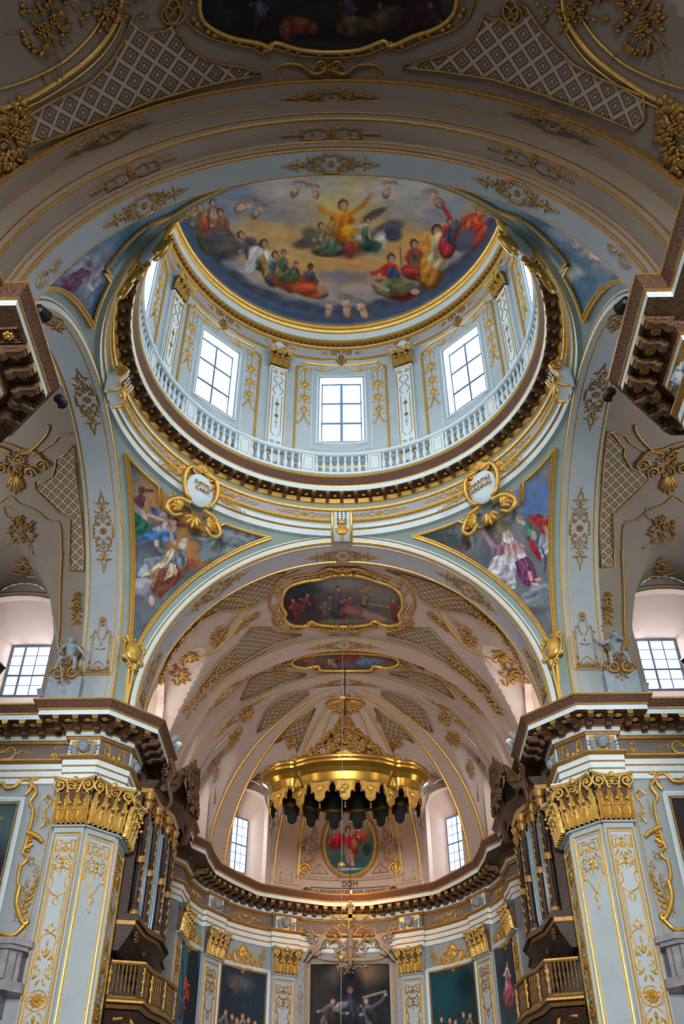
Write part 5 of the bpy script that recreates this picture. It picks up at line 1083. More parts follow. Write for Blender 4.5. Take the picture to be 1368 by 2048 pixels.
c = Canvas(540, 1130, 830, 1270, (88, 78, 76), 22, .07, 6)
c.blob(610, 1172, 50, 22, (36, 58, 62), -14, 1, .5); c.blob(600, 1215, 40, 30, (56, 34, 44), 0, .9, .5); c.blob(685, 1160, 60, 22, (128, 122, 122), 0, .8, .7); c.blob(760, 1180, 40, 30, (126, 112, 104), 0, .7, .7)
for x, y, h, r_, cl, l in ((585, 1200, 44, (150, 40, 52), (90, 40, 50), -20), (615, 1190, 44, (120, 48, 56), None, 20), (650, 1205, 34, (110, 80, 76), None, 0), (676, 1178, 60, (60, 70, 90), (80, 60, 74), 4), (700, 1195, 50, (120, 50, 56), None, 24), (735, 1172, 44, (120, 104, 80), None, 10), (785, 1200, 44, (130, 50, 44), None, -8)): c.person(x, y, h, r_, cl, l, (170, 130, 110))
c.blob(720, 1228, 34, 12, (130, 84, 80), 18, .95, .4, .3); c.blob(750, 1235, 26, 8, (150, 120, 110), 14, .9, .5); c.line([(725, 1207), (775, 1213)], 1.2, (150, 130, 110)); c.blob(690, 1243, 60, 5, (110, 104, 96), 0, .8, .6); c.blob(620, 1235, 24, 12, (60, 54, 60), 0, .9, .5)
MC = div([(390, 258), (420, 215), (500, 190), (560, 183), (620, 165), (690, 160), (760, 168), (830, 190), (900, 213), (945, 250), (957, 310), (938, 348), (948, 385), (900, 400), (860, 395), (822, 378), (790, 395), (680, 405), (560, 395), (525, 380), (505, 400), (440, 400), (398, 370), (404, 340), (385, 310)], 2.3586, 400, 1080)
medallion(MC, C72, 'oval cusped painting of struggling figures at the crown of the choir vault', c, .075, 30, 1.1, 1.2)
c = Canvas(570, 1290, 810, 1350, (96, 76, 70), 23, .08, 8)
for x, y, h, r_, l in ((630, 1312, 30, (150, 80, 66), 60), (655, 1318, 28, (160, 120, 104), -50), (700, 1312, 30, (130, 44, 48), 70), (735, 1318, 30, (76, 100, 130), 70), (765, 1320, 24, (100, 90, 90), 40)): c.person(x, y, h, r_, None, l, (180, 140, 116))
c.blob(740, 1326, 26, 8, (78, 104, 136), -6, 1, .4, .3); c.blob(706, 1312, 12, 8, (140, 40, 44), 0, .9, .5)
M2 = div([(440, 560), (520, 538), (690, 528), (860, 538), (930, 558), (932, 585), (875, 600), (818, 590), (800, 610), (690, 613), (570, 610), (558, 590), (500, 600), (440, 588)], 2.3586, 400, 1080)
medallion(M2, C72, 'narrow painting of reclining figures behind the second choir rib', c, .07, 22, 1.1, 1.16)
# gilded clusters and scrolls around the paintings
def bigorn(px, py, m, sf, label, rot=0, mt=GOLDD, cat='ornament', group=None, name='gilded_ornament'):
    P = hits(px, py, sf); n = norm_(P, sf); A = hits(px, py-5, sf)-P; Bq = hits(px+5, py, sf)-P
    V = A/np.linalg.norm(A); U = Bq-V*(Bq@V); U /= np.linalg.norm(U); N = np.cross(U, V); N = N if N@n > 0 else -N
    f = tilt(planemap(P+N*.03, U, V, N), 0, 0, rot); return ornament(name, m, f, label, cat, group, mt)
def orn_scrollpair(s=1): return mirx([curve([(.05*s, 0), (.4*s, -.12*s), (.8*s, .12*s), (1.3*s, .1*s), (1.5*s, -.14*s)], .07*s, .05*s, 7), spiral(.2*s, .1*s, .14*s, 0, 1.3, 1, .05*s), spiral(1.38*s, -.05*s, .12*s, 0, 1.3, -1, .04*s), *palm(.9*s, .12*s, .3, .25*s, 3)])+flower(0, -.02*s, .18*s, 8)
bigorn(658, 137, orn_scrollpair(.95), N85, 'pair of gilded S scrolls below the nave vault painting')
bigorn(687, 1256, orn_scrollpair(1.3), C72, 'gilded scroll cresting under the oval choir painting'); bigorn(685, 1140, xf(orn_scrollpair(1.4), 1, 0, 0, 0, -1), C72, 'gilded scroll cresting above the oval choir painting')
for s, w_ in ((-1, 'left'), (1, 'right')):
    X = lambda x: 684+s*(684-x) if s > 0 else x
    bigorn(X(90), 42, m_spray(1.25, 5), N85, 'gilded flower spray on the nave vault, upper %s corner' % w_, .3*s)
    bigorn(X(222), 6, m_cluster(.55, 34, 9, 2.6), N85, 'gilded leaf cluster beside the %s nave lattice panel' % w_); bigorn(X(20), 275, m_cluster(.75, 44, 12, .9), N85, 'gilded leaf cluster at the foot of the %s nave lattice panel' % w_, .4*s)
    for pts, r_ in (([(0, 218), (60, 196), (120, 160), (180, 115), (220, 66), (240, 20), (243, -20)], .06), ([(0, 178), (60, 158), (120, 128), (160, 95), (190, 60), (215, 15)], .03), ([(0, 232), (70, 207), (130, 172), (190, 126), (228, 78), (250, 30)], .025)):
        o = moulding('vault_moulding', smooth([(X(x), y) for x, y in pts], 4, False), N85, r_, GOLD, close=False); tag(o, 'gilded curved moulding framing the %s side cell of the nave vault, %s' % (w_, {.06: 'broad', .03: 'thin inner', .025: 'thin outer'}[r_]), 'moulding')
    bigorn(X(345), 25, mirx([spiral(.1, 0, .35, pi/2, 1.4, 1, .04)]), N85, 'gilded curl between the painting and the %s lattice' % w_)
    q = lambda *a: [(X(x), y) for x, y in a]
    # transept vault
    bigorn(X(153), 1190, m_garland(2.4, 4, .2), TX, 'gilded hanging garland below the %s transept lattice' % w_, pi); bigorn(X(32), 925, xf(m_cluster(.5, 26, 31, 1.1), 1)+palm(0, -.4, -pi/2, .9, 5, .25)+mirx([spiral(.5, -.3, .22, 0, 1.4, 1, .06), curve([(.2, .4), (.7, .5), (1.0, .1)], .06, .04)]), TX, 'gilded mask cartouche on the %s transept vault' % w_)
    bigorn(X(84), 930, [spiral(0, 0, .26, 0, 1.6, 1, .05)], TX, 'gilded snail scroll on the %s transept vault' % w_)
    for pts, r_, nm in (([(0, 1005), (20, 992), (40, 1008), (70, 1020), (95, 1040), (120, 1050), (122, 1120), (119, 1190)], .03, 'inner cell'), ([(124, 1100), (120, 1180), (119, 1250), (114, 1300)], .045, 'jamb'), ([(62, 912), (85, 900), (108, 885), (118, 872), (142, 868)], .03, 'upper scrolled'), ([(0, 885), (20, 890), (55, 902), (75, 890), (95, 865), (98, 850)], .05, 'topmost cusped')):
        o = moulding('vault_moulding', smooth(q(*pts), 4, False), TX, r_, GOLDD, close=False); tag(o, 'gilded %s moulding on the %s transept vault' % (nm, w_), 'moulding')
    cl = ceilTL if s < 0 else ceilTR; ff = dict(F=cl, t=(15, 60))
    bigorn(X(42), 1062, m_spray(.95, 14), ff, 'gilded flower spray over the %s transept window' % w_); bigorn(X(48), 1152, m_crest(2.6, 1.1), ff, 'gilded broken-scroll crest over the %s transept window' % w_)
    # choir cells
    ff = dict(F=ceilC, t=(25, 75))
    def G(px, py, L, m, lab, rot=0, sf=C72): bigorn(X2(px), py, m, sf, lab % w_, rot*-s)
    X2 = lambda x: x if s < 0 else 2*686-x
    G(436, 1272, 0, m_cluster(.5, 30, 16, 1.3)+[curve([(.1, 0), (.7, .5), (1.4, .9)], .05, .03)], 'gilded flower spray on the %s choir vault cell', 0) if s < 0 else bigorn(X2(436), 1272, mirflip(m_cluster(.5, 30, 16, 1.3)+[curve([(.1, 0), (.7, .5), (1.4, .9)], .05, .03)]) if False else xf(m_cluster(.5, 30, 16, 1.3), 1)+[curve([(-.1, 0), (-.7, .5), (-1.4, .9)], .05, .03)], C72, 'gilded flower spray on the right choir vault cell')
    bigorn(X2(512), 1228, m_garland(2.3, 8, .22), C72, 'gilded leaf festoon between the %s choir lattices' % w_, (2.1 if s < 0 else -2.1))
    for px, py, lab, sd in ((372, 1312, 'upper', 3), (357, 1348, 'lower', 5)): bigorn(X2(px), py, m_cluster(.42, 24, sd, 1.0)+palm(0, 0, -.5, .6, 5), ff, 'gilded shell and leaf boss, %s one, on the %s choir lunette edge' % (lab, w_))
    for pts, sf, lab in (([(318, 1365), (335, 1322), (360, 1280), (395, 1240), (440, 1200)], C72, 'first choir arch'), ([(368, 1422), (395, 1388), (430, 1350), (470, 1315)], C72, 'front edge of the second choir rib'), ([(410, 1425), (450, 1380), (500, 1345), (540, 1330)], C72, 'back edge of the second choir rib')):
        P = [hits(X2(x), y, sf) for x, y in smooth(pts, 5, False)]; rr = random.Random(len(pts)*7); mb = MB(); mb.tube(P, .03, 5)
        for k, p in enumerate(P): 
            for j in range(4): n = norm_(p, sf); mb.blob(p+n*.05+np.array([rr.uniform(-.12, .12), rr.uniform(-.12, .12), rr.uniform(-.1, .1)]), .10, .05, .05, 0, 5, 4, [np.array([cos(j), sin(j), 0]), np.array([-sin(j), cos(j), 0]), np.array([0, 0, 1.])])
        tag(mb.build('leaf_garland', GOLDD, ang=180), 'gilded leaf garland along the %s, %s side' % (lab, w_), 'garland')
    for pts, r_, nm in (([(405, 1210), (430, 1200), (470, 1196), (493, 1205), (492, 1222), (470, 1260), (430, 1300), (380, 1320)], .04, 'looping'), ([(560, 1215), (548, 1235), (565, 1255), (600, 1262)], .04, 'short scrolled'), ([(548, 1190), (562, 1160), (600, 1140)], .035, 'upper scrolled')):
        o = moulding('vault_moulding', smooth([(X2(x), y) for x, y in pts], 4, False), C72, r_, GOLD, close=False); tag(o, 'gilded %s moulding beside the oval choir painting, %s side' % (nm, w_), 'moulding')
    bigorn(X2(560), 1338, m_cluster(.4, 22, 6, 1.2), C72, 'gilded shell mask at the %s end of the narrow painting' % w_)
    # apse half dome
    bigorn(X2(467), 1478, m_cluster(.42, 22, 26, 1.2)+palm(.1, .2, .8, .5, 3), AS, 'gilded flower spray on the %s outer apse cell' % w_); bigorn(X2(430), 1535, m_cluster(.38, 22, 27, 1.0), AS, 'gilded leaf boss on the %s apse cell' % w_); bigorn(X2(488), 1437, palm(0, 0, .7, .6, 5)+[spiral(0, 0, .2, 0, 1.3, 1, .06)], AS, 'gilded scroll finial on the %s apse rib cell' % w_)
    bigorn(X2(580), 1488, palm(0, 0, 1.2, .55, 5)+[spiral(0, -.1, .2, 0, 1.3, 1, .06)], AS, 'gilded scroll finial near the canopy crest, %s' % w_); bigorn(X2(612), 1437, m_cluster(.25, 16, 29, 1), AS, 'gilded leaf boss at the tip of the %s inner apse lattice' % w_)
    ff = dict(F=ceilA, t=(30, 75)); bigorn(X2(515), 1560, m_crest(1.5, .7), ff, 'gilded crest over the %s apse window' % w_)
bigorn(690, 1398, mirx([leaf(0, 0, -pi/2+.32*k, 1.25-.05*k, .34) for k in range(0, 5)])+[T([(-.75, .1), (0, .22), (.75, .1)], .07)], AS, 'gilded fluted shell where the apse ribs meet', cat='shell')
# ------------------------------------------------------------------ arch band ornaments
def bandorn(px, py, R, m, label, ax='Y', sx=0, group=None, mt=GOLDD, sy=1, rot=0):
    sf = dict(BY=R) if ax == 'Y' else dict(BX=R); P = hits(px, py, sf)
    if ax == 'Y': u0 = R*atan2(P[0], P[2]-ZC); f = lambda u, v, w_: np.array([(R-.01-w_)*sin((u0+u)/R), P[1]+v, ZC+(R-.01-w_)*cos((u0+u)/R)])
    else: u0 = R*atan2(P[1], P[2]-ZC); f = lambda u, v, w_: np.array([P[0]+v, (R-.01-w_)*sin((u0+u)/R), ZC+(R-.01-w_)*cos((u0+u)/R)])
    return ornament('gilded_ornament', xf(m, 1, rot, 0, 0, sy), f, label, 'ornament', group, mt)
for y, R, h, mm, nm in ((327, 6.97, .25, m_band, 'inner'), (265, 7.30, .19, m_band2, 'middle'), (190, 8.17, .17, m_band, 'outer')):
    bandorn(662, y, R, mm(1.32, h), 'gilded cartouche at the crown of the %s nave arch band' % nm, mt=GOLDD)
for (x0, x1), y, R, h, mm, nm in (((288, 1035), 410, 6.97, .25, m_band, 'inner'), ((262, 1066), 345, 7.30, .19, m_band2, 'middle'), ((213, 1105), 268, 8.17, .17, m_band, 'outer')):
    for x, w_ in ((x0, 'left'), (x1, 'right')): bandorn(x, y+(0 if w_ == 'left' else -25), R, mm(1.32, h), 'gilded cartouche on the %s shoulder of the %s nave arch band' % (w_, nm))
for x, y, w_ in ((72, 572, 'left'), (1262, 535, 'right')): bandorn(x, y, 6.97, [curve([(0, 0), (.3, .12), (.55, 0), (.3, -.12), (0, 0)], .02), leaf(.6, 0, 0, .4, .1), T([(.9, 0), (1.1, 0)], .02)] if w_ == 'left' else [curve([(0, 0), (-.3, .12), (-.55, 0), (-.3, -.12), (0, 0)], .02), leaf(-.6, 0, pi, .4, .1)], 'gilded leaf tip low on the %s end of the inner nave arch band' % w_)
bandorn(685, 1111, 6.97, m_band(1.5, .34), 'gilded cartouche at the crown of the choir arch soffit'); bandorn(688, 1290, 6.97, m_band(1.7, .30), 'gilded cartouche at the crown of the second choir rib'); bandorn(690, 1366, 6.97, m_band(1.7, .30), 'gilded cartouche at the crown of the rib before the apse')
for x, y, w_ in ((432, 1180, 'left'), (938, 1180, 'right')): bandorn(x, y, 6.97, m_band(1.5, .36), 'gilded cartouche on the %s haunch of the choir arch soffit' % w_)
for x, y, w_ in ((455, 1385, 'left'), (920, 1385, 'right')): bandorn(x, y, 6.97, m_band(1.6, .3), 'gilded cartouche on the %s haunch of the second choir rib' % w_)
for x, y, w_ in ((478, 1430, 'left'), (905, 1430, 'right')): bandorn(x, y, 6.97, m_band(1.6, .3), 'gilded cartouche on the %s haunch of the rib before the apse' % w_)
for s, w_ in ((-1, 'left'), (1, 'right')):
    for (x, y), nm, mm in (((172 if s < 0 else 1194, 800 if s < 0 else 790), 'upper', m_band(1.45, .36)), ((206 if s < 0 else 1160, 1062 if s < 0 else 1056), 'middle', m_band(1.5, .34)), ((100 if s < 0 else 1243, 640 if s < 0 else 635), 'near', m_band(1.1, .3))): bandorn(x, y, 6.97, mm, 'gilded cartouche on the %s transept arch soffit, %s one' % (w_, nm), ax='X')
    x0 = s*8.25; f = lambda u, v, w_, x0=x0, s=s: np.array([x0+u, (6.95-w_)*cos((v+.81)/6.95), ZC+(6.95-w_)*sin((v+.81)/6.95)]); ornament('gilded_ornament', m_foot(2.1, .44), f, 'gilded trellis ornament at the foot of the %s transept arch' % w_, 'ornament')
    f = lambda u, v, w_, s=s: np.array([s*(6.95-w_)*cos((v+.45)/6.95), 8.3+u, ZC+(6.95-w_)*sin((v+.45)/6.95)]); ornament('gilded_ornament', m_foot(2.2, .42), f, 'gilded trellis ornament at the %s foot of the choir arch' % w_, 'ornament')
    mb = MB(); L = lambda u, v, w_, x0=x0: np.array([x0+u, (6.955-w_)*cos((v+.76)/6.95), ZC+(6.955-w_)*sin((v+.76)/6.95)])
    mb.tube([L(-.45, 0, .02), L(.45, 0, .02)], .03, 5); mb.tube([L(-.47*s*-1*-1, 0, .02), L(-.47*s*-1*-1, 1.2, .02)], .03, 5); tag(mb.build('gilded_fillet', GOLD), 'gilded corner fillet boxing the %s transept arch foot' % w_, 'moulding')
# ribs of the half dome
for az, hw in ((31, 5), (65, 5.2), (115, 5.2), (149, 5)):
    mb = MB(); g = []
    P = lambda a, e, R=6.84: (-R*cos(e)*cos(radians(a)), 18.2+R*cos(e)*sin(radians(a)), ZC+R*sin(e))
    for e in np.linspace(-.0, 1.5, 40): g.append([P(az-hw, e, 6.9), P(az-hw*.94, e), P(az+hw*.94, e), P(az+hw, e, 6.9)])
    mb.grid(g, 0)
    for a in (az-hw, az+hw): mb.tube([P(a, e, 6.83) for e in np.linspace(0, 1.46, 40)], [.05*(1-.5*k/40) for k in range(40)], 5, 1)
    for a in (az-hw*.8, az+hw*.8): mb.tube([P(a, e, 6.83) for e in np.linspace(.04, 1.40, 40)], .018, 4, 1)
    w_ = {31: 'far left', 65: 'centre-left', 115: 'centre-right', 149: 'far right'}[az]
    tag(mb.build('trim_12', [WARMP, GOLD]), kind='structure')
    f = cylmap(6.84, 180-az, 17.95, (0, 18.2)); ornament('gilded_ornament', m_foot(1.5, .38), f, 'gilded trellis ornament at the foot of the %s apse rib' % w_, 'ornament')
# ------------------------------------------------------------------ pilasters of the piers and the apse
def pilaster(M, w_, zb, zt, label, full=True, caph=1.42, thick=.06, mo=GOLD, group=None):
    """M: local x along the wall, y out of it, z up, origin on the floor"""
    e = empty('pilaster', label, 'pilaster', M=M); H_ = zt-zb
    mb = MB(); mb.box((0, thick/2, (zb+zt)/2), (w_, thick, H_), M=M); mb.box((0, .08, zt-.03), (w_+.12, .2, .05), M=M); mb.build('shaft', BLUE, e)
    L = lambda u, v, q: np.array(M @ Vector((u, thick+q, v)))
    mb = MB(); mb.tube(rectpath(L, -w_/2+.07, w_/2-.07, zb+.3, zt-.22, .0), .035, 6, close=True); mb.tube(rectpath(L, -w_/2+.15, w_/2-.15, zb+.38, zt-.30, .0), .014, 4, close=True); mb.build('gilded_panel_moulding', GOLD, e)
    m = m_pil(w_-.34, min(H_-.5, 8.3), full); ornament('arabesque', xf(m, 1, 0, 0, zt-.32), L, parent=e, mt=mo)
    mb = MB(); mb.tube([L(-w_/2-.05, zt+.0, .03), L(w_/2+.05, zt+.0, .03)], .03, 5); mb.build('astragal', GOLDD, e)
    cap_parts(w_, caph, e, M @ Matrix.Translation((0, .03, zt+.03))); return e
for s, w_ in ((-1, 'left'), (1, 'right')):
    pilaster(frame((s*8.21, 6.97, 0), (0, -1, 0)), .90, 2.5, 13.38, 'broad arabesque pilaster on the %s pier, facing the nave' % w_)
    pilaster(frame((s*7.365, 7.365, 0), (-s, -1, 0)), 1.06, 2.5, 13.38, 'plain-centred chamfer pilaster on the inner corner of the %s pier' % w_, full=False)
    pilaster(frame((s*6.97, 8.36, 0), (-s, 0, 0)), 1.10, 2.5, 13.38, 'narrow-looking pilaster on the choir side of the %s pier, beside the organ' % w_, mo=GOLDD)
for az, nm in ((4, 'far left apse pilaster beside the left organ'), (31, 'second apse pilaster from the left'), (65, 'apse pilaster left of the high altar'), (115, 'apse pilaster right of the high altar'), (149, 'second apse pilaster from the right'), (176, 'far right apse pilaster beside the right organ')):
    t = radians(180-az); r = APR-.15; x, y = r*cos(t), APC[1]+r*sin(t)
    pilaster(frame((x, y, 0), (-cos(t), -sin(t), 0)), 1.0, 2.5, 13.78, nm+', gilded capital', caph=1.02, mo=GOLDD)
# ------------------------------------------------------------------ frieze: winged cherub heads on gilded plates, scroll fields
def mirm(m): return m
def cherub(M, label):
    e = empty('cherub_head_relief', label, 'relief', M=M); L = lambda u, v, q: np.array(M @ Vector((u, .0+q, v)))
    M = M @ Matrix.Scale(1.24, 4)
    mb = MB(); mb.box((0, .02, 0), (.78, .04, .46), M=M); mb.build('plate', BLUEW, e)
    mb = MB(); mb.box((0, .03, 0), (.64, .04, .37), M=M); mb.build('gilded_ground', GOLD, e)
    U = [np.array(M.to_3x3() @ Vector(v)) for v in ((1, 0, 0), (0, 0, 1), (0, 1, 0))]
    mb = MB()
    mb.blob(L(0, 0, .1), .14, .16, .13, 0, 10, 7, U); mb.blob(L(0, -.02, .22), .02, .03, .03, 0, 6, 4, U)
    for a in (-.05, .05): mb.blob(L(a, .03, .19), .022, .014, .02, 0, 6, 4, U); mb.blob(L(a*1.4, -.05, .17), .045, .045, .05, 0, 6, 4, U)
    for k in range(9): a = pi*k/8; mb.blob(L(.14*cos(a), .07+.10*sin(a), .10), .045, .045, .05, 0, 6, 4, U)
    mb.build('head', STONE, e, ang=180)
    for s in (-1, 1):
        m = [leaf(s*.10, -.04-.02*k, (0.35-.28*k if s > 0 else pi-.35+.28*k), .36-.03*k, .10) for k in range(5)]+[leaf(s*.08, .06, (.9 if s > 0 else pi-.9), .2, .08)]
        ornament('wing', m, lambda u, v, q: L(u, v, .07+q), parent=e, mt=STONE)
def scrollfield(f, s, label, foil=True, edge=None):
    e = empty('frieze_scroll_field', label, 'ornament', tuple(f(0, 0, 0)))
    ornament('c_scroll', xf(m_cscroll(s), 1, 0, 0, -.02), f, parent=e, mt=GOLD)
    if edge:
        mb = MB(); mb.tube(rectpath(f, -edge, edge, -.20, .22, .02), .018, 4, close=True); mb.build('gilded_fillet', GOLD, e)
        for q in (-1, 1): ornament('end_acanthus', xf(palm(0, 0, -pi/2, .3, 3)+palm(0, .05, pi/2, .15, 3), 1, 0, q*(edge+.08), .05), f, parent=e, mt=GOLD)
ZF = 15.93
for s, w_ in ((-1, 'left'), (1, 'right')):
    cherub(frame((s*8.21, 6.95, ZF), (0, -1, 0)), 'grey winged cherub head on a gilded plate, frieze of the %s pier' % w_)
    f = planemap((s*7.32, 7.32, ZF), (.7071, -s*.7071*-1*-1 if False else (.7071 if s < 0 else -.7071), 0), (0, 0, 1), (-s*.7071, -.7071, 0)); e = ornament('frieze_arabesque', mirx([curve([(.15, -.22), (.2, .1), (.34, .2), (.36, -.2)], .02), *m_cluster_at(.3, .15, .1, 3), *palm(.2, -.2, pi/2, .2, 3)])+palm(0, -.22, pi/2, .16, 5), f, 'gilded arabesque on the chamfered frieze of the %s pier' % w_, 'ornament', mt=GOLD)
    cherub(frame((s*6.95, 8.36, ZF), (-s, 0, 0)), 'grey cherub head on the choir side frieze of the %s pier' % w_)
    scrollfield(planemap((s*10.9, 7.23, ZF), (1, 0, 0), (0, 0, 1), (0, -1, 0)), 1.0, 'gilded C scroll frieze field on the %s transept wall' % w_, edge=1.6)
    cherub(frame((s*6.95, -8.30, ZF), (-s, 0, 0)), 'grey cherub head on the near %s nave pier frieze, top edge of the view' % w_)
for az, nm in ((31, 'second from left'), (65, 'left of the crucifix'), (115, 'right of the crucifix'), (149, 'second from right')):
    t = radians(180-az); r = APR-.19; cherub(frame((r*cos(t), 18+r*sin(t), ZF), (-cos(t), -sin(t), 0)), 'grey winged head on a gilded plate in the apse frieze, %s' % nm)
for az, nm, ed in ((17.5, 'leftmost bay', 1.1), (48, 'bay above the left blue painting', 1.45), (132, 'bay above the right blue painting', 1.45), (162.5, 'rightmost bay', 1.1), (90, 'wide middle bay behind the crucifix', 2.1)):
    scrollfield(cylmap(APR-.04, 180-az, ZF, APC), .85 if az != 90 else 1.1, 'gilded C scroll field in the apse frieze, %s' % nm, edge=ed)
# ------------------------------------------------------------------ paintings on the walls
def wallpainting(f, w_, h, canvasfn, label, frame_m=BLUEW, r=.07, n=70, gilt=True):
    """f(u, v, w): u across, v up from the lower edge"""
    c = canvasfn(); e = empty('wall_painting', label, 'painting', tuple(f(0, 0, 0)))
    mb = MB(); G = [[tuple(f(w_*(a-.5), h*b, .02)) for a in np.linspace(0, 1, n)] for b in np.linspace(0, 1, int(n*h/w_))]; mb.grid(G)
    uu = np.array([a for b in np.linspace(0, 1, int(n*h/w_)) for a in np.linspace(0, 1, n)]); vv = np.array([b for b in np.linspace(0, 1, int(n*h/w_)) for a in np.linspace(0, 1, n)])
    col = tolin(c.finish(.9).sample(c.x0+uu*c.w, c.y0+(1-vv)*c.h)); mb.build('canvas', PAINT, e, ang=180, paint=col)
    if gilt: mb = MB(); mb.tube(rectpath(f, -w_/2-.03, w_/2+.03, -.03, h+.03, .04), .03, 5, close=True); mb.build('gilded_fillet', GOLDD, e)
    mb = MB(); mb.tube(rectpath(f, -w_/2-.16, w_/2+.16, -.16, h+.16, .02), r*1.3, 6, close=True); mb.build('frame', frame_m, e); return e
def pc(w_, h, base, seed): return Canvas(0, 0, w_, h, base, seed, .05, 4)
def c_sky():
    c = pc(120, 300, (44, 54, 68), 31); c.blob(55, 25, 34, 14, (110, 108, 110), 0, .8, .8); c.person(52, 22, 30, (150, 130, 120), None, 60); c.person(66, 26, 26, (130, 110, 104), None, -50); c.blob(30, 110, 30, 80, (40, 56, 74), 0, .7, .8); c.blob(90, 60, 40, 40, (38, 60, 80), 0, .7, .8); c.blob(45, 30, 10, 16, (96, 76, 70), 10, .8, .6)
    for k, (x, cc) in enumerate(((20, (120, 110, 96)), (38, (60, 74, 66)), (52, (124, 76, 40)), (66, (140, 130, 118)), (82, (54, 60, 70)), (98, (90, 70, 60)))): c.person(x, 84+5*(k % 3), 70, cc, (70, 70, 72), (-1)**k*8)
    c.blob(60, 270, 60, 30, (34, 36, 38), 0, .9, .5); return c
def c_green():
    c = pc(130, 300, (30, 66, 74), 32); c.blob(40, 50, 50, 50, (24, 76, 88), 0, .8, .9); c.blob(95, 90, 40, 40, (36, 60, 66), 0, .8, .9); c.blob(30, 160, 40, 20, (54, 92, 96), 0, .7, .8); c.blob(75, 175, 50, 16, (74, 90, 88), 0, .7, .8); c.blob(100, 30, 30, 24, (18, 44, 50), 0, .8, .8)
    for k, (x, cc) in enumerate(((22, (44, 50, 48)), (44, (150, 74, 40)), (60, (110, 66, 48)), (84, (60, 70, 66)), (104, (120, 110, 96)))): c.person(x, 88+5*(k % 3), 70, cc, (50, 50, 50), (-1)**k*10)
    c.blob(60, 275, 70, 24, (26, 30, 30), 0, .9, .5); return c
def c_red():
    c = pc(90, 300, (60, 112, 132), 33); c.blob(70, 120, 26, 170, (38, 44, 52), -4, .95, .3); c.blob(26, 170, 22, 26, (150, 116, 100), 0, .7, .7); c.line([(22, 30), (40, 120)], 2.5, (60, 60, 70)); c.person(40, 56, 46, (206, 56, 44), None, -30); c.person(44, 88, 44, (150, 60, 84), (60, 84, 130), 20)
    for k, x in enumerate((18, 40, 62)): c.person(x, 190, 64, ((120, 130, 130), (150, 60, 50), (60, 60, 66))[k], None, 4)
    return c
def c_lilac():
    c = pc(90, 300, (62, 78, 86), 34); c.blob(45, 60, 36, 60, (48, 58, 70), 0, .8, .7); c.person(44, 34, 60, (190, 190, 196), (170, 80, 96), 10); c.blob(40, 90, 24, 22, (172, 84, 100), 10, .9, .4, .35)
    for k, x in enumerate((22, 46, 68)): c.person(x, 180, 60, ((60, 80, 90), (120, 60, 50), (90, 96, 100))[k], None, 4)
    return c
def c_altar():
    c = pc(160, 260, (34, 40, 46), 35); c.blob(96, 16, 46, 26, (132, 106, 76), 0, .9, .9); c.blob(60, 26, 30, 18, (92, 82, 70), 0, .7, .8); c.blob(80, 45, 26, 34, (26, 30, 38), 0, .9, .6); c.blob(22, 60, 22, 40, (70, 66, 60), 0, .5, .8)
    c.person(78, 50, 90, (36, 42, 56), (50, 56, 70), 0, (120, 100, 84)); c.person(44, 72, 70, (96, 88, 90), (60, 50, 48), 18, (160, 140, 124), arm=[(-.3, .4), (.5, .2)]); c.person(108, 72, 80, (84, 84, 88), (40, 44, 52), -14, (160, 140, 124), arm=[(-.2, .3), (.52, -.02)]); c.blob(60, 82, 16, 7, (130, 126, 128), -24, .9, .5, .3); c.line([(104, 66), (148, 54)], 2.2, (150, 132, 116))
    c.person(60, 150, 80, (50, 50, 60), (90, 80, 70), 8); c.person(110, 160, 80, (56, 64, 80), None, -8); c.blob(80, 240, 90, 30, (24, 30, 38), 0, .9, .5); return c
def c_tl():
    c = pc(150, 260, (56, 84, 92), 36); c.blob(90, 50, 60, 40, (96, 108, 104), 0, .7, .9); c.blob(60, 110, 40, 40, (60, 100, 108), 0, .8, .8); c.person(110, 90, 80, (120, 80, 70), (70, 80, 90), 6); c.person(60, 130, 90, (70, 54, 56), (100, 60, 50), -8); c.blob(130, 170, 40, 60, (52, 36, 44), 0, .8, .5); c.person(125, 30, 40, (160, 120, 80), None, 50); return c
def c_tr():
    c = pc(150, 260, (50, 46, 48), 37); c.blob(60, 90, 50, 90, (74, 56, 52), 0, .7, .8); c.person(60, 80, 90, (90, 60, 60), (60, 60, 66), 6); c.person(110, 130, 90, (60, 64, 70), None, -6); return c
f = planemap((.12, 24.56, 9.0), (1, 0, 0), (0, 0, 1), (0, -1, 0)); wallpainting(f, 3.55, 5.35, c_altar, 'dark high altar painting in the centre of the apse', IVORY, .10, 110)
mb = MB(); mb.box((.12, 24.72, 7.3), (4.9, .28, 14.7)); 
tag(mb.build('altar_backing', IVORY), 'ivory stucco backing slab behind the high altar painting', 'altarpiece backing')
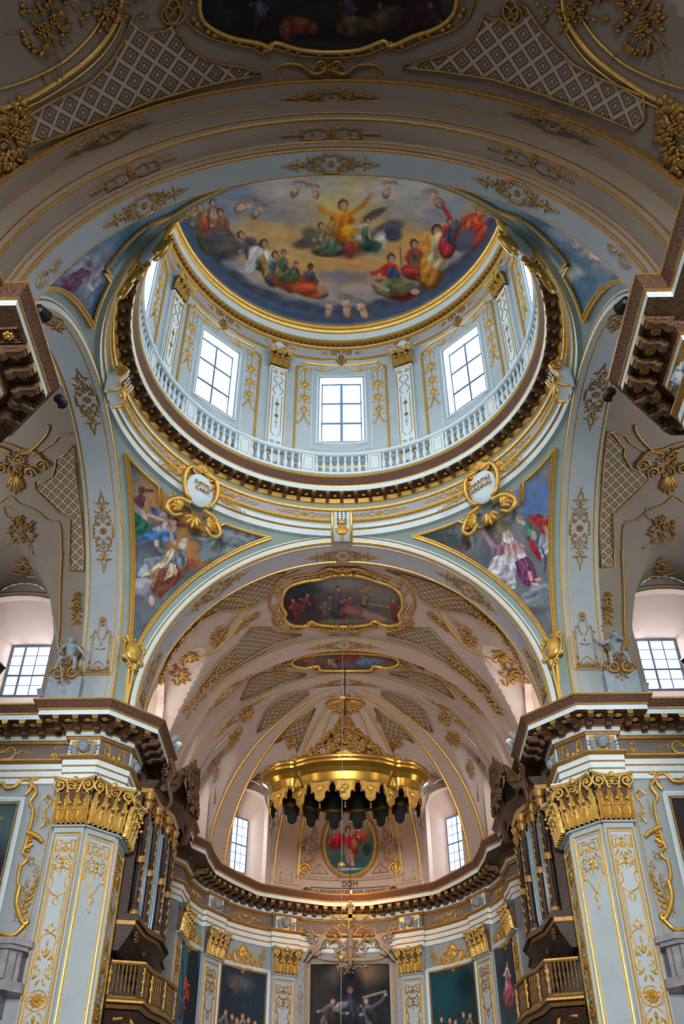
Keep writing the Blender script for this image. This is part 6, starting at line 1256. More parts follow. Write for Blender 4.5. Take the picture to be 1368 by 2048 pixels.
for az, w_, h, fn, lb in ((48, 2.35, 6.2, c_sky, 'tall dark blue painting left of the high altar, with a cloud glory'), (132, 2.35, 6.2, c_green, 'tall teal-skied painting right of the high altar'), (18, 1.9, 6.3, c_red, 'narrow blue painting with a red-draped flying figure, left of the apse'), (162, 1.9, 6.3, c_lilac, 'narrow painting with a rose and white draped figure, right of the apse')):
    wallpainting(cylmap(APR-.05, 180-az, 7.5, APC), w_, h, fn, lb)
    f = cylmap(APR-.04, 180-az, 13.85, APC); e = empty('gilded_cresting', 'gilded cartouche cresting with flower sprays above %s' % ({48: 'the left dark blue painting', 132: 'the right teal painting', 18: 'the far left narrow painting', 162: 'the far right narrow painting'}[az]), 'ornament', tuple(f(0, 0, 0)))
    ornament('cartouche', xf(m_crest(1.7, 1.0), 1, 0, 0, .05)+xf(m_ball(.24), 1, 0, 0, .5)+m_cluster(.30, 26, int(az), 1)+palm(0, .55, pi/2, .42, 7, .35)+m_cluster_at(0, .5, .22, 4)+mirx([curve([(.05, .1), (.36, .15), (.52, .5), (.22, .66)], .08, .05, 6), curve([(.1, -.05), (.5, -.02), (.7, .16)], .08, .05, 5), *palm(.4, .3, .5, .3, 4)]), f, parent=e, mt=GOLD)
    for s in (-1, 1): ornament('flower_spray', [q_ for q_ in xf(m_cluster(.26, 20, 5, 1), 1, 0, s*.78, .12)+xf(m_cluster(.22, 18, 6, 1), 1, 0, s*.98, .5)+xf(m_cluster(.16, 12, 7, 1), 1, 0, s*1.05, .82)+[curve([(s*.3, .05), (s*.7, .1), (s*.95, .5), (s*1.0, .75)], .02)]], f, parent=e, mt=GOLD)
    ornament('drop', palm(0, -.08, -pi/2, .25, 5)+flower(0, 0, .1, 6), f, parent=e, mt=GOLD)
for s, w_, fn, lb in ((-1, 'left', c_tl, 'teal-skied painting on the left transept wall, cut by the frame edge'), (1, 'right', c_tr, 'dark painting on the right transept wall, cut by the frame edge')):
    f = planemap((s*11.15, 7.24, 10.75), (1, 0, 0), (0, 0, 1), (0, -1, 0)); wallpainting(f, 2.2, 3.45, fn, lb, gilt=True)
    X = -s; e = empty('rococo_frame', 'gilded rococo scroll border around the %s transept painting' % w_, 'frame', tuple(f(0, 0, 0)))
    c_ = lambda pts, r=.05, r1=None: curve([(X*a, b) for a, b in pts], r*1.25, (r1 or r)*1.1, 7)
    m = [c_([(.2, 4.05), (.5, 4.15), (.62, 4.0), (.9, 4.02), (1.1, 4.25), (1.38, 4.2), (1.42, 3.95), (1.3, 3.75)]), c_([(1.42, 4.1), (1.62, 3.85), (1.50, 3.5), (1.66, 3.2), (1.66, 2.4), (1.60, 1.9)]), c_([(1.62, 2.55), (1.95, 2.42), (2.14, 2.26)], .08, .06), c_([(1.85, 2.2), (1.6, 2.0), (1.78, 1.75), (1.64, 1.55)], .04), c_([(1.62, 1.6), (1.64, 1.1), (1.74, .9)]), c_([(1.74, .95), (1.74, .5), (1.92, .1), (2.1, -.12), (2.18, -.02), (2.06, .05)], .07, .05), c_([(2.1, -.15), (1.8, -.42), (1.2, -.3), (.2, -.35)], .05)]
    m += [w for k in range(6) for w in xf(m_cluster(.17-.012*k, 14, 50+k, 1), 1, 0, X*(1.86+.05*sin(k)+.02*k), .15+.18*k)]+[leaf(X*(1.85+.05*k), .15+.17*k, pi/2-X*(1.2-.15*k), .3, .11) for k in range(6)]+xf(m_cluster(.2, 16, 14, 1), 1, 0, X*1.45, 4.1)+xf(m_cluster(.14, 12, 15, 1), 1, 0, X*.7, 4.1)+xf(m_cluster(.13, 12, 16, 1), 1, 0, X*2.05, 3.6)+xf(m_cluster(.16, 14, 4, 1), 1, 0, X*1.9, 1.7)+xf(m_cluster(.14, 12, 5, 1), 1, 0, X*2.1, 1.4)+xf(m_cluster(.13, 10, 6, 1), 1, 0, X*2.12, 2.9)+palm(X*1.45, 4.2, pi/2, .35, 5)+[leaf(X*1.66, 2.0+.1*k, 0 if X > 0 else pi, .16, .1) for k in range(5)]
    m += [c_([(1.85, 3.6), (2.0, 3.75), (2.15, 3.6), (2.02, 3.3), (2.0, 3.0)], .025), c_([(2.0, 3.2), (2.08, 2.9), (1.98, 2.7)], .03), c_([(2.25, 3.6), (2.25, 1.2), (2.15, -.6)], .015), c_([(1.8, 3.5), (1.8, 2.9)], .015)]
    ornament('scrollwork', m, lambda u, v, q, f=f: f(u, v, q+.02), parent=e, mt=GOLD)
    # marble balcony on a bracket
    e = empty('marble_tribune', 'pale marble bracketed tribune on the %s transept wall' % w_, 'tribune', (s*9.9, 7.2, 8.4))
    pl = [(-1.35, 0), (-1.35, .55), (-.95, .95), (.95, .95), (1.35, .55), (1.35, 0)]
    def slab(z0, z1, k, nm, m_):
        mb = MB(); P0 = [(s*9.9+x*k, 7.25-y*k, z0) for x, y in pl]; P1 = [(x, y, z1) for x, y, z in P0]; mb.grid([P0, P1]); mb.add(P0, [tuple(range(6))]); mb.add(P1, [tuple(range(6))]); mb.build(nm, m_, e)
    slab(9.85, 10.02, 1.0, 'top_slab', MARBLE); slab(9.75, 9.85, .92, 'top_moulding', MARBLE); slab(8.95, 9.75, .80, 'parapet', MARBLE); slab(8.7, 8.95, .96, 'base_moulding', MARBLE)
    for x in (-.75, -.25, .25, .75): MB().box((s*9.9+x, 7.25-.80, 9.35), (.14, .12, .72)).build('colonnette', MARBLE, e)
    for q in (-1, 1): MB().box((s*9.9+q*.93, 7.25-.6, 9.35), (.14, .14, .72)).build('colonnette', MARBLE, e)
    for q in (-.6, .6):
        mb = MB(); mb.box((s*9.9+q, 6.9, 8.45), (.3, .6, .5)); mb.tube([(s*9.9+q-.16, 6.75, 8.25), (s*9.9+q+.16, 6.75, 8.25)], .2, 10); mb.tube([(s*9.9+q-.16, 7.05, 7.8), (s*9.9+q+.16, 7.05, 7.8)], .16, 10); mb.build('scroll_bracket', MARBLE, e)
    ornament('gilded_pendant', m_cluster(.4, 26, 8, 1.2), planemap((s*9.75, 7.1, 7.1), (1, 0, 0), (0, 0, 1), (0, -1, 0)), 'gilded leaf pendant under the %s marble tribune' % w_, 'ornament', mt=GOLD)
    tag(MB().box((s*10.15, 6.85, 10.12), (.34, .3, .2)).build('speaker_box', BLACK), 'black box standing on the %s marble tribune' % w_, 'box')

# ------------------------------------------------------------------ altar top: pediment, reliefs, oval painting, inscription
f = planemap((.12, 24.45, 14.5), (1, 0, 0), (0, 0, 1), (0, -1, 0))
e = empty('altar_pediment', 'ivory scrolled pediment with cherub clouds above the high altar painting', 'pediment', (.12, 24.45, 14.5))
ornament('scroll_moulding', mirx([curve([(0, -.02), (1.0, .02), (1.55, .16), (1.75, .5), (1.5, .82), (1.15, .72), (1.2, .52)], .09, .06, 8), spiral(1.3, .62, .18, pi, 1.2, -1, .05), curve([(.2, .5), (.6, .85), (1.0, .7)], .07, .05, 6)])+m_cluster(.5, 40, 9, 2.2), f, parent=e, mt=IVORY)
ornament('cloud_relief', xf(m_cluster(.45, 40, 19, 2.6), 1, 0, 0, .45), f, parent=e, mt=IVORY)
ornament('gilded_rays', mirx([leaf(.5, .9, .5, .5, .07), leaf(.5, .85, .2, .55, .07), leaf(.4, .95, .9, .4, .07)]), f, parent=e, mt=GOLD)
def skin(name, verts, edges, radii, m, parent=None, root=0, sub=2):
    me = bpy.data.meshes.new(name); me.from_pydata([tuple(v) for v in verts], edges, []); o = bpy.data.objects.new(name, me); COL.objects.link(o); me.materials.append(m)
    mod = o.modifiers.new('skin', 'SKIN'); mod.use_smooth_shade = True
    if not me.skin_vertices: me.attributes.new
    bm_ = None
    sk = me.skin_vertices[0].data if me.skin_vertices else None
    if sk is None:
        bpy.context.view_layer.objects.active = o; bpy.ops.mesh.customdata_skin_add(); sk = me.skin_vertices[0].data
    for k, r in enumerate(radii): sk[k].radius = (r, r); sk[k].use_root = (k == root)
    s_ = o.modifiers.new('smooth', 'SUBSURF'); s_.levels = sub; s_.render_levels = sub
    if parent is not None: o.parent = parent; o.matrix_parent_inverse = wm(parent).inverted()
    return o
BODY = ['pelvis', 'chest', 'neck', 'head', 'crown', 'lsh', 'lel', 'lha', 'rsh', 'rel', 'rha', 'lhip', 'lkn', 'lft', 'ltoe', 'rhip', 'rkn', 'rft', 'rtoe']
BED = [(0, 1), (1, 2), (2, 3), (3, 4), (1, 5), (5, 6), (6, 7), (1, 8), (8, 9), (9, 10), (0, 11), (11, 12), (12, 13), (13, 14), (0, 15), (15, 16), (16, 17), (17, 18)]
BR = [.13, .145, .055, .105, .085, .065, .05, .032, .065, .05, .032, .09, .065, .04, .03, .09, .065, .04, .03]
def fingers(hand, d, sc, m, parent, name='hand'):
    d = np.array(d, float); d /= np.linalg.norm(d); a = np.array([0, 0, 1.]) if abs(d[2]) < .8 else np.array([0, 1., 0]); u = np.cross(d, a); u /= np.linalg.norm(u); v = np.cross(u, d)
    mb = MB(); h = np.array(hand); mb.blob(h+d*.03*sc, .035*sc, .05*sc, .02*sc, 0, 8, 5, [u, d, v])
    for k, (o_, L) in enumerate(((-.027, .055), (-.009, .068), (.009, .064), (.027, .05))): mb.tube([h+d*.06*sc+u*o_*sc, h+d*(.06+L*.6)*sc+u*o_*1.2*sc-v*.006*sc, h+d*(.06+L)*sc+u*o_*1.3*sc-v*.022*sc], [.0095*sc, .0085*sc, .006*sc], 6)
    mb.tube([h+d*.01*sc-u*.03*sc, h+d*.04*sc-u*.055*sc, h+d*.065*sc-u*.06*sc], [.012*sc, .010*sc, .007*sc], 6); return mb.build(name, m, parent, ang=180)
def figure(name, label, M, J, sc, m, extra=None, R=1.0, cat='statue', headr=1.0):
    """one continuous skinned body; J: joint -> local position in metres (x across, y towards the viewer, z up)"""
    e = empty(name, label, cat, M=M); W = lambda p: np.array(M @ Vector([q*sc for q in p])); V = [W(J[k]) for k in BODY]
    skin('body', V, BED, [r*sc*R*(headr if k in (3, 4) else 1) for k, r in enumerate(BR)], m, e)
    for a, b in (('lel', 'lha'), ('rel', 'rha')): fingers(W(J[b]), W(J[b])-W(J[a]), sc, m, e)
    U = [np.array(M.to_3x3() @ Vector(v)) for v in ((1, 0, 0), (0, 0, 1), (0, 1, 0))]; hd = (W(J['head'])+W(J['crown']))/2; mb = MB()
    mb.blob(hd+U[2]*.115*sc*headr-U[1]*.01*sc, .012*sc, .025*sc, .025*sc, 0, 6, 4, U); 
    for q in (-1, 1): mb.blob(hd+U[2]*.10*sc*headr+U[0]*q*.035*sc+U[1]*.015*sc, .014*sc, .008*sc, .010*sc, 0, 6, 4, U); mb.blob(hd+U[0]*q*.10*sc*headr, .012*sc, .028*sc, .02*sc, 0, 6, 4, U)
    mb.blob(hd+U[2]*.098*sc*headr-U[1]*.05*sc, .024*sc, .008*sc, .01*sc, 0, 6, 4, U); mb.build('face', m, e, ang=180)
    mb = MB()
    for k in range(26):
        a = k*2.4; t = .2+.95*k/26; mb.blob(hd+(U[0]*sin(t)*cos(a)-U[2]*abs(sin(t)*sin(a))*.9+U[1]*cos(t))*.10*sc*headr+U[1]*.02*sc, .03*sc, .03*sc, .03*sc, 0, 5, 4)
    mb.build('hair', (extra or {}).get('hair', m), e, ang=180)
    for key, (mo, mt_) in (extra or {}).items():
        if key != 'hair': ornament(key, mo, lambda u, v, q: W((u, 0, v))+U[2]*(q+(-.10*sc if 'wing' in key else .12*sc)), parent=e, mt=mt_)
    return e
SIT = dict(pelvis=(0, 0, .0), chest=(.02, .02, .42), neck=(.03, .03, .58), head=(.05, .06, .70), crown=(.06, .07, .82), lsh=(-.18, .03, .50), lel=(-.34, .12, .36), lha=(-.48, .22, .42), rsh=(.20, .03, .50), rel=(.34, .10, .30), rha=(.30, .26, .14), lhip=(-.11, .05, -.03), lkn=(-.20, .36, -.10), lft=(-.22, .34, -.50), ltoe=(-.24, .44, -.56), rhip=(.11, .05, -.03), rkn=(.24, .34, -.14), rft=(.34, .28, -.54), rtoe=(.38, .38, -.58))
def mirJ(J, f=-1): return {k: (f*v[0], v[1], v[2]) for k, v in J.items()}
def wing(s, L=.5): return [leaf(s*.10, .45-.04*k, (.5-.25*k) if s > 0 else pi-.5+.25*k, L*(1-.1*k), .13) for k in range(5)]
drape = [leaf(-.1, .05, -.3, .5, .16), leaf(-.2, -.02, -.6, .5, .14), leaf(.1, .02, -1.2, .4, .14), leaf(-.05, .0, -1.5, .35, .14)]
# putti seated on scrolls above the transept cornice, one each side
for s, w_, J in ((-1, 'left', dict(SIT, lel=(-.30, .18, .30), lha=(-.42, .24, .12))), (1, 'right', mirJ(dict(SIT, lha=(-.55, .2, .48), rha=(.05, .4, .42), rel=(.25, .28, .38))))):
    M = frame((s*9.18, 6.62, 19.02), (s*.25*-1, -1, 0)); figure('putto_statue', 'grey stucco putto with gilded wings seated on the cornice under the %s transept vault' % w_, M, J, 1.05, STONE, {'wing': (wing(1 if s < 0 else -1, .45)+wing(-1 if s < 0 else 1, .3), GOLDD), 'loincloth': (drape, GOLDD)}, 1.15, headr=1.15)
    e = empty('scroll_pedestal', 'gilded and grey scroll seat under the %s putto' % w_, 'pedestal', (s*9.18, 6.9, 17.2)); mb = MB(); mb.box((s*9.18, 6.85, 17.75), (1.1, .55, 1.25)); mb.build('block', STONE, e)
    ornament('scroll', mirx([spiral(.25, .1, .28, 0, 1.5, 1, .07)])+m_cluster(.3, 16, 3, 1), planemap((s*9.18, 6.54, 18.35), (1, 0, 0), (0, 0, 1), (0, -1, 0)), parent=e, mt=GOLDD)
tag(MB().tube([(-9.0, 6.2, 17.6), (-9.95, 6.4, 20.6)], .025, 6).build('lance', STONE), 'thin grey lance held by the left putto', 'lance')
# angels of the altar pediment
for s, w_ in ((-1, 'left'), (1, 'right')):
    J = dict(pelvis=(0, 0, 0), chest=(.18, .02, .30), neck=(.26, .04, .42), head=(.33, .08, .50), crown=(.40, .1, .60), lsh=(.02, .05, .38), lel=(-.18, .2, .42), lha=(-.30, .25, .60), rsh=(.32, .05, .30), rel=(.52, .15, .18), rha=(.72, .2, .22), lhip=(-.08, .05, -.04), lkn=(-.38, .22, -.18), lft=(-.55, .2, -.55), ltoe=(-.62, .25, -.62), rhip=(.06, .05, -.08), rkn=(-.14, .28, -.30), rft=(-.40, .2, -.62), rtoe=(-.48, .25, -.68))
    if s > 0: J = mirJ(J)
    M = frame((.12+s*1.45, 24.25, 15.05), (0, -1, 0))
    # frame() has x pointing to the viewer's left when looking along +y, so mirror back
    J = mirJ(J); figure('angel_statue', 'ivory reclining angel on the %s end of the altar pediment' % w_, M, J, 1.05, IVORY, {'wing': (wing(-s, .6), IVORY), 'drapery': ([leaf(.05*k-.1, -.05-.03*k, -2.2 if s < 0 else -.9, .55, .14) for k in range(6)] if False else [leaf(s*.05*k, -.02-.06*k, (-.6 if s > 0 else pi+.6)*-1+pi if False else (pi+.5 if s > 0 else -.5), .45, .14) for k in range(5)], IVORY)}, 1.0)
    # relief niches beside the altar
    e = empty('relief_niche', 'ivory relief panel with a standing figure, %s of the high altar' % w_, 'relief', (.12+s*2.22, 24.4, 9)); f = planemap((.12+s*2.22, 24.5, 13.7), (1, 0, 0), (0, 0, 1), (0, -1, 0))
    mb = MB(); mb.tube([f(-.28, -4, 0), f(-.28, -.2, 0), f(-.2, 0, 0), f(0, .08, 0), f(.2, 0, 0), f(.28, -.2, 0), f(.28, -4, 0)], .045, 6); mb.build('moulded_border', IVORY, e)
    ornament('figure_relief', [B(0, -.28, .09, .11, .1), B(0, -.62, .15, .24, .14), B(0, -1.1, .13, .32, .12), leaf(.1*s, -.5, -1.2, .45, .12), leaf(-.1*s, -.55, -1.9, .4, .12), leaf(.05, -1.3, -pi/2, .4, .12), leaf(-.07, -1.3, -pi/2, .42, .12)], f, parent=e, mt=IVORY)
    ornament('gilded_scroll', [curve([(0, -1.7), (.15, -2.0), (-.1, -2.4), (.12, -2.9), (0, -3.3)], .06, .03), spiral(.05, -1.85, .13, 0, 1.3, 1, .04)], f, parent=e, mt=IVORY)
# oval painting
f = lambda u, v, w_: (lambda z: np.array([(sqrt(max(6.87**2-(z-ZC)**2, 0))-w_)*sin((u)/6.6), 18.2+(sqrt(max(6.87**2-(z-ZC)**2, 0))-w_)*cos(u/6.6), z]))(max(ZC, 19.9+v))
e = empty('oval_painting', 'oval painting of a red-cloaked figure, in a gilded frame under the canopy', 'painting', tuple(f(.12, 0, 0)))
c = pc(120, 150, (78, 112, 118), 41); c.blob(60, 30, 60, 30, (176, 160, 150), 0, .8, .8); c.blob(60, 130, 70, 26, (44, 92, 100), 0, .9, .6); c.person(56, 44, 86, (140, 130, 140), (180, 40, 48), -4); c.blob(30, 70, 22, 16, (186, 40, 50), -30, 1, .35, .35); c.person(84, 36, 60, (200, 120, 96), (176, 60, 60), 16); c.blob(88, 60, 18, 12, (196, 80, 70), 20, .9, .4, .3); c.line([(60, 90), (66, 124)], 4, (196, 140, 116)); c.blob(60, 134, 30, 3, (170, 190, 190), 0, .8, .6); c.blob(100, 90, 10, 14, (40, 60, 66), 0, .8, .5)
mb = MB(); rr = np.linspace(0, 1, 40); th = np.linspace(0, 2*pi, 90); mb.grid([[tuple(f(.12+1.22*r_*cos(t), 1.40*r_*sin(t), .04)) for t in th] for r_ in rr])
uu = np.array([r_*cos(t) for r_ in rr for t in th]); vv = np.array([r_*sin(t) for r_ in rr for t in th]); mb.build('painted_field', PAINT, e, ang=180, paint=tolin(c.finish(.9).sample(60+58*uu, 75-72*vv)))
for a, r_, m_ in ((1.30, .07, GOLD), (1.42, .035, GOLDD)): mb = MB(); mb.tube([f(.12+1.22*a/1.28*1.02*cos(t), 1.40*a/1.28*1.02*sin(t), .06) for t in np.linspace(0, 2*pi, 60)[:-1]], r_, 6, close=True); mb.build('gilded_frame' if r_ > .05 else 'outer_bead', m_, e)
for s, w_ in ((-1, 'left'), (1, 'right')):
    ornament('gilded_volute', [spiral(s*2.15+.12, -1.25, .30, pi if s > 0 else 0, 1.7, -s, .085), curve([(s*2.0+.12, -1.0), (s*1.75+.12, -.8), (s*1.6+.12, -.5)], .07, .04)], f, 'gilded volute at the %s foot of the oval painting' % w_, 'ornament', mt=GOLD)
    ornament('gilded_triangle_panel', [T([(s*1.0+.12, -1.38), (s*1.8+.12, -1.38), (s*1.40+.12, -.95), (s*1.0+.12, -1.38)], .03)]+xf(m_cluster(.12, 10, 3, 1.4), 1, 0, s*1.4+.12, -1.25), f, 'gilded triangular panel %s of the oval painting' % w_, 'ornament', mt=GOLDD)
    ornament('flower_relief', xf(m_cluster(.3, 26, 12, .8), 1, 0, s*1.75+.12, .3)+xf(m_cluster(.25, 20, 13, .8), 1, 0, s*1.6+.12, -.25)+xf(m_cluster(.25, 20, 14, .8), 1, 0, s*1.9+.12, .95), f, 'ivory and gilt flower relief %s of the oval painting' % w_, 'ornament', mt=IVORY)
    P = f(s*2.1+.12, -.55, .25); figure('putto_relief', 'ivory putto sitting on the %s volute beside the oval painting' % w_, frame(tuple(P), (-P[0]*.15, -1, 0)), mirJ(SIT) if s < 0 else SIT, .8, IVORY, None, 1.15, headr=1.15)
    for u0 in (2.42, 2.5):
        mb = MB(); mb.tube([f(s*u0+.12, v, .03) for v in np.linspace(-1.6, 3.0, 24)], .035 if u0 < 2.45 else .02, 5); tag(mb.build('gilded_fillet', GOLD), 'gilded upright fillet, %s, %s of the oval painting' % ('inner' if u0 < 2.45 else 'outer', w_), 'moulding')
mb = MB(); mb.tube([f(u, -1.62, .05) for u in np.linspace(-2.4, 2.64, 30)], .07, 6); tag(mb.build('sill_moulding', IVORY), 'curved ivory sill moulding under the oval painting', 'moulding')
g = cylmap(6.80, 90, 17.55, (0, 18.2)); e = empty('inscription_tablet', 'ivory inscription tablet above the apse cornice reading DDM', 'tablet', tuple(g(0, 0, 0)))
mb = MB(); mb.grid([[tuple(g(u, v, .04)) for v in (-.05, .28)] for u in np.linspace(-1.75, 1.98, 24)]); mb.build('tablet', IVORY, e)
mb = MB(); mb.tube(rectpath(g, -1.75, 1.98, -.05, .28, .05), .02, 4, close=True); mb.build('border', INK, e)
for u in (-1.98, 2.2): mb = MB(); n_ = np.array([0, -1, 0]); mb.blob(g(u, .1, .06), .16, .16, .06, 0, 12, 6, [np.array([1., 0, 0]), np.array([0, 0, 1.]), np.array([0, -1., 0])]); mb.build('bronze_disc', ROPE, e)
def textM(P, o_): return frame(tuple(P), o_) @ Matrix(((-1, 0, 0, 0), (0, 0, 1, 0), (0, 1, 0, 0), (0, 0, 0, 1)))
for tx, u, z, sz in (('DDM', .12, .46, .34), ('D.ALEXANDRO', -1.05, .11, .20), ('M.BERGOMI', .20, .11, .20), ('PATRONO', 1.35, .11, .20)):
    P = g(u, z, .09); a = u/6.8; M = frame(tuple(P), (-sin(a), -cos(a), 0)); M = M @ Matrix(((-1, 0, 0, 0), (0, 0, 1, 0), (0, 1, 0, 0), (0, 0, 0, 1))) if False else M
    X_ = Vector((cos(a), -sin(a), 0)); Z_ = Vector((-sin(a), -cos(a), 0)); MM = Matrix.Identity(4)
    for k in range(3): MM[k][0], MM[k][1], MM[k][2], MM[k][3] = X_[k], (0, 0, 1)[k], Z_[k], P[k]
    letter('lettering', tx, sz, MM, e, INK, .01)
# ------------------------------------------------------------------ organs and singers' balconies in the choir
def fan(path, z0, z1, k0, k1, ax, m, name, e, xw=6.97):
    """loft between two scaled copies of a plan; x is measured from the wall"""
    mb = MB(); A = [(ax(xw-(xw-x)*k0), y, z0) for x, y in path]; Bq = [(ax(xw-(xw-x)*k1), y, z1) for x, y in path]; mb.grid([A, Bq]); mb.add(A, [tuple(range(len(A)))]); mb.add(Bq, [tuple(range(len(A)))]); return mb.build(name, m, e)
for s, w_ in ((-1, 'left'), (1, 'right')):
    ax = lambda x, s=s: s*x
    front = [(6.97, 9.30), (6.45, 9.40), (6.38, 10.7), (6.12, 11.5), (6.12, 12.7), (6.38, 13.5), (6.45, 14.6), (6.97, 14.7)]
    e = empty('pipe_organ', 'dark gilt-carved organ case with grey pipes on the %s choir wall' % w_, 'organ', (s*6.97, 12, 11.3))
    fan(front, 11.30, 11.42, 1.12, 1.12, ax, GOLDD, 'base_cornice', e); fan(front, 11.42, 11.62, 1.3, 1.2, ax, WOOD, 'base_ledge', e); fan(front, 11.0, 11.3, .85, 1.1, ax, WOOD, 'base_moulding', e); fan(front, 10.55, 11.0, .3, .85, ax, WOOD, 'corbel', e)
    mb = MB(); A = [(ax(6.97-(6.97-x)*.55), y, 11.6) for x, y in front]; Bq = [(x, y, 16.2) for x, y, z in A]; mb.grid([A, Bq]); mb.build('case_back', WOOD, e)
    cols = [(6.50, 9.50), (6.42, 10.72), (6.16, 11.5), (6.16, 12.72), (6.42, 13.5), (6.5, 14.5)]
    for k, (x, y) in enumerate(cols):
        mb = MB(); mb.lathe([(.14, 11.62), (.14, 11.9), (.10, 11.95), (.09, 13.2), (.12, 13.25), (.12, 13.4), (.085, 13.45), (.08, 15.1), (.13, 15.2), (.15, 15.5)], (ax(x), y), 10); c_ = mb.build('column', WOOD, e)
        mb = MB(); mb.lathe([(.10, 15.0), (.17, 15.2), (.13, 15.3), (.2, 15.5), (.2, 15.56)], (ax(x), y), 10); mb.lathe([(.155, 11.62), (.16, 11.7), (.15, 11.74)], (ax(x), y), 10); mb.lathe([(.13, 13.22), (.14, 13.3), (.13, 13.42)], (ax(x), y), 10); mb.build('gilded_rings', GOLDD, c_)
        f = planemap((ax(x-.10), y, 0), (0, 1, 0), (0, 0, 1), (-s, 0, 0)); ornament('carving', [leaf(0, 11.95+.16*q, pi/2+(-1)**q*.5, .2, .08) for q in range(8)]+[leaf(0, 13.5+.18*q, pi/2+(-1)**q*.6, .2, .06) for q in range(8)], f, parent=c_, mt=GOLDD)
    for a, b in zip(cols[:-1], cols[1:]):
        L = hypot(a[0]-b[0], a[1]-b[1]); n = max(4, int(L/.155))
        for q in range(n):
            t = (q+1)/(n+1); x, y = a[0]+(b[0]-a[0])*t+.10, a[1]+(b[1]-a[1])*t; h = 15.2-.9*abs(t-.5)-.25*(q % 2)*0; r = .058
            mb = MB(); mb.lathe([(.012, 11.62), (r, 12.05), (r, h), (r*.9, h+.01), (0, h+.01)], (ax(x), y), 8); mb.build('organ_pipe', TIN, e, ang=50)
        xm, ym = (a[0]+b[0])/2, (a[1]+b[1])/2; f = planemap((ax(xm-.02), ym, 15.35), (0, 1, 0), (0, 0, 1), (-s, 0, 0)); ornament('pipe_shade', m_cluster(.3, 20, int(ym*10), 1.6)+mirx([curve([(0, .1), (.3, 0), (L/2, -.5)], .05, .03)]), f, parent=e, mt=GOLDD)
    fan(front, 15.55, 15.7, 1.1, 1.15, ax, GOLDD, 'upper_cornice', e); fan(front, 15.7, 16.0, 1.15, 1.5, ax, WOOD, 'upper_frieze', e)
    mb = MB()
    for k, (dx, dz, r) in enumerate(((0, 0, .16), (.12, .22, .12), (-.18, .12, .10))): mb.tube([(ax(x-dx), y, z+dz) for x, y, z in ((6.1, 9.7, 15.9), (5.95, 10.3, 16.1), (5.85, 10.8, 16.6), (5.65, 11.3, 17.15), (5.55, 12.1, 17.4), (5.65, 12.9, 17.15), (5.85, 13.4, 16.6), (5.95, 13.9, 16.1), (6.1, 14.5, 15.9))], r, 8)
    mb.build('arched_pediment', BRONZE, e)
    mb = MB(); A = [(ax(6.0), y, 15.9) for y in np.linspace(9.8, 14.4, 12)]; Bq = [(ax(5.9), y, 16.0+1.3*sin(pi*k/11)) for k, y in enumerate(np.linspace(9.8, 14.4, 12))]; mb.grid([A, Bq]); mb.build('tympanum', WOOD, e)
    f = planemap((ax(5.55), 12.1, 17.0), (0, 1, 0), (0, 0, 1), (-s, 0, 0)); ornament('carved_crest', m_cluster(.75, 60, 44, 1.9)+palm(0, .5, pi/2, .6, 7, .4)+mirx([spiral(.9, -.2, .4, pi, 1.3, -1, .09), *palm(1.3, -.3, .2, .6, 4)]), f, parent=e, mt=BRONZE)
    f = planemap((ax(6.05), 9.6, 16.3), (.5, 1, 0), (0, 0, 1), (-s*.8, -.6, 0)); ornament('carved_bracket', [curve([(0, .6), (.3, .2), (.1, -.3), (.35, -.8), (.1, -1.3)], .12, .06)]+m_cluster(.35, 24, 8, 1), f, parent=e, mt=BRONZE)
    f = planemap((ax(6.4), 11.2, 11.05), (0, 1, 0), (0, 0, 1), (-s, 0, 0)); [ornament('corbel_rosette', xf(flower(0, 0, .2, 8), 1, 0, q, 0), f, parent=e, mt=GOLDB) for q in (-1.4, 0, 1.4)]
    # balcony
    pl = [(6.97, 9.5), (6.04, 9.75), (5.94, 10.6), (5.65, 11.3), (5.5, 12.4), (5.65, 13.5), (5.94, 14.2), (6.04, 15.0), (6.97, 15.3)]
    e = empty('choir_balcony', 'gilded brown balustraded balcony below the %s organ' % w_, 'balcony', (s*6.97, 12.3, 9.1)); P = [(ax(x), y) for x, y in pl]; P = P if s < 0 else P[::-1]
    mb = MB(); sweep(mb, P, [(-.12, 10.20), (.04, 10.20), (.08, 10.25), (.08, 10.30), (.0, 10.34), (-.12, 10.34)], [0, 1, 1, 0, 0]); mb.build('handrail', [WOOD, GOLDD], e)
    mb = MB(); sweep(mb, P, [(-.1, 9.34), (.02, 9.34), (.05, 9.28), (.16, 9.20), (.16, 9.14), (.10, 9.08), (.0, 9.0), (-.5, 8.9)], [0, 1, 1, 1, 0, 1, 0]); mb.build('base_moulding', [WOOD, GOLDD], e)
    mb = MB(); A = [(x, y, 9.32) for x, y in P]; mb.add(A, [tuple(range(len(A)))]); A = [(x, y, 8.95) for x, y in P]; mb.add(A, [tuple(range(len(A)))]); mb.build('floor_slab', WOOD, e)
    mb = MB(); mb.grid([[(x, y, 8.95) for x, y in P], [(ax(6.97-(6.97-abs(x))*.25), 12.3+(y-12.3)*.7, 7.6) for x, y in P]]); mb.build('under_cove', WOOD, e)
    def bal2():
        mb = loc(MB()); mb.lathe([(.05, 0), (.05, .04), (.025, .08), (.04, .2), (.05, .28), (.025, .38), (.04, .44), (.05, .55), (.025, .66), (.045, .70), (.045, .84), (.05, .86)], n=8); o = mb.build('baluster', GOLDB, ang=40); COL.objects.unlink(o); return o.data
    B2 = bal2() if s < 0 else B2
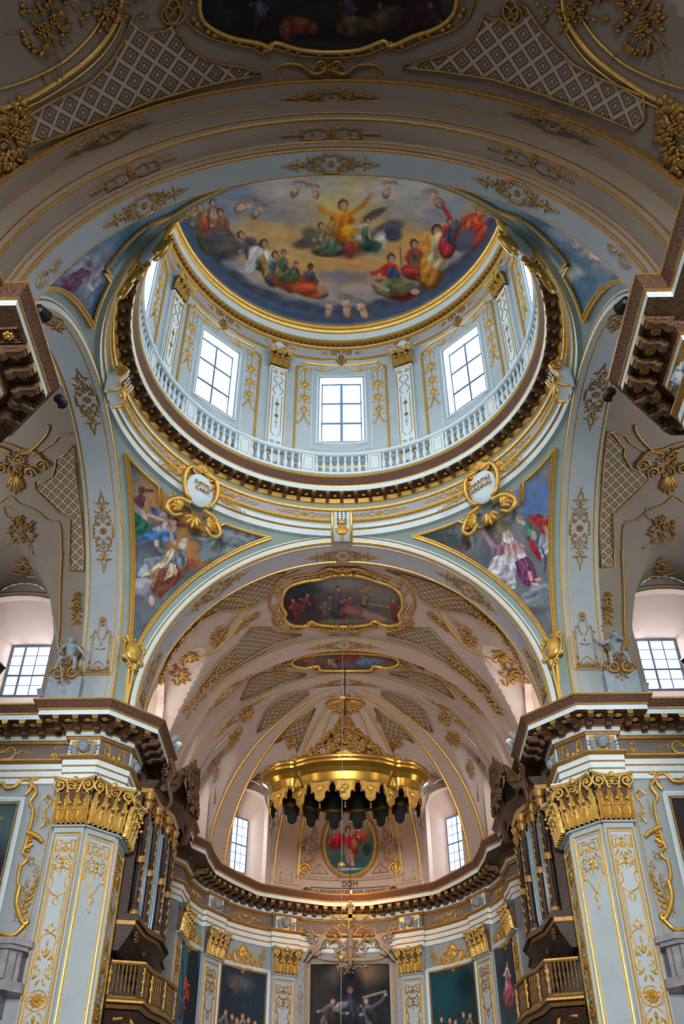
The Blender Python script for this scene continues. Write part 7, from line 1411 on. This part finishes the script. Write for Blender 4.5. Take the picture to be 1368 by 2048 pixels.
    for (x0, y0), (x1, y1) in zip(P[:-1], P[1:]):
        L = hypot(x1-x0, y1-y0); n = max(2, int(L/.12)); o_ = np.array([(y1-y0)/L, -(x1-x0)/L, 0]); 
        Mx = frame((x0, y0, 9.75), o_); mb = MB(); mb.box((0, -.03, 0), (.16, .14, .9), M=Mx); post = mb.build('post', WOOD, e); ornament('gilded_vase', [B(0, 0, .07, .14, .05), B(0, .25, .06, .05), B(0, -.3, .07, .06), *palm(0, .12, pi/2, .2, 3), T([(0, -.4), (0, .4)], .025)], lambda u, v, q, Mx=Mx: np.array(Mx @ Vector((u, .04+q, v))), parent=post, mt=GOLD)
        for q in range(1, n): put('baluster', B2, e, Matrix.Translation((x0+(x1-x0)*q/n-o_[0]*.05, y0+(y1-y0)*q/n-o_[1]*.05, 9.34)))
    f = planemap((ax(6.3), 9.9, 8.55), (.9 if s < 0 else -.9, .3, 0), (0, 0, 1), (0, -1, 0)); ornament('gilded_bracket', [curve([(-.5, .2), (0, .25), (.1, -.1), (-.3, -.2), (-.5, -.55)], .07, .05)]+m_cluster(.2, 12, 4, 1), f, parent=e, mt=GOLDD)
# ------------------------------------------------------------------ hanging canopy
Y0, ZB = 16.6, 18.55
half = [(0, -1.5), (.6, -1.46), (1.2, -1.32), (1.62, -1.10), (1.78, -.98), (1.80, -.84), (2.05, -.80), (2.12, -.88), (2.5, -.78), (2.82, -.54), (3.0, -.25), (3.05, 0)]
half = smooth(half, 3, False); out = half+[(x, -y) for x, y in half[::-1][1:]]; outl = out+[(-x, y) for x, y in out[::-1][1:-1]]
e = empty('hanging_canopy', 'large gilded oval canopy with dark lining, tasselled fringe and pierced crest', 'canopy', (0, Y0, ZB))
def csweep(pr, ids, mb):
    n = len(outl); P = [np.array(p, float) for p in outl]; N = []
    for k in range(n):
        t = P[(k+1) % n]-P[k-1]; t /= np.linalg.norm(t); N.append(np.array([t[1], -t[0]]))
    for j in range(len(pr)-1): mb.grid([[(P[k][0]+N[k][0]*d, Y0+P[k][1]+N[k][1]*d, z) for d, z in (pr[j], pr[j+1])] for k in range(n)], ids[j], cu=True)
    return P, N
mb = MB(); P, N = csweep([(-.10, ZB+.25), (-.10, ZB+.02), (-.02, ZB), (.02, ZB+.05), (.02, ZB+.14), (.05, ZB+.22), (.12, ZB+.42), (.24, ZB+.60), (.36, ZB+.70), (.44, ZB+.73), (.46, ZB+.80), (.42, ZB+.86), (.46, ZB+.90), (.48, ZB+.98), (.42, ZB+1.05), (.30, ZB+1.08), (.1, ZB+1.12), (-.6, ZB+1.3)], [0]*17, mb)
mb.build('moulded_rim', GOLDS, e)
mb = MB(); rows = []
for k0, z in ((1, ZB+.05), (.93, ZB+.12), (.85, ZB+.35), (.6, ZB+.62), (.3, ZB+.75), (.02, ZB+.78)): rows.append([(x*k0, Y0+y*k0, z) for x, y in outl])
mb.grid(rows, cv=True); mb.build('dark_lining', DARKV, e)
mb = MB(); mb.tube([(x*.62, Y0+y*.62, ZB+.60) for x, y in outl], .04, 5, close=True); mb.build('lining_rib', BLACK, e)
# lambrequins by arc length
S = [0]; n = len(outl)
for k in range(n): S.append(S[-1]+np.linalg.norm(P[(k+1) % n]-P[k]))
def at(t):
    t = (t % 1)*S[-1]; k = max(0, min(n-1, int(np.searchsorted(S, t))-1)); q = (t-S[k])/(S[k+1]-S[k]); p = P[k]+(P[(k+1) % n]-P[k])*q; nn = N[k]+(N[(k+1) % n]-N[k])*q; return p, nn/np.linalg.norm(nn)
NL = 15
def tassel(mb, c, i=0): x, y, z = c; mb.lathe([(.012, z+.12), (.014, z), (.035, z-.02), (.04, z-.06), (.02, z-.08), (.045, z-.17), (.055, z-.20), (0, z-.20)], (x, y), 7, i)
for k in range(NL):
    p, nn = at(k/NL); big = 1.0; M = frame((p[0], Y0+p[1], ZB+.06), (nn[0], nn[1], 0)); w2, h2 = .37, .80
    mb = MB(); ol = [(-w2, 0), (w2, 0), (w2*.95, -h2*.45), (w2*.6, -h2*.55), (w2*.55, -h2*.85), (w2*.2, -h2), (-w2*.2, -h2), (-w2*.55, -h2*.85), (-w2*.6, -h2*.55), (-w2*.95, -h2*.45)]
    a = [tuple(M @ Vector((x, .015, z))) for x, z in ol]; b = [tuple(M @ Vector((x, -.015, z))) for x, z in ol]; mb.add(a, [tuple(range(10))], 0); mb.add(b, [tuple(range(10))], 1); mb.grid([a, b], 0, cv=True); l = mb.build('lambrequin', [GOLD, DARKV], e)
    ornament('applique', [T([(x*.86, z*.9-.02) for x, z in ol[1:]+ol[:1]], .014)]+palm(0, -.40, pi/2, .3, 5, .4)+[B(0, -.42, .04, .05), leaf(0, -.45, -pi/2, .12, .06)]+mirx([spiral(.1, -.22, .06, 0, 1.2, 1, .016)]), lambda u, v, q, M=M: np.array(M @ Vector((u, .07+q, v))), parent=l, mt=GOLD)
    mb = MB(); tassel(mb, tuple(M @ Vector((0, 0, -h2-.1)))); mb.build('tassel', GOLDD, e)
    for q in (.36, .64):
        p, nn = at((k+q)/NL); mb = MB(); tassel(mb, (p[0], Y0+p[1], ZB-.16)); mb.box((p[0], Y0+p[1], ZB-.02), (.10, .10, .20)); mb.build('small_tassel', GOLDD, e)
# pierced crest: scrolls piled on an oval cone
r_ = random.Random(77); mb = MB()
def crestpt(a, t, w_=0):
    k = (1-t)**1.45; x = (2.5*k+.12)*cos(a); y = (1.55*k+.10)*sin(a); n_ = np.array([cos(a), sin(a)*1.6, .45]); n_ /= np.linalg.norm(n_); return np.array([x, Y0+y, ZB+1.05+2.75*t])+n_*w_
for k in range(380):
    a = r_.uniform(0, 2*pi); t = r_.random()**1.1*.92; c0 = crestpt(a, t, 0); n_ = np.array([cos(a), sin(a), .3]); n_ /= np.linalg.norm(n_); u = np.array([-sin(a), cos(a), 0]); v = np.cross(n_, u); v *= np.sign(v[2]); f = tilt(planemap(c0, u, v, n_), 0, 0, r_.uniform(-1.2, 1.2))
    stamp(mb, [[spiral(0, 0, .2, 0, 1.3, 1, .045), leaf(.1, .1, .8, .25, .1)], palm(0, 0, 1.5, .26, 5, .5), flower(0, 0, .13, 6), [curve([(-.2, 0), (0, .12), (.2, 0), (.3, .15)], .04, .02, 4)]][k % 4], f)
mb.build('pierced_crest', GOLDD, e, ang=180)
for q in (-2.65, -2.1, 2.1, 2.65): ornament('rim_foliage', palm(0, 0, pi/2+q*.1, .45, 5)+m_cluster(.18, 12, int(q*9), 1), planemap((q, Y0-.9+(.5 if abs(q) > 2.3 else 0), ZB+1.15), (1, 0, 0), (0, 0, 1), (0, -1, 0)), parent=e, mt=GOLDD)
ornament('centre_finial', palm(0, 0, pi/2, .35, 5)+mirx([spiral(.2, -.05, .14, pi, 1.3, -1, .04)]), planemap((0, Y0-1.9, ZB+1.0), (1, 0, 0), (0, 0, 1), (0, -1, 0)), parent=e, mt=GOLD)
tag(MB().tube([(0, Y0, ZB+3.7), (0, Y0, 24.75)], .025, 6).build('suspension_cable', BLACK), 'dark cable holding the canopy from the vault', 'cable')
e = empty('ball_chain', 'thin cable with gilded balls hanging in front of the canopy', 'chain', (-.13, 13.6, 24.9)); MB().tube([(-.05, 13.6, 24.95), (-.17, 13.6, 9.0)], .010, 5).build('cable', STONE, e)
for z in (21.5, 17.5, 14.65, 11.5): MB().blob((-.05-.12*(24.95-z)/15.95, 13.6, z), .13, .13, .12, 0, 14, 9).build('gilded_ball', GOLD, e)
# ------------------------------------------------------------------ crucifix and its lamp
M = frame((.13, 21.6, 0), (0, -1, 0)); e = empty('hanging_crucifix', 'gilded cross with a carved corpus hanging before the high altar', 'crucifix', (.13, 21.6, 13.7))
mb = MB(); mb.box((.13, 21.72, 14.95), (.17, .08, 2.45)); mb.build('upright_beam', GOLD, e); mb = MB(); mb.box((.13, 21.72, 15.50), (1.75, .08, .15)); mb.build('cross_beam', GOLD, e)
tag(MB().box((.13, 21.68, 15.9), (.34, .04, .16)).build('title_plate', IVORY, e), None)
J = dict(pelvis=(0, .0, 14.36), chest=(.0, .05, 14.78), neck=(.0, .05, 14.96), head=(-.05, .13, 15.05), crown=(-.08, .16, 15.18), lsh=(-.17, .03, 14.95), lel=(-.44, .0, 15.18), lha=(-.72, -.04, 15.48), rsh=(.17, .03, 14.95), rel=(.44, .0, 15.18), rha=(.72, -.04, 15.48), lhip=(-.08, .0, 14.30), lkn=(-.04, .14, 13.95), lft=(-.01, .02, 13.56), ltoe=(-.01, .10, 13.46), rhip=(.08, .0, 14.30), rkn=(.08, .13, 13.93), rft=(.03, .02, 13.56), rtoe=(.03, .11, 13.46))
fg = figure('corpus', 'carved pale corpus with raised arms on the hanging cross', M, J, 1.0, SKINP, {'loincloth': ([leaf(-.15, 0, 0, .3, .12)], IVORY)}, .82)
for o in list(fg.children):
    if o.name.startswith('loincloth'): bpy.data.objects.remove(o)
mb = MB(); mb.lathe([(.13, 14.20), (.15, 14.30), (.13, 14.42)], (.13, 21.6-.0), 12); mb.build('loincloth', IVORY, fg)
fg.parent = e; fg.matrix_parent_inverse = wm(e).inverted()
for k in ('label', 'category'):
    if k in fg: del fg[k]
tag(MB().tube([(.13, 21.72, 16.15), (.13, 21.72, 20.5)], .012, 5).build('suspension_wire', BLACK), 'thin wire holding the crucifix', 'wire')
BULB = bpy.data.materials.new('lit_bulb'); BULB.use_nodes = True; b_ = BULB.node_tree.nodes['Principled BSDF']; b_.inputs['Emission Color'].default_value = (1, .32, .06, 1); b_.inputs['Emission Strength'].default_value = 5
e = empty('hanging_bulb', 'small orange glowing bulb on a wire above the crucifix', 'lamp', (.17, 22.2, 16.6)); MB().blob((.17, 22.2, 16.72), .05, .05, .06, 0, 10, 6).build('bulb', BULB, e); MB().tube([(.17, 22.2, 16.8), (.17, 22.2, 18.2)], .008, 4).build('wire', BLACK, e)
l = bpy.data.lights.new('bulb_light', 'POINT'); l.energy = P_BULB; l.color = (1, .50, .16); l.shadow_soft_size = .06; o = bpy.data.objects.new('bulb_light', l); COL.objects.link(o); o.location = (.17, 22.2, 16.60)
# ------------------------------------------------------------------ floodlights standing on the cornices
def flood(p, d, label, m=BLACK, s=1.0, power=0, colr=(1, .80, .62), spread=2.2):
    d = Vector(d).normalized(); e = empty('floodlight', label, 'floodlight', tuple(p)); p = Vector(p)
    mb = MB(); mb.tube([p-d*.16*s, p-d*.12*s, p+d*.12*s, p+d*.15*s], [.06*s, .11*s, .12*s, .13*s], 12); mb.build('housing', m, e)
    MB().tube([p+d*.151*s, p+d*.155*s], .115*s, 12).build('lens', GLASS, e); MB().tube([p, p-Vector((0, 0, .22*s))], .022*s, 5).build('bracket', m, e)
    if power:
        l = bpy.data.lights.new('flood_beam', 'SPOT'); l.energy = power; l.color = colr; l.spot_size = spread; l.spot_blend = .8; l.shadow_soft_size = .3; o = bpy.data.objects.new('flood_beam', l); COL.objects.link(o); o.location = p+d*.2*s; o.rotation_euler = d.to_track_quat('-Z', 'Y').to_euler()
for s, w_ in ((-1, 'left'), (1, 'right')):
    flood((s*5.87, -9.0, 17.38), (-s*.3, .9, .3), 'black floodlight on the %s near cornice, upper one' % w_, s=1.1); flood((s*6.05, -6.62, 17.36), (-s*.1, .9, .3), 'black floodlight at the corner of the %s near cornice' % w_, s=1.0)
    flood((s*5.86, 9.2, 17.38), (-s*.35, .55, .9), 'grey floodlight on the %s choir cornice, nearest of three' % w_, STONE, 1.0, P_FLOOD); flood((s*5.86, 9.9, 17.45), (-s*.3, .5, .9), 'grey floodlight on the %s choir cornice, second of three' % w_, STONE, 1.1, P_FLOOD); flood((s*5.86, 15.2, 17.40), (-s*.3, .6, .9), 'grey floodlight on the %s choir cornice, before the apse' % w_, STONE, .9, P_FLOOD)
    flood((s*9.65, 5.95, 17.38), (s*.1, -.5, .9), 'small grey floodlight on the %s transept cornice step' % w_, STONE, .9); flood((s*11.45, 6.3, 18.45), (-s*.6, -.3, .7), 'black floodlight silhouetted by the %s transept window' % w_, BLACK, 1.9)
    tag(MB().tube([(s*11.45, 6.3, 17.15), (s*11.45, 6.3, 18.2)], .04, 6).build('lamp_stand', BLACK), 'black stand of the %s transept window floodlight' % w_, 'stand')
    f = dict(BY=8.2); P = hits(17 if s < 0 else 1310, 545 if s < 0 else 512, f); mb = MB(); mb.box(tuple(P), (.34, .3, .3), rz=.3); tag(mb.build('junction_box', STONE), 'grey box fixed low on the %s nave arch' % w_, 'box')
